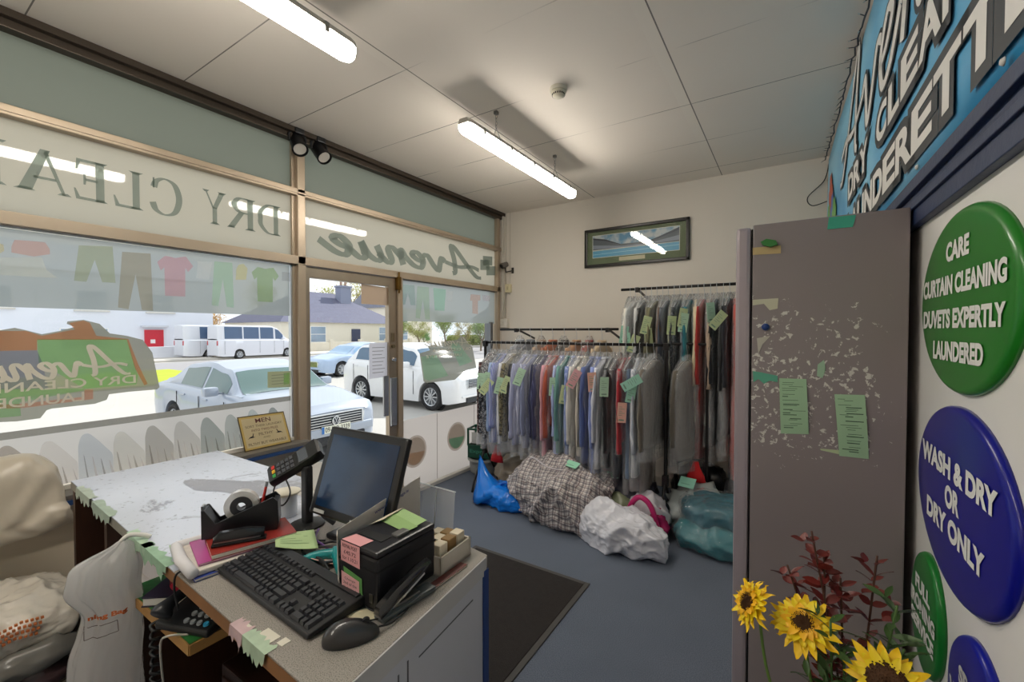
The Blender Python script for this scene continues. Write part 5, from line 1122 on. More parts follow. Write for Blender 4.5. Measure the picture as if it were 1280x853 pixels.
g = G(); g.tube(smooth([(-1.03,3.22,.10),(-1.0,3.21,.24),(-.93,3.2,.32),(-.85,3.2,.27),(-.80,3.2,.12),(-.79,3.21,.03)], 6), .02, 8); g.build('pink_trim', mat('#c01f6a', .4), o, world=True, smooth=True)
blob('magenta_bag', 'magenta bag slumped at the foot of the front rack post', 'bag', -.84, 3.30, .09, .09, .24, sheetmat('#b81a62', .35), 34, .02, 6, sub=4)
tl = blob('teal_bundle', 'teal clothes folded in clear plastic on the floor beside the locker', 'bundle', -.40, 3.42, .30, .24, .20, sheetmat('#127a86', .5, .4, 14, vary=.2), 35, .02, 4, sub=5, ex=3, rz=-5)
t2 = blob('teal_bundle', 'upper teal and grey garments in clear plastic lying on the teal bundle', 'bundle', -.42, 3.46, .25, .20, .17, sheetmat('#2a6f80', .5, .4, 14, vary=.4, vs=4), 36, .02, 4, sub=5, ex=3, z0=.155)
for o_, s_ in ((tl, 1.035), (t2, 1.05)):
    me = o_.data; g = G().add([v.co*s_ + v.normal*.006*(1+noise.noise(v.co*22)) for v in me.vertices], [tuple(p.vertices) for p in me.polygons]); q = g.build('plastic_wrap', film((.92,.93,.95), haze=.07, gloss_rough=.12, bump=.9, bs=20, fres=1.5, key='wrap_film'), o_, smooth=True, normals=False)
label_tag('mint ticket on the film bundle under the taupe jacket', bpy.data.objects['white_film_bundle'], -.66, 3.53, -10, '#8fc9b4', .12, .09, 40)
label_tag('mint ticket on the dark folded clothes beyond the checked bag', bpy.data.objects['dark_bundle'], -1.22, 3.42, 10, '#a6dcc0', .10, .06, 30)
for i, (x, y, z, lab) in enumerate(((-2.36, 3.40, .30, 'small red cloth scrap poking out beside the blue bag peak'), (-.62, 3.66, .36, 'red cloth corner hanging over the film bundle'))):
    g = G(); g.loft([[(x + w*cos(a*pi/4), y + .02*sin(a*pi/4), z + zz) for a in range(8)] for w, zz in ((.075,0),(.065,.05),(.03,.12),(.02,.16))]); o = g.build('red_cloth', mat('#cf1a20', .6), None, world=True, smooth=True); prop(o, lab, 'cloth')
# bags by the sill, on the floor under the wide window
sb = sheetmat('#aca08e', .38, .45, 16, vary=.06)
pb = thing('plastic_bag', 'brownish white plastic bag slumped over the ledge of the wide window', 'bag', (-2.87, .25, .66)); rings = []
prof_ = smooth([(-3.0,.77),(-3.015,.86),(-2.99,.95),(-2.93,.995),(-2.86,.985),(-2.815,.92),(-2.80,.84),(-2.785,.76),(-2.775,.69),(-2.785,.650),(-2.80,.655),(-2.815,.70),(-2.83,.755),(-2.88,.772),(-2.95,.770)], 5)
for k in range(34):
    q = k/33; y = -.10 + .66*q; e = min(1, (1-q)/.22); e = .35 + .65*math.sqrt(max(0, 1-(1-e)**2)); ring = []
    for i, (x, z) in enumerate(prof_):
        low = z < .76; zz = .765 + (z-.765)*(e if z > .765 else 1 - .25*max(0, (q-.85)/.15)); xx = -2.99 + (x+2.99)*(.5+.5*e if not low else 1)
        n_1 = noise.noise((x*9 + y*7, z*6 - y*9, 3)); n_2 = noise.noise((x*16, y*22 + z*14, 7)); f = (.3-abs(n_1))*.030 + (.3-abs(n_2))*.018; fx = f*(1 if x > -2.95 else 0)
        ring.append((xx + fx, y + .02*(z < .72)*sin(z*60), zz + f*(.6 if z > .9 else .0)))
    rings.append(ring)
G().loft(rings).build('bag_body', mat('#bdb3a2', .28, vary=.05, bump=1.0, bs=16, key='crease'), pb, world=True, smooth=True)
w = blob('printed_bag', 'full white plastic bag with orange print on top of the pile under the window', 'bag', -2.74, .34, .26, .24, .17, sheetmat('#ddd6c9', .35, .35, 16, vary=.04), 42, .02, 4, z0=.285, sub=6, ex=2.8)
blob('film_wrapped_clothes', 'grey clothes folded in clear film under the printed white bag', 'bundle', -2.72, .34, .27, .24, .13, sheetmat('#77756f', .35, .6, 20, vary=.3), 43, .02, 6, z0=.205, sub=4, ex=3.2)
o = blob('film_wrapped_clothes', 'dark plum clothes in clear film in the middle of the pile', 'bundle', -2.70, .34, .25, .23, .12, sheetmat('#4a3a3c', .3, .6, 20, vary=.3), 44, .02, 6, z0=.11, sub=4, ex=3.2)
blob('cream_bundle', 'cream bundle at the foot of the pile under the window', 'bundle', -2.70, .34, .25, .23, .14, sheetmat('#b3a68c', .45, .5, 20), 45, .02, 6, z0=0, sub=4, ex=3.2)
for k in range(5):
    P = [(-2.74 + .252*cos(R(a))*.94 + .0, .34 + .232*sin(R(a)), .44 - k*.018 + .006*sin(a*.3)) for a in range(-50, 30, 4)]
    # ring of small orange marks round the bag shoulder
g = G()
for k in range(4):
    for j in range(9):
        y = .30 + j*.014 - k*.006; zz = .425 - k*.018 - abs(j-4)*.003; x = -2.74 + .262*(1-abs((y-.34)/.24)**2.8)**.36*.985; g.box(x-.004, x+.006, y, y+.008, zz, zz+.008)
g.build('orange_print', mat('#c8743c', .6), w, world=True)

# ================================================================ COUNTER
CX0, CX1, CY0, CY1 = -2.63, -.735, .485, 1.06
def ce(x): return .535 - (x - CX0)*.0449
NR = (-.672, .447)
ct = thing('shop_counter', 'long worn counter with white top at one end and speckled grey at the other', 'counter', ((CX0+CX1)/2, (CY0+CY1)/2, 0))
def wt(name, x0, x1, y1, m, y0=CY0): return G().box(x0, x1, y0, y1, ZT-.036, ZT, bev=.002).build(name, m, ct, world=True)
_q = [(CX0, ce(CX0)), (-1.40, ce(-1.4)), (-1.40, 1.11), (CX0, 1.11)]
wtop = G().add([(x, y, z) for z in (ZT-.036, ZT) for x, y in _q], [(0,1,2,3),(4,5,6,7),(0,1,5,4),(1,2,6,5),(2,3,7,6),(3,0,4,7)]).build('worktop', mat('#d3d8e4', .22, vary=.04, pattern='worn', col2='#85868f', vs=3), ct, world=True, bevel=.002); wtop['label'] = 'worn white section of the worktop'
g = G(); K = 40; wl = [(-1.40, ce(-1.4)), NR, (CX1, 1.01), (-1.40, 1.11)]
g.add([(x, y, z) for z in (ZT-.036, ZT) for x, y in wl], [(0,1,2,3),(4,5,6,7),(0,1,5,4),(1,2,6,5),(2,3,7,6),(3,0,4,7)]); o = g.build('worktop', mat('#98928a', .45, pattern='speck', col2='#5f5a55', vary=.1, vs=5), ct, world=True, bevel=.002); o['label'] = 'speckled grey section of the worktop'
G().quad((-1.48, ce(-1.48)-.001, ZT-.034), (NR[0], NR[1]-.001, ZT-.034), (NR[0], NR[1]-.001, ZT-.003), (-1.48, ce(-1.48)-.001, ZT-.003)).build('edge_band', mat('#8a6038', .6, vary=.3, vs=12), ct, world=True)
G().quad((CX0, ce(CX0)-.001, ZT-.034), (-1.48, ce(-1.48)-.001, ZT-.034), (-1.48, ce(-1.48)-.001, ZT-.002), (CX0, ce(CX0)-.001, ZT-.002)).build('edge_band', mat('#8f8c80', .6, vary=.4, vs=20), ct, world=True)
efn = lambda u, v, d=0: V((NR[0] + (CX1-NR[0])*u, NR[1] + (1.0-NR[1])*u, v)) + V((.993, .116, 0))*d
ep = G().prism([(.0, 0), (.97, 0), (.97, ZT-.036), (.0, ZT-.036)], efn, -.018, 0).build('end_panel', mat('#b9bbc4', .4, vary=.06, vs=3), ct, world=True); ep['label'] = 'scuffed pale grey end panel'
G().prism([(0, ZT-.050), (1, ZT-.050), (1, ZT-.001), (0, ZT-.001)], efn, 0, .004).build('edge_strip', mat('#b4b3b4', .4, vary=.1), ct, world=True)
for (y, z0_, z1_, w_) in ((.63,.72,.82,.008),(.66,.70,.83,.008),(.82,.60,.66,.008),(.70,.81,.8135,.42)):
    u = (y-.45)/.55; G().prism([(u, z0_), (u+w_, z0_), (u+w_, z1_), (u, z1_)], efn, 0, .0008).build('scuff', mat('#55565c', .7), ep, world=True)
fp = G().box(CX0, CX1+.006, .985, 1.008, 0, ZT-.036).build('front_panel', mat('#1d3a78', .35, vary=.05), ct, world=True); fp['label'] = 'dark blue customer-side panel'
G().box(CX0, CX1-.02, .975, .985, 0, ZT-.036).build('back_board', BROWN, ct, world=True)
sp = G().box(CX0, CX0+.03, .54, .975, 0, ZT-.036).build('side_panel', BROWN, ct, world=True)
for x in (-1.78, -2.2): G().box(x, x+.03, CY0+.05 if x < -2 else CY0+.01, .975, 0, ZT-.036 if x < -2 else .70).build('divider', BROWN, ct, world=True)
gs = G().box(-1.79, -1.325, CY0+.0, .97, .70, .722, bev=.002).build('shelf', mat('#2f7d3a', .5, vary=.15, vs=20, bump=.2, bs=60), ct, world=True); gs['label'] = 'green-topped shelf under the worktop'
G().box(-1.79, -1.325, CY0-.003, CY0+.003, .694, .722).box(-1.332, -1.322, CY0, .97, .694, .722).build('shelf_edge', mat('#b0854c', .6), gs, world=True)
for z in (.62, .40, .15): G().box(-2.17, -1.78, .56, .97, z, z+.02).build('shelf', mat('#d8d4d0', .5), ct, world=True)
G().box(-1.75, CX1-.02, .60, .97, .10, .13).build('shelf', BROWN, ct, world=True)
# torn tape along the white edge
for k, (xa, xb, c) in enumerate(((-2.50,-2.28,'#a9b5a6'),(-2.24,-2.0,'#9fb0a0'),(-1.80,-1.62,'#a5bfa6'),(-1.66,-1.44,'#8fb094'),(-1.04,-.98,'#c4a9ab'),(-.98,-.88,'#afc4a9'))):
    r = random.Random(k+50); n_ = 14; top = [(xa + (xb-xa)*i/n_, ZT+.0012) for i in range(n_+1)]; vs = []; dep = .022 if k < 4 else .02
    for i, (x, z) in enumerate(top): vs += [(x, ce(x)+.012+r.uniform(0,.014), ZT+.0012), (x, ce(x)-.006, ZT+.0012), (x + r.uniform(-.004,.004), ce(x)-.008, ZT-.016-(r.random()**2)*dep*1.6)]
    G().add(vs, [(i*3+j, (i+1)*3+j, (i+1)*3+j+1, i*3+j+1) for i in range(n_) for j in (0,1)]).build('torn_tape', mat(c, .6, vary=.25, vs=30), ct, world=True)
for (x, y, w_, h_) in ((-.93,.50,.05,.035),(-.885,.512,.02,.02),(-1.0,.495,.03,.012)): G().box(x-w_/2, x+w_/2, y-h_/2-.02, y+h_/2-.02, ZT, ZT+.0009, None).build('sticker_scrap', mat('#d9d4c4', .6), ct, world=True)
_r = random.Random(8); _o = [(-2.22,.80),(-2.05,.78),(-1.92,.83),(-1.78,.86),(-1.70,.93),(-1.66,1.04),(-1.80,1.06),(-1.92,1.0),(-2.02,.93),(-2.12,.88),(-2.20,.84)]
_o = [(x + _r.uniform(-.012,.012), y + _r.uniform(-.010,.010)) for x, y in smooth(_o + [_o[0]], 7)[:-1]]
patch = G().add([(x, y, ZT+.0012) for x, y in _o], [tuple(range(len(_o)))]).build('worn_patch', mat('#9b9ca2', .6, vary=.15, vs=12, pattern='worn', col2='#c5cad4'), ct, world=True); patch['label'] = 'bare grey patch worn through the white top'

# hanging plastic bag
hb = thing('hanging_bag', 'long translucent white plastic bag hung from the clerk side of the counter', 'bag', (-1.735, .425, .03))
WX, DX = V((.24,.97,0)), V((.97,-.24,0))
sec = [(.905,.035,.012,.006),(.89,.03,.03,.014),(.872,.012,.058,.02),(.852,.0,.078,.03),(.82,-.002,.084,.036),(.78,-.006,.084,.040),(.745,.004,.076,.042),(.71,.012,.068,.044),(.66,.006,.072,.046),(.60,-.002,.080,.05),(.50,-.008,.084,.052),(.36,-.006,.088,.054),(.20,-.004,.086,.054),(.08,.0,.078,.048),(.03,.0,.05,.04)]
SS = smooth(sec, 6); n_ = 80; rings = []
for z, c_, rx, ry in SS:
    ring = []
    for i in range(n_):
        a = 2*pi*i/n_; f = .012*(.3-abs(noise.noise((cos(a)*2.0 + z*3, sin(a)*2.0, z*3)))) + .009*(.3-abs(noise.noise((cos(a)*4.5 - z*6, sin(a)*4.5 + z*6, z*2))))
        k = min(1, rx/.05); p = V((-1.735, .428, z)) + WX*(c_ + (rx+f*k)*cos(a)) + DX*((ry+f*k*1.6)*sin(a)); ring.append(tuple(p))
    rings.append(ring)
G().loft(rings).build('bag_body', film((.86,.85,.84), translucent=True, clear=.06, gloss_rough=.22, fres=1.45, bump=.35, bs=14, key='milky_plastic'), hb, world=True, smooth=True)
G().tube(smooth([(-1.73,.452,.895),(-1.72,.475,.918),(-1.70,.505,.912),(-1.69,.52,.903)], 5), [.007]*16, 8).build('handle', mat('#d8d6d0', .4), hb, world=True, smooth=True)
bvh = None
from mathutils.bvhtree import BVHTree
bo = [c for c in hb.children if c.name.startswith('bag_body')][0]
tree_ = BVHTree.FromPolygons([v.co + hb.location for v in bo.data.vertices], [tuple(p.vertices) for p in bo.data.polygons])
def drape(tree, origin, ex, ey, dr, off=.003):
    origin, ex, ey, dr = V(origin), V(ex), V(ey), V(dr).normalized()
    def fn(u, v, d=0):
        p = origin + ex*u + ey*v; h_ = tree.ray_cast(p, dr, 3)
        return (h_[0] - dr*off) if h_[0] else p + dr*.3
    return fn
fn = drape(tree_, V((-1.735,.425,.71)) + DX*.4, WX, (0, 0, 1), -DX)
lettering(G(), 'ning Bag', .085, .016, fn, 0, .04, cx=.002, cy=0).build('printed_text', mat('#c8682c', .6), hb, world=True)
g = G()
for pts in ([(-.05,-.024),(.022,-.02)], [(.022,-.02),(.024,-.052)], [(.024,-.052),(-.05,-.056)], [(-.05,-.056),(-.05,-.024)]): g.ribbon([(pts[0][0]+(pts[1][0]-pts[0][0])*i/8, pts[0][1]+(pts[1][1]-pts[0][1])*i/8) for i in range(9)], .0018, fn, 0, 0)
g.build('printed_box', mat('#5a4a44', .6), hb, world=True)
fn2 = drape(tree_, V((-1.735,.425,.50)) + DX*.4, WX, (0, 0, 1), -DX); g = G()
for k, s_ in enumerate(('KEEP AWAY','FROM BABIES','AND CHILDREN')): lettering(g, s_, .055, .008, fn2, 0, .02, cx=-.03, cy=.01-k*.013)
g.build('printed_text', mat('#b8573c', .6), hb, world=True)

# things on the green shelf and below
t = thing('book', 'dark book with white edges on the green shelf', 'book', (-1.63, .60, .722), R(38))
G().box(-.075, .075, -.10, .10, 0, .004).box(-.075, .075, -.10, .10, .026, .030).build('cover', mat('#2a2338', .5), t); G().box(-.072, .075, -.097, .097, .004, .026).build('pages', mat('#dedbd5', .7), t)
t = thing('tape_roll', 'thick red roll of tape lying on the dark book', 'tape', (-1.60, .60, .752)); G().lathe([(.035,.0),(.058,.0),(.060,.005),(.060,.042),(.058,.047),(.035,.047),(.035,0)], 36, cap=False).build('roll', mat('#b81f38', .35), t, auto=40); G().lathe([(.030,.001),(.0348,.001),(.0348,.046),(.030,.046),(.030,.001)], 30, cap=False).build('core', mat('#7a1020', .6), t, auto=40)
lettering(G(), 'LIPE', .05, .018, lambda u, v, d: Vector((.0605*sin(u/.06), -.0605*cos(u/.06), .024+v)), 0, .03).build('lettering', mat('#5a0f1c', .6), t)
t = thing('desk_phone', 'black desk telephone with handset on the green shelf', 'telephone', (-1.42, .56, .722), R(20))
G().add([(-.09,-.075,0),(.09,-.075,0),(.09,.10,0),(-.09,.10,0),(-.09,-.075,.018),(.09,-.075,.018),(.09,.10,.055),(-.09,.10,.055)], [(0,1,2,3),(4,5,6,7),(0,1,5,4),(1,2,6,5),(2,3,7,6),(3,0,4,7)]).build('phone_base', BLACK, t, bevel=.006)
g = G(); g2 = G()
for i in range(4):
    for j in range(5):
        m_ = Matrix.Translation((.0+i*.022, -.055+j*.024, .024+j*.005)) @ Matrix.Rotation(R(12), 4, 'X'); (g2 if (i, j) == (3, 0) else g).lathe([(.001,.005),(.007,.005),(.008,0)], 12, m_)
g.build('keys', mat('#9aa0a4', .4), t); g2.build('blue_key', mat('#3aa8d8', .3), t)
G().tube(smooth([(-.055,-.085,.05),(-.058,-.06,.065),(-.06,.0,.075),(-.058,.07,.082),(-.055,.10,.07)], 5), [.026,.027,.028,.026,.022,.018,.016,.015,.015,.015,.015,.015,.016,.018,.022,.026,.028,.027,.026,.024,.022], 14).build('handset', mat('#26272a', .35), t, smooth=True)
wires('phone_cord', 'black coiled cord hanging from the desk telephone', 'cord', [(-1.50+.012*cos(k*1.9), .468+.012*sin(k*1.9), .735-k*.0075) for k in range(78)], .0042, BLACK)
wires('white_cable', 'thin white cable dropping over the green shelf', 'cable', [(-1.37,.50,.725),(-1.40,.465,.73),(-1.44,.46,.69),(-1.45,.47,.55),(-1.41,.47,.40),(-1.38,.48,.25)], .0028, mat('#b9b6ae', .5))
t = thing('cash_drawer', 'dark brown cash drawer with a worn sticker under the counter', 'cash drawer', (-1.22, .79, .13)); G().box(-1.42, -1.0, .60, .965, .13, .56, bev=.008).build('drawer_case', mat('#2a1612', .35, vary=.2, vs=10), t, world=True); G().box(-1.405, -1.015, .594, .60, .16, .53, bev=.003).build('drawer_front', mat('#3a211a', .35), t, world=True); G().box(-1.30, -1.20, .66, .74, .5605, .5615).build('sticker', mat('#b9ae9a', .7, vary=.2), t, world=True); G().box(-1.27, -1.15, .586, .594, .34, .36, bev=.003).build('handle', METAL, t, world=True)
for z, c, lab in ((.64,'#cfcccf','white box on the upper shelf behind the hanging bag'),(.42,'#b01838','crimson box on the middle shelf behind the hanging bag'),(.17,'#20232a','black box on the lowest shelf behind the hanging bag')):
    t = thing('storage_box', lab, 'box', (-1.98, .76, z)); G().box(-2.13, -1.80, .60, .94, z, z+.15, bev=.004).build('box_body', mat(c, .5), t, world=True); G().box(-2.135, -1.795, .595, .945, z+.12, z+.155, bev=.004).build('lid', mat(c, .45, vary=.05), t, world=True)

# ================================================================ ON THE COUNTER
# keyboard
kb = thing('keyboard', 'black full-size computer keyboard on the grey counter end', 'keyboard', (-1.067, .605, ZT), R(-2.5)); KW, KD = .455, .155
G().add([(-KW/2,-KD/2,.004),(KW/2,-KD/2,.004),(KW/2,KD/2,.004),(-KW/2,KD/2,.004),(-KW/2,-KD/2+.003,.014),(KW/2,-KD/2+.003,.014),(KW/2,KD/2,.030),(-KW/2,KD/2,.030)], [(0,1,2,3),(4,5,6,7),(0,1,5,4),(1,2,6,5),(2,3,7,6),(3,0,4,7)]).build('keyboard_case', mat('#1b1c1f', .5), kb, bevel=.003)
G().box(-KW/2+.01, KW/2-.01, KD/2-.03, KD/2-.004, .028, .031, bev=.001).build('top_strip', mat('#2b2c30', .4), kb)
def key(x, y, w=.0165, d=.0165):
    z = .0145 + (y+KD/2)/KD*.0145; h_ = .0075; m_ = Matrix.Translation((x, y, z)) @ Matrix.Rotation(R(5.5), 4, 'X'); a, b_ = w/2, d/2; k = .0028
    return G().add([(-a,-b_,0),(a,-b_,0),(a,b_,0),(-a,b_,0),(-a+k,-b_+k,h_),(a-k,-b_+k,h_),(a-k,b_-k*.6,h_),(-a+k,b_-k*.6,h_)], [(0,3,2,1),(4,5,6,7),(0,1,5,4),(1,2,6,5),(2,3,7,6),(3,0,4,7)], m_)
ku = .0188; km = mat('#34353a', .32, vary=.06); x0 = -KW/2+.014; y0 = -KD/2+.018; cnt = 0
rows = [[1.4,1.1,1.1,6.4,1.1,1.1,1.4,1.4],[2.3]+[1]*10+[2.7],[1.8]+[1]*11+[2.2],[1.5]+[1]*12+[1.5],[1]*13+[2]]
for j, row in enumerate(rows):
    x = x0
    for w_ in row: key(x + w_*ku/2, y0 + j*ku, w_*ku-.0022).build('key', km, kb); x += w_*ku
for i in range(12): key(x0 + (i+1.6+(i//4)*.5)*ku, y0 + 5.35*ku, .0165, .013).build('key', km, kb)
key(x0+.5*ku, y0+5.35*ku, .0165, .013).build('key', km, kb)
nx = x0 + 15.4*ku
for i, j in ((0,0),(1,0),(2,0),(1,1)): key(nx+(i+.5)*ku, y0+j*ku).build('key', km, kb)
for i in range(3):
    for j in (3,4): key(nx+(i+.5)*ku, y0+j*ku, .0165, .0165 if j == 4 else .0165).build('key', km, kb)
npx = nx + 3.4*ku
for i in range(4):
    for j in range(5):
        if (i, j) in ((1,0),(3,1),(3,3)): continue
        key(npx+(i+.5+(.5 if (i,j)==(0,0) else 0))*ku, y0+(j+(.5 if i == 3 and j in (0,2) else 0))*ku, (2 if (i,j)==(0,0) else 1)*ku-.0022, (2 if i == 3 and j in (0,2) else 1)*ku-.0022).build('key', km, kb)
wires('keyboard_cable', 'black cable looping from the keyboard over the counter edge', 'cable', [(-1.28,.54,ZT+.008),(-1.33,.51,ZT+.012),(-1.36,.475,ZT+.01),(-1.365,.468,ZT-.03),(-1.36,.475,ZT-.09)], .0028, BLACK)
wires('keyboard_lead', 'black lead trailing behind the keyboard to the monitor', 'cable', [(-1.02,.69,ZT+.02),(-1.08,.705,ZT+.025),(-1.18,.715,ZT+.012),(-1.24,.76,ZT+.008),(-1.20,.80,ZT+.006)], .0032, BLACK)
# mouse
ms = thing('computer_mouse', 'black computer mouse in front of the receipt printer', 'mouse', (-.775, .575, ZT), R(-38))
bm = bmesh.new(); bmesh.ops.create_icosphere(bm, subdivisions=4, radius=1)
for v in bm.verts:
    p = v.co; w_ = .031*(1-.12*p.y); v.co = Vector((p.x*w_, p.y*.058, .004 + max(-.1, p.z)*(.036 - .008*p.y)))
bm.verts.index_update(); G().add([v.co.copy() for v in bm.verts], [[v.index for v in f.verts] for f in bm.faces]).build('mouse_body', mat('#2a2a2c', .3, coat=.3), ms, smooth=True); bm.free()
G().cyl((-.004,.030,.031), (.004,.030,.031), .008, 16).build('scroll_wheel', DARK, ms); G().box(-.0006,.0006,.012,.055,.029,.0322).build('button_gap', DARK, ms)
wires('mouse_cable', 'thin black mouse cable curling beside the big stapler', 'cable', [(-.742,.62,ZT+.012),(-.735,.65,ZT+.006),(-.742,.70,ZT+.004),(-.70,.72,ZT-.01),(-.722,.67,ZT-.03)][:3] + [(-.76,.715,ZT+.004),(-.80,.66,ZT+.004),(-.84,.66,ZT+.004)], .002, BLACK)
# receipt printer
rp = thing('receipt_printer', 'black boxy receipt printer with pink notes and a green label on top', 'printer', (-.862, .755, ZT), R(0)); a, b_ = .070, .097
rpm = mat('#1c1c20', .35, vary=.15, vs=12)
G().box(-a, a, -b_, b_, 0, .125, bev=.008).build('printer_case', rpm, rp); G().box(-a-.001, a+.001, -b_-.001, b_+.001, .092, .096).build('seam', DARK, rp)
G().box(-a, a, -b_, b_, .125, .140, bev=.006).build('top_cover', mat('#26262a', .3), rp)
G().box(-.05, .035, -.055, -.025, .1395, .1415).build('paper_slot', DARK, rp); G().box(.03, .055, -.02, .02, .139, .148, bev=.004).build('cover_latch', mat('#5c5b5a', .4), rp)
def note(parent, pts, c, lines=0, name='note', lab=None):
    g = G().add(pts, [tuple(range(len(pts)))]); o = g.build(name, mat(c, .7, vary=.04), parent, solid=.0006)
    if lab: o['label'] = lab
    return o
note(rp, [(-.058,-b_-.0022,.140),(.012,-b_-.0022,.140),(.012,-b_-.0022,.088),(-.058,-b_-.0022,.092)], '#e3a3a6', lab='pink handwritten note'); note(rp, [(-.058,-b_,.1418),(.012,-b_,.1418),(.015,-b_+.036,.1418),(-.05,-b_+.036,.1418)], '#e3a3a6')
note(rp, [(-.050,-b_-.0016,.078),(.018,-b_-.0016,.066),(.022,-b_-.0016,.006),(-.040,-b_-.0016,.010)], '#5f9a52', lab='green card'); note(rp, [(-.056,-b_-.003,.066),(.010,-b_-.003,.058),(.010,-b_-.003,.012),(-.054,-b_-.003,.022)], '#e8b0b2', lab='lower pink handwritten note')
for s_, z, w_ in (('ROYAL POST',.131,.055),('£45.72',.116,.045),('for 1.10.21',.102,.055)): lettering(G(), s_, w_, .009, lambda u, v, d: Vector((-.024+u, -b_-.0030, z+v)), 0, .0).build('handwriting', mat('#3a2c2e', .7), rp)
for s_, z, w_ in (('Change',.052,.04),('2nd of the',.042,.05),('Order book',.030,.05),('weekly',.020,.035)): lettering(G(), s_, w_, .007, lambda u, v, d: Vector((-.023+u, -b_-.0038, z+v)), 0, .0).build('handwriting', mat('#3a2c2e', .7), rp)
for k, (y, c) in enumerate(((.035,'#8fb070'),(.068,'#9dbd80'))): note(rp, [(-.058,y-.018+.006,.1425+k*.004),(.048,y-.024,.1425+k*.002),(.056,y+.012,.146+k*.004),(-.045,y+.026,.150+k*.003)], c, name='green_receipt')
note(rp, [(-.065,-.01,.1422),(-.045,.02,.150),(-.048,.095,.155),(-.068,.095,.146)], '#d8cdb8', name='curled_paper')
G().tube([(-.03,-b_-.004,.02),(.06,-b_-.004,.02)], .001, 4); G().box(.044,.056,-b_-.002,-b_,.02,.04).build('power_light', METAL, rp)
# upright card beside the printer
t = thing('folded_card', 'tall folded white card leaning upright beside the receipt printer', 'card', (-.955, .80, ZT))
G().add([(-.945,.665,ZT),(-.985,.99,ZT),(-.985,.99,ZT+.19),(-.955,.67,ZT+.150),(-.925,.655,ZT),(-.935,.655,ZT+.146)], [(0,1,2,3),(0,4,5,3)]).build('card', mat('#cfc7bf', .7), t, world=True, solid=.0015)
lettering(G(), 'www.laundrybags.ie', .14, .012, lambda u, v, d: Vector((-.9655 - u*.11, .86+u, ZT+.158+v + u*.12)), 0, .02).build('printed_line', mat('#5a5a8c', .6), t, world=True)
# big stapler
sg = thing('stapler', 'open grey and black stapler at the counter end beside the printer', 'stapler', (-.762, .725, ZT), R(-4))
G().box(-.018, .018, -.085, .075, 0, .014, bev=.006).build('base', mat('#4f5557', .4), sg); G().box(-.010, .010, -.05, .03, .014, .020, bev=.002).build('anvil', METAL, sg)
m_ = Matrix.Translation((0,-.078,.014)) @ Matrix.Rotation(R(22), 4, 'X'); G().loft([[(x, y, z) for x, z in ((-.013,0),(.013,0),(.014,.012*k),(.008,.022*k),(-.008,.022*k),(-.014,.012*k))] for y, k in ((-.008,.5),(0,1),(.05,1.15),(.12,.9),(.155,.5))], m_).build('arm', mat('#1f1f21', .2, coat=.5), sg, auto=40); G().box(-.0085, .0085, .0, .13, -.010, -.001, m_).build('magazine', CHROME, sg)
# box of cards behind the printer
t = thing('card_box', 'low wooden tray of brown tags behind the receipt printer', 'box', (-.835, .935, ZT)); mm = Matrix.Translation((-.835,.915,ZT)) @ Matrix.Rotation(R(4), 4, 'Z'); g = G()
g.box(-.06,.06,-.07,-.064,0,.05,mm).box(-.06,.06,.064,.07,0,.05,mm).box(-.06,-.055,-.07,.07,0,.05,mm).box(.055,.06,-.07,.07,0,.05,mm).box(-.06,.06,-.07,.07,0,.005,mm); g.build('tray', mat('#c9c1b4', .6, vary=.1), t, world=True)
for k in range(9): G().box(-.05+ (k%3)*.034, -.02+(k%3)*.034, -.058+(k//3)*.04, -.024+(k//3)*.04, .03, .062+.006*(k*7%3), mm, bev=.003).build('tag_bundle', mat('#8a6a3c' if k % 2 else '#d8ccb4', .6), t, world=True)
t = thing('brown_folder', 'dark red folder under the wooden tag tray', 'folder', (-.80, .86, ZT)); t.location = (-.757, .85, ZT); G().box(-.012, .012, -.075, .08, 0, .006, bev=.002).build('folder_cover', mat('#5a201c', .5), t); G().box(-.010, .0125, -.073, .078, .0015, .0045).build('folder_pages', mat('#c9b9a9', .7), t)
# acrylic holder
ac = thing('acrylic_stand', 'clear acrylic leaflet stand at the customer side of the counter', 'leaflet stand', (-.925, .985, ZT)); acm = film((.85,.88,.92), haze=.22, gloss_rough=.06, fres=1.5, key='acrylic', bs=40)
G().box(-.075, .075, -.001, .001, .0, .165, Matrix.Rotation(R(-6), 4, 'X')).build('back_sheet', acm, ac); G().box(-.075, .075, -.05, -.048, .0, .05).box(-.075, .075, -.05, 0, 0, .002).build('front_lip', acm, ac)
G().box(-.077, .077, -.0015, .0015, .163, .166, Matrix.Rotation(R(-6), 4, 'X')).box(-.001, .001, -.0018, .0018, .0, .165, Matrix.Rotation(R(-6), 4, 'X')).build('edge', mat('#c9ced2', .2), ac)
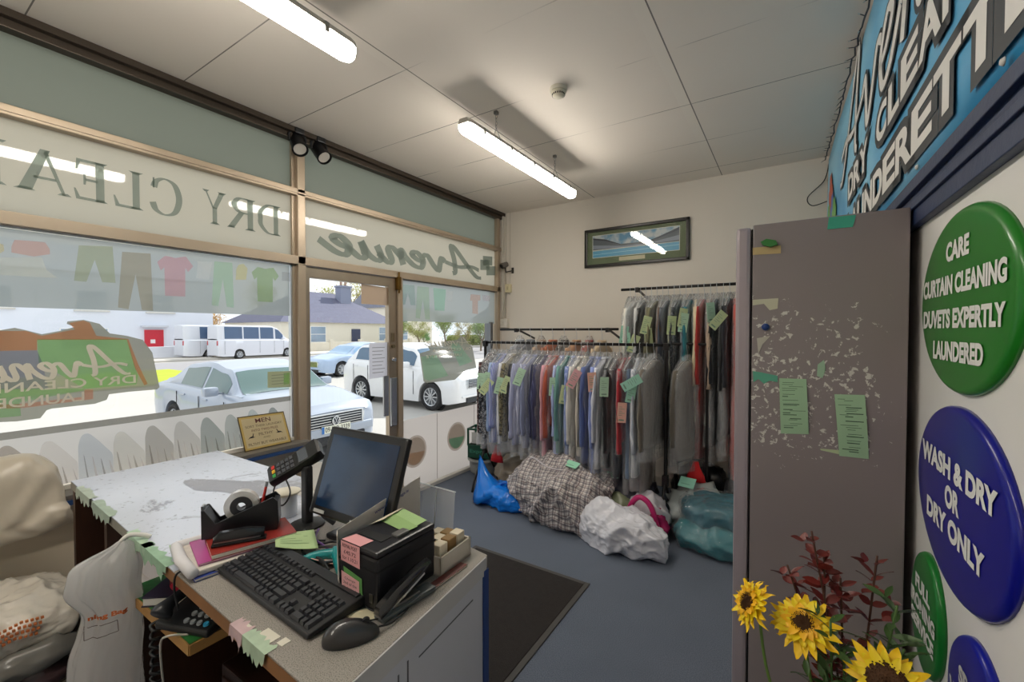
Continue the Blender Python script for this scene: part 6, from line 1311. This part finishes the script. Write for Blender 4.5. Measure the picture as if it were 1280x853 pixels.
# magazines, diary, dispenser
def stack(name, label, cat, x, y, z, w_, d_, h_, rz, c, pages='#d9d3c9'):
    t = thing(name, label, cat, (x, y, z), R(rz)); G().box(-w_/2, w_/2, -d_/2, d_/2, h_*.12, h_*.88).build('pages', mat(pages, .7), t); G().box(-w_/2-.002, w_/2+.002, -d_/2-.002, d_/2+.002, 0, h_*.12, bev=.0008).box(-w_/2-.002, w_/2+.002, -d_/2-.002, d_/2+.002, h_*.88, h_, bev=.0008).box(-w_/2-.003, -w_/2, -d_/2-.002, d_/2+.002, 0, h_).build('cover', mat(c, .4), t); return t
z = ZT+.0008
stack('blue_folder', 'dark blue folder at the bottom of the paper stack', 'folder', -1.365, .635, z, .19, .27, .008, -8, '#2a3f8c'); z += .0085
t = thing('newspaper', 'folded newspaper with a thick rolled edge under the diary', 'newspaper', (-1.375, .63, z), R(-10)); G().box(-.10, .10, -.135, .14, 0, .014, bev=.005).build('pages', mat('#cfc8bf', .75, vary=.2, vs=40), t); G().tube([(-.10,-.125,.016),(-.10,.0,.016),(-.098,.13,.015)] if 0 else [(-.105,-.13,.014),(.0,-.136,.013),(.105,-.130,.014)], [.014,.015,.014], 14).build('rolled_edge', mat('#dcdadc', .6), t, smooth=True); G().tube([(-.105,-.13,.014),(-.104,.0,.014),(-.10,.135,.014)], .0135, 12).build('folded_edge', mat('#dcdadc', .6), t, smooth=True); z += .0150
stack('magazine', 'thin magazine with a magenta edge under the red diary', 'magazine', -1.37, .645, z, .165, .24, .006, -14, '#b04a8c', '#d8b8c0'); z += .0063
stack('diary', 'red hard-backed diary under the tape dispenser', 'diary', -1.345, .655, z, .13, .21, .014, -16, '#8f2a22', '#e6e0d4'); z += .0145
td = thing('tape_dispenser', 'heavy black desk tape dispenser with a red pen in it', 'tape dispenser', (-1.395, .655, z), R(54)); pr_ = [(-.10,0),(.095,0),(.10,.02),(.098,.085),(.085,.10),(-.03,.055),(-.065,.042),(-.092,.085),(-.10,.085)]
G().prism(pr_, lambda u, v, d: Vector((u, d, v)), -.030, -.024).prism(pr_, lambda u, v, d: Vector((u, d, v)), .024, .030).build('side_wall', mat('#1d1e21', .3, vary=.2, vs=14), td, bevel=.0015)
G().prism([(-.10,0),(.095,0),(.10,.03),(.02,.025),(-.065,.030),(-.092,.083),(-.10,.083)], lambda u, v, d: Vector((u, d, v)), -.024, .024).prism([(.085,.0),(.1,.02),(.098,.085),(.085,.09)], lambda u, v, d: Vector((u, d, v)), -.024, .024).build('weighted_base', mat('#1d1e21', .35), td)
G().box(-.104, -.098, -.012, .012, .080, .092).build('cutter', METAL, td)
mr = Matrix.Translation((-.002, 0, .078)) @ Matrix.Rotation(pi/2, 4, 'X'); tr_ = G().lathe([(.030,-.012),(.046,-.012),(.046,.012),(.030,.012),(.030,-.012)], 36, mr, cap=False).build('tape_reel', film((.75,.73,.68), haze=.55, gloss_rough=.15, fres=1.5, key='clear_tape'), td, auto=40); G().lathe([(.012,-.013),(.030,-.013),(.030,-.010),(.014,-.008),(.014,.008),(.030,.010),(.030,.013),(.012,.013),(.012,-.013)], 30, mr, cap=False).build('reel_hub', mat('#35363a', .4), td, auto=40)
G().tube([(.045,0,.045),(.062,.004,.125)], .004, 10).build('pen', mat('#c8302a', .3), None); p = bpy.data.objects['pen']; p.matrix_world = td.matrix_world; p.location = td.location; p.rotation_euler = td.rotation_euler; prop(p, 'red pen standing in the tape dispenser', 'pen'); G().tube([(.062,.004,.125),(.065,.005,.14)], .0042, 10).build('pen_cap', mat('#8a8f98', .3, .5), p)
bs_ = thing('small_stapler', 'small black stapler lying on the diary against the dispenser', 'stapler', (-1.325, .615, z), R(58)); G().box(-.07, .065, -.013, .013, 0, .008, bev=.003).build('base', BLACK, bs_); G().loft([[(x, y, zz) for y, zz in ((-.012,.014),(.012,.014),(.013,.026*k),(.007,.034*k),(-.007,.034*k),(-.013,.026*k))] for x, k in ((-.065,.8),(-.05,1.1),(.02,1.15),(.06,.9))]).build('arm', mat('#202124', .25), bs_, auto=40); G().box(-.064,.05,-.008,.008,.008,.014).build('magazine', METAL, bs_)
t = thing('green_leaflet', 'pale green leaflet under the paper stack on the white worktop', 'leaflet', (-1.49, .60, ZT)); G().add([(-1.58,.53,ZT+.001),(-1.46,.50,ZT+.001),(-1.40,.76,ZT+.001),(-1.50,.80,ZT+.001)], [(0,1,2,3)]).build('paper', mat('#8fb08a', .7), t, world=True, solid=.0006)
def sheetp(name, label, cat, pts, c, lines=0):
    cx = sum(p[0] for p in pts)/len(pts); cy = sum(p[1] for p in pts)/len(pts); t = thing(name, label, cat, (cx, cy, ZT)); P = [V(p) for p in pts]; fn = lambda a, b: P[0].lerp(P[1], a).lerp(P[3].lerp(P[2], a), b) + V((0,0,.004*sin(a*pi)*sin(b*pi*1.5)+.001))
    n = 8; G().add([fn(i/n, j/n) for j in range(n+1) for i in range(n+1)], [(j*(n+1)+i, j*(n+1)+i+1, (j+1)*(n+1)+i+1, (j+1)*(n+1)+i) for j in range(n) for i in range(n)]).build('paper', mat(c, .7, vary=.05), t, world=True, smooth=True, solid=.0006)
    if lines:
        g = G()
        for k in range(lines): b = .15 + .7*k/lines; g.quad(*[fn(aa, bb) + V((0,0,.0012)) for aa, bb in ((.12,b),(.5+.3*((k*37) % 3)/2,b),(.5+.3*((k*37) % 3)/2,b+.018),(.12,b+.018))])
        g.build('print', mat('#6f8f6c', .8), t, world=True)
    return t
sheetp('green_receipt', 'pale green receipt lying behind the keyboard', 'receipt', [(-1.31,.705,ZT+.034),(-1.235,.785,ZT+.036),(-1.135,.735,ZT+.026),(-1.215,.655,ZT+.042)], '#b5cf98', 6)
sheetp('pink_note', 'salmon pink note beside the green receipt', 'note', [(-1.17,.73,ZT+.003),(-1.10,.79,ZT+.003),(-1.02,.745,ZT+.003),(-1.10,.69,ZT+.026)], '#e0b0a0', 0)
sheetp('beige_card', 'beige card lying under the mouse and printer', 'card', [(-.86,.615,ZT+.001),(-.83,.66,ZT+.001),(-.76,.655,ZT+.001),(-.80,.61,ZT+.001)], '#c9bfa0', 0)
# teal tagging gun
tg = thing('tagging_gun', 'teal plastic tagging gun behind the keyboard', 'tagging gun', (-1.045, .735, ZT+.002), R(150))
G().loft([[(x, y*k, .018+zz*k) for y, zz in ((-.012,-.012),(.012,-.012),(.014,.006),(.008,.016),(-.008,.016),(-.014,.006))] for x, k in ((-.075,.5),(-.06,.8),(-.01,1),(.04,1.1),(.055,.9))]).build('barrel', mat('#128a8c', .3), tg, bevel=.002, auto=50)
G().tube(smooth([(.035,0,.02),(.045,.03,.018),(.045,.07,.016),(.035,.10,.014)], 5), [.014]*6+[.015]*5+[.013]*5, 12).build('grip', mat('#128a8c', .3), tg, smooth=True); G().tube([(.0,.012,.018),(.005,.035,.016),(.02,.045,.016)], .005, 8).build('trigger', mat('#3a3f44', .4), tg); G().tube([(-.075,0,.02),(-.10,0,.02)], .0015, 6).build('needle', METAL, tg)
# monitor
mo = thing('monitor', 'black touch-screen till monitor with a dark blue screen', 'monitor', (-1.115, .86, ZT), R(2)); tl_ = R(-19); sm = Matrix.Translation((0, -.055, .075)) @ Matrix.Rotation(tl_, 4, 'X')
G().box(-.175, .175, 0, .022, 0, .275, sm, bev=.008).build('bezel', mat('#17181a', .35, vary=.3, vs=30), mo)
scm = bpy.data.materials.new('screen'); scm.use_nodes = True; nt = scm.node_tree; b_ = nt.nodes['Principled BSDF']; oc = objco(nt)
nt.links.new(nmix(nt, nnoise(nt, 7, 4, oc), rgb('#071220'), rgb('#1c3450')), b_.inputs['Base Color']); nt.links.new(nmix(nt, nnoise(nt, 7, 4, oc), rgb('#071220'), rgb('#1c3450')), b_.inputs['Emission Color']); b_.inputs['Emission Strength'].default_value = .3; b_.inputs['Roughness'].default_value = .12
G().box(-.150, .150, -.0012, .001, .028, .25, sm).build('screen', scm, mo)
G().box(-.07, .07, .018, .05, .05, .2, sm, bev=.01).build('back_shell', mat('#1c1d20', .4), mo)
G().box(-.11, .11, -.04, .12, 0, .018, bev=.008).build('stand_foot', mat('#202124', .35), mo); G().loft([[(x, y, z) for x in (-.05,.05) for y in ()] or [(-.05,y0,z),(.05,y0,z),(.05,y1,z),(-.05,y1,z)] for y0, y1, z in ((.03,.10,.015),(.02,.09,.06),(.0,.05,.13))]).build('stand_neck', mat('#55585c', .4), mo)
G().box(-.15, -.10, -.002, -.0005, .008, .018, sm).build('label_strip', mat('#b9bab9', .5), mo); G().box(.02, .045, -.002, -.0005, .010, .016, sm).build('maker_mark', mat('#c9cacb', .5), mo)
G().tube(smooth([(-.16,.03,.01),(-.185,.0,.06),(-.165,.04,.13),(-.12,.08,.10)], 6), .009, 8).build('side_bracket', mat('#4c4f54', .35, .2), mo, smooth=True)
for i, (pts, c) in enumerate((([(-1.28,.83,.91),(-1.22,.78,.915),(-1.16,.77,.912),(-1.08,.76,.91)],'#6a4a88'),([(-1.31,.80,.91),(-1.26,.77,.93),(-1.20,.76,.91),(-1.17,.80,.91),(-1.12,.79,.925)],'#1c1c1e'),([(-1.25,.80,.92),(-1.20,.745,.91),(-1.14,.76,.92),(-1.05,.80,.93)],'#2a2a2e'))):
    wires('monitor_cable', ('purple cable', 'thick black cable', 'thin dark cable')[i] + ' tangled at the foot of the till monitor', 'cable', pts, .0035, mat(c, .45))
# card terminal on a pole
cp = thing('card_terminal', 'black card payment terminal tilted on a pole stand beside the monitor', 'card terminal', (-1.36, .84, ZT), 0)
G().lathe([(.055,0),(.055,.006),(.03,.012)], 30).build('stand_foot', BLACK, cp, auto=40); G().box(-.016, .016, -.012, .014, .008, .20, bev=.006).build('pole', mat('#26272a', .4), cp)
e1 = (V((-1.357,.89,1.125)) - V((-1.45,.775,1.045))).normalized(); nrm = V((.25,-.55,.80)); nrm = (nrm - e1*nrm.dot(e1)).normalized(); e2 = e1.cross(nrm) * -1; tm = Matrix((( e2.x, e1.x, nrm.x, 0),(e2.y, e1.y, nrm.y, 0),(e2.z, e1.z, nrm.z, 0),(0,0,0,1))); tm = Matrix.Translation(V((-.045, -.012, .205))) @ tm
if tm.to_3x3().determinant() < 0: tm = tm @ Matrix.Diagonal((-1,1,1,1))
G().loft([[(x*k, y, z) for x, z in ((-.038,-.012),(.038,-.012),(.040,.004),(.034,.014+zo),(-.034,.014+zo),(-.040,.004))] for y, k, zo in ((-.088,.85,-.004),(-.08,.97,0),(0,.95,0),(.05,1.0,.006),(.085,.98,.012),(.093,.8,.004))], tm).build('terminal_body', mat('#1d1e20', .35), cp, auto=40)
G().box(-.026, .026, .018, .062, .016, .020, tm, bev=.001).build('display', mat('#5a6068', .15), cp)
g = G(); 
for i in range(3):
    for j in range(4): g.box(-.026+i*.019, -.012+i*.019, -.055+j*.015, -.045+j*.015, .013, .0165, tm)
g.build('keypad', mat('#4a4d54', .4), cp)
for i, c in enumerate(('#d8342a','#e0b020','#3aa850')): G().box(-.026+i*.019, -.012+i*.019, -.072, -.062, .012, .0165, tm, bev=.001).build('colour_key', mat(c, .4), cp)
G().box(-.022, .022, .066, .078, .018, .0205, tm).build('maker_plate', mat('#c9cacb', .4), cp)
G().tube(smooth([(-.045+k, y, z) for k, y, z in ((-.02,-.035,.155),(.05,-.06,.13),(.045,-.08,.095),(-.03,-.07,.085),(-.06,-.05,.125),(-.03,-.035,.15))], 5), .0028, 6).build('card_guard', BLACK, cp, smooth=True)
wires('terminal_cord', 'black coiled cord behind the card terminal', 'cord', [(-1.325+.012*cos(k*2.0), .90+.012*sin(k*2.0), 1.10-k*.0042) for k in range(44)], .003, BLACK)
t = thing('white_canister', 'white plastic canister with a flat lid on the white worktop', 'canister', (-1.495, .845, ZT)); G().lathe([(.034,0),(.036,.01),(.036,.075),(.034,.078)], 32).build('canister_body', mat('#dfe2e8', .35), t, auto=40); G().lathe([(.001,.092),(.03,.091),(.047,.086),(.048,.080),(.034,.078)], 36).build('lid', mat('#d8d2c0', .4), t, auto=40)
t = thing('price_stand', 'plain white plastic display stand at the far edge of the counter', 'display stand', (-1.62, 1.03, ZT)); G().box(-.045, .045, -.002, .002, 0, .12, Matrix.Rotation(R(-8), 4, 'X') @ Matrix.Rotation(R(20), 4, 'Z')).build('back_sheet', mat('#d5d3cd', .4), t); G().box(-.045, .045, -.045, 0, 0, .004, Matrix.Rotation(R(20), 4, 'Z')).build('foot', mat('#d5d3cd', .4), t)
# MEN sign on the ledge
ms_ = thing('men_sign', 'yellowed tin sign headed MEN standing on the window ledge', 'sign', (XW+.05, 1.55, .762)); P = [V((XW+.02, 1.392, .992)), V((XW+.02, 1.70, .985)), V((XW+.058, 1.735, .762)), V((XW+.058, 1.42, .762))]
fq = lambda u, v, d=0: P[0].lerp(P[1], u).lerp(P[3].lerp(P[2], u), 1-v) + V((.004+d, 0, d*.1))
G().add([fq(0,0),fq(1,0),fq(1,1),fq(0,1),fq(0,0,-.003),fq(1,0,-.003),fq(1,1,-.003),fq(0,1,-.003)], [(0,1,2,3),(4,5,6,7),(0,1,5,4),(1,2,6,5),(2,3,7,6),(3,0,4,7)]).build('sign_plate', mat('#5a4a2c', .5), ms_, world=True)
G().add([fq(.02,.03,.0008),fq(.98,.03,.0008),fq(.98,.97,.0008),fq(.02,.97,.0008)], [(0,1,2,3)]).build('border', mat('#c9ad66', .5, vary=.15, vs=20), ms_, world=True)
G().add([fq(.06,.08,.0012),fq(.94,.08,.0012),fq(.94,.92,.0012),fq(.06,.92,.0012)], [(0,1,2,3)]).build('sign_face', mat('#cdbd95', .5, vary=.08, vs=15), ms_, world=True)
for s_, v_, w_, h_, c in (('MEN',.83,.32,.12,'#5a2c2a'),('SORT THEIR LAUNDRY',.68,.78,.065,'#7a6a55'),('INTO TWO PILES',.56,.56,.065,'#7a5048'),('FILTHY',.43,.30,.075,'#6a5a48'),('AND',.32,.15,.055,'#8a7a5c'),('FILTHY BUT WEARABLE',.17,.80,.075,'#6a5a48')):
    lettering(G(), s_, w_, h_, lambda u, v, d: fq(.5+u, v_+v, .0018), 0, .01).build('lettering', mat(c, .6), ms_, world=True)
deer = [(-.07,-.04),(-.03,.0),(-.01,.01),(.03,.02),(.05,.06),(.045,.08),(.06,.07),(.075,.07),(.06,.05),(.05,.0),(.09,-.01),(.04,-.02),(.0,-.02),(-.03,-.02)]
for cx, cy, sx in ((.18,.38,1),(.80,.40,-1)): G().add([fq(cx+sx*a, cy+b*1.3, .0018) for a, b in deer], [tuple(range(len(deer)))]).build('running_dog', mat('#2c2420', .6), ms_, world=True)

# ================================================================ FLOWERS
fl = thing('flower_bucket', 'grey florist bucket standing on the floor below the sunflowers', 'bucket', (.13, 1.18, 0)); G().lathe([(.08,0),(.085,.01),(.115,.42),(.12,.43),(.122,.445),(.112,.44),(.08,.03),(.01,.02)], 40, cap=False).build('bucket_body', mat('#5c6066', .35, .4), fl, auto=40); G().lathe([(.115,.425),(.125,.43),(.125,.445),(.115,.45)], 40, cap=False).build('rim', METAL, fl, auto=40)
root_p = V((.12, 1.17, .40))
def sunflower(label, head, face, rad, seed, disc=.34):
    r = random.Random(seed); head = V(head); face = V(face).normalized(); t = thing('sunflower', label, 'flower', root_p, 0, 'sunflowers in the bucket'); q = face.to_track_quat('Z', 'Y').to_matrix().to_4x4(); mh = Matrix.Translation(head - root_p) @ q
    back = head - root_p - face*.02; mid = V((back.x*.75 + r.uniform(-.01,.01), back.y*.75, back.z*.6)); G().tube(smooth([(r.uniform(-.02,.02), r.uniform(-.02,.02), 0), tuple(mid), tuple(back - V((0,0,.03))*(1 if face.z > -.2 else 0)), tuple(back)], 8), .0032, 8).build('stem', mat('#5c7a34', .6), t, smooth=True)
    for layer, (nn, rr, zo, c) in enumerate(((19, 1.0, .0, '#ffc800'), (17, .82, .006, '#ffd614'), (13, .6, .010, '#ffb800'))[:3 if disc < .4 else 2]):
        g = G()
        for k in range(nn):
            a = 2*pi*(k + r.uniform(-.25,.25) + layer*.5)/nn; L_ = rad*rr*r.uniform(.86,1.08); w_ = rad*.27*r.uniform(.8,1.1); tilt = r.uniform(.05,.5) + layer*.15; mp = mh @ Matrix.Rotation(a, 4, 'Z'); vs = []; tw = r.uniform(-.3,.3)
            for s_, ww in ((.18,.35),(.4,.9),(.62,1),(.8,.72),(.93,.3),(1,.02)): zz = zo + sin(tilt)*s_*L_*.6 - (s_**3)*L_*.25*r.uniform(.2,1.4); vs += [mp @ V((s_*L_, -ww*w_/2, zz + tw*ww*w_*.3)), mp @ V((s_*L_, 0, zz-.002)), mp @ V((s_*L_, ww*w_/2, zz - tw*ww*w_*.3))]
            g.add(vs, [(i*3+j, (i+1)*3+j, (i+1)*3+j+1, i*3+j+1) for i in range(5) for j in (0,1)])
        g.build('petals', mat(c, .5, vary=.2, vs=30), t, smooth=True, normals=False)
    g = G(); nseed = 130
    g.lathe([(rad*disc,.002),(rad*disc*.9,.012),(rad*disc*.45,.015),(.001,.012)], 24, mh)
    for k in range(nseed): a = k*2.39996; rr = rad*disc*.97*math.sqrt(k/nseed); g.lathe([(.0016,.0),(.0001,.006)], 5, mh @ Matrix.Translation((rr*cos(a), rr*sin(a), .0125)), cap=False)
    g.build('seed_disc', mat('#4a2c10', .8, vary=.4, vs=60), t, smooth=True)
    g = G()
    for k in range(14): a = 2*pi*k/14; mp = mh @ Matrix.Rotation(a, 4, 'Z'); g.add([mp @ V(p) for p in ((.004,-.006,-.012),(.004,.006,-.012),(rad*.5,.0,-.004),(rad*.3,-.007,-.010),(rad*.3,.007,-.010))], [(0,3,2,4,1)])
    g.build('sepals', mat('#4f7a2c', .6), t, normals=False)
sunflower('sunflower leaning out furthest towards the window, seen side-on', (-.066,1.10,.938), (-.75,-.45,.45), .058, 1)
sunflower('middle sunflower, tilted up with its petals drooping forward', (.030,1.10,.925), (-.15,-.62,.80), .066, 2)
sunflower('largest sunflower, nearest the wall of signs, its dark centre showing', (.160,1.05,.892), (-.1,-.85,.62), .070, 3, .50)
def leafy(name, label, cat, n_st, top, spread, leafc, stemc, seed, lw, ll, group, per=9, z_lo=.25):
    r = random.Random(seed)
    for k in range(n_st):
        t = thing(name, label[k] if isinstance(label, (list, tuple)) else label, cat, root_p, 0, group); tp = V(top[k % len(top)]) - root_p; pts = smooth([(r.uniform(-.03,.03), r.uniform(-.03,.03), 0), (tp.x*.4+r.uniform(-.02,.02), tp.y*.4, tp.z*.5), tuple(tp)], 10)
        G().tube(pts, .0022, 6).build('stem', mat(stemc, .7), t, smooth=True); g = G()
        def leaf(p, d, L_, w_):
            d = d.normalized(); sd2 = d.cross(V((r.uniform(-1,1), r.uniform(-1,1), 1.2))).normalized(); up = sd2.cross(d); vs = []
            for s_, ww in ((0,.05),(.2,.7),(.45,1),(.7,.8),(.9,.35),(1,.03)): c = p + d*L_*s_ + up*(-.25*L_*s_*s_); vs += [c - sd2*ww*w_/2, c - up*.0015, c + sd2*ww*w_/2]
            g.add(vs, [(i*3+j, (i+1)*3+j, (i+1)*3+j+1, i*3+j+1) for i in range(5) for j in (0,1)])
        for j in range(per*2):
            s_ = z_lo + (1-z_lo)*(j/(per*2)); p = V(pts[min(len(pts)-1, int(s_*(len(pts)-1)))]); a = j*2.4 + r.random(); d = V((cos(a)*spread, sin(a)*spread, r.uniform(.2,1.0))); leaf(p, d, ll*r.uniform(.7,1.2), lw*r.uniform(.7,1.1))
            if j % 3 == 0:
                q = p + d.normalized()*.03
                for s2 in (-1, 1): leaf(q, V((cos(a+s2), sin(a+s2), .6)), ll*.8, lw*.8)
        g.build('leaves', mat(leafc, .45, vary=.3, vs=20), t, smooth=True, normals=False)
leafy('red_leaf_branch', ['tallest branch of dark red leaves above the middle sunflower','dark red leafy branch between the middle sunflower and the locker','dark red leafy branch in the middle of the bunch','dark red leafy branch close to the wall of signs','short dark red branch beside the window-side sunflower'], 'branch', 5, [(.045,1.18,1.10),(.07,1.2,1.05),(.10,1.2,1.0),(.165,1.22,1.06),(.0,1.2,1.0)], 1.0, '#6b231c', '#4a2a1c', 5, .022, .036, 'dark red branches in the bucket', 15, .38)
leafy('green_leaf_stem', ['narrow-leaved green stem beside the middle sunflower','narrow-leaved green stem in the middle of the bunch','green leafy stem by the wall of signs','broad green leaves low in the bunch','round-leaved green stem behind the largest sunflower'], 'stem', 5, [(.075,1.08,.96),(.10,1.1,.90),(.19,1.16,.99),(.06,1.05,.84),(.20,1.15,.91)], 1.0, '#3f5c2c', '#4c6a34', 8, .016, .05, 'green stems in the bucket', 14, .3)
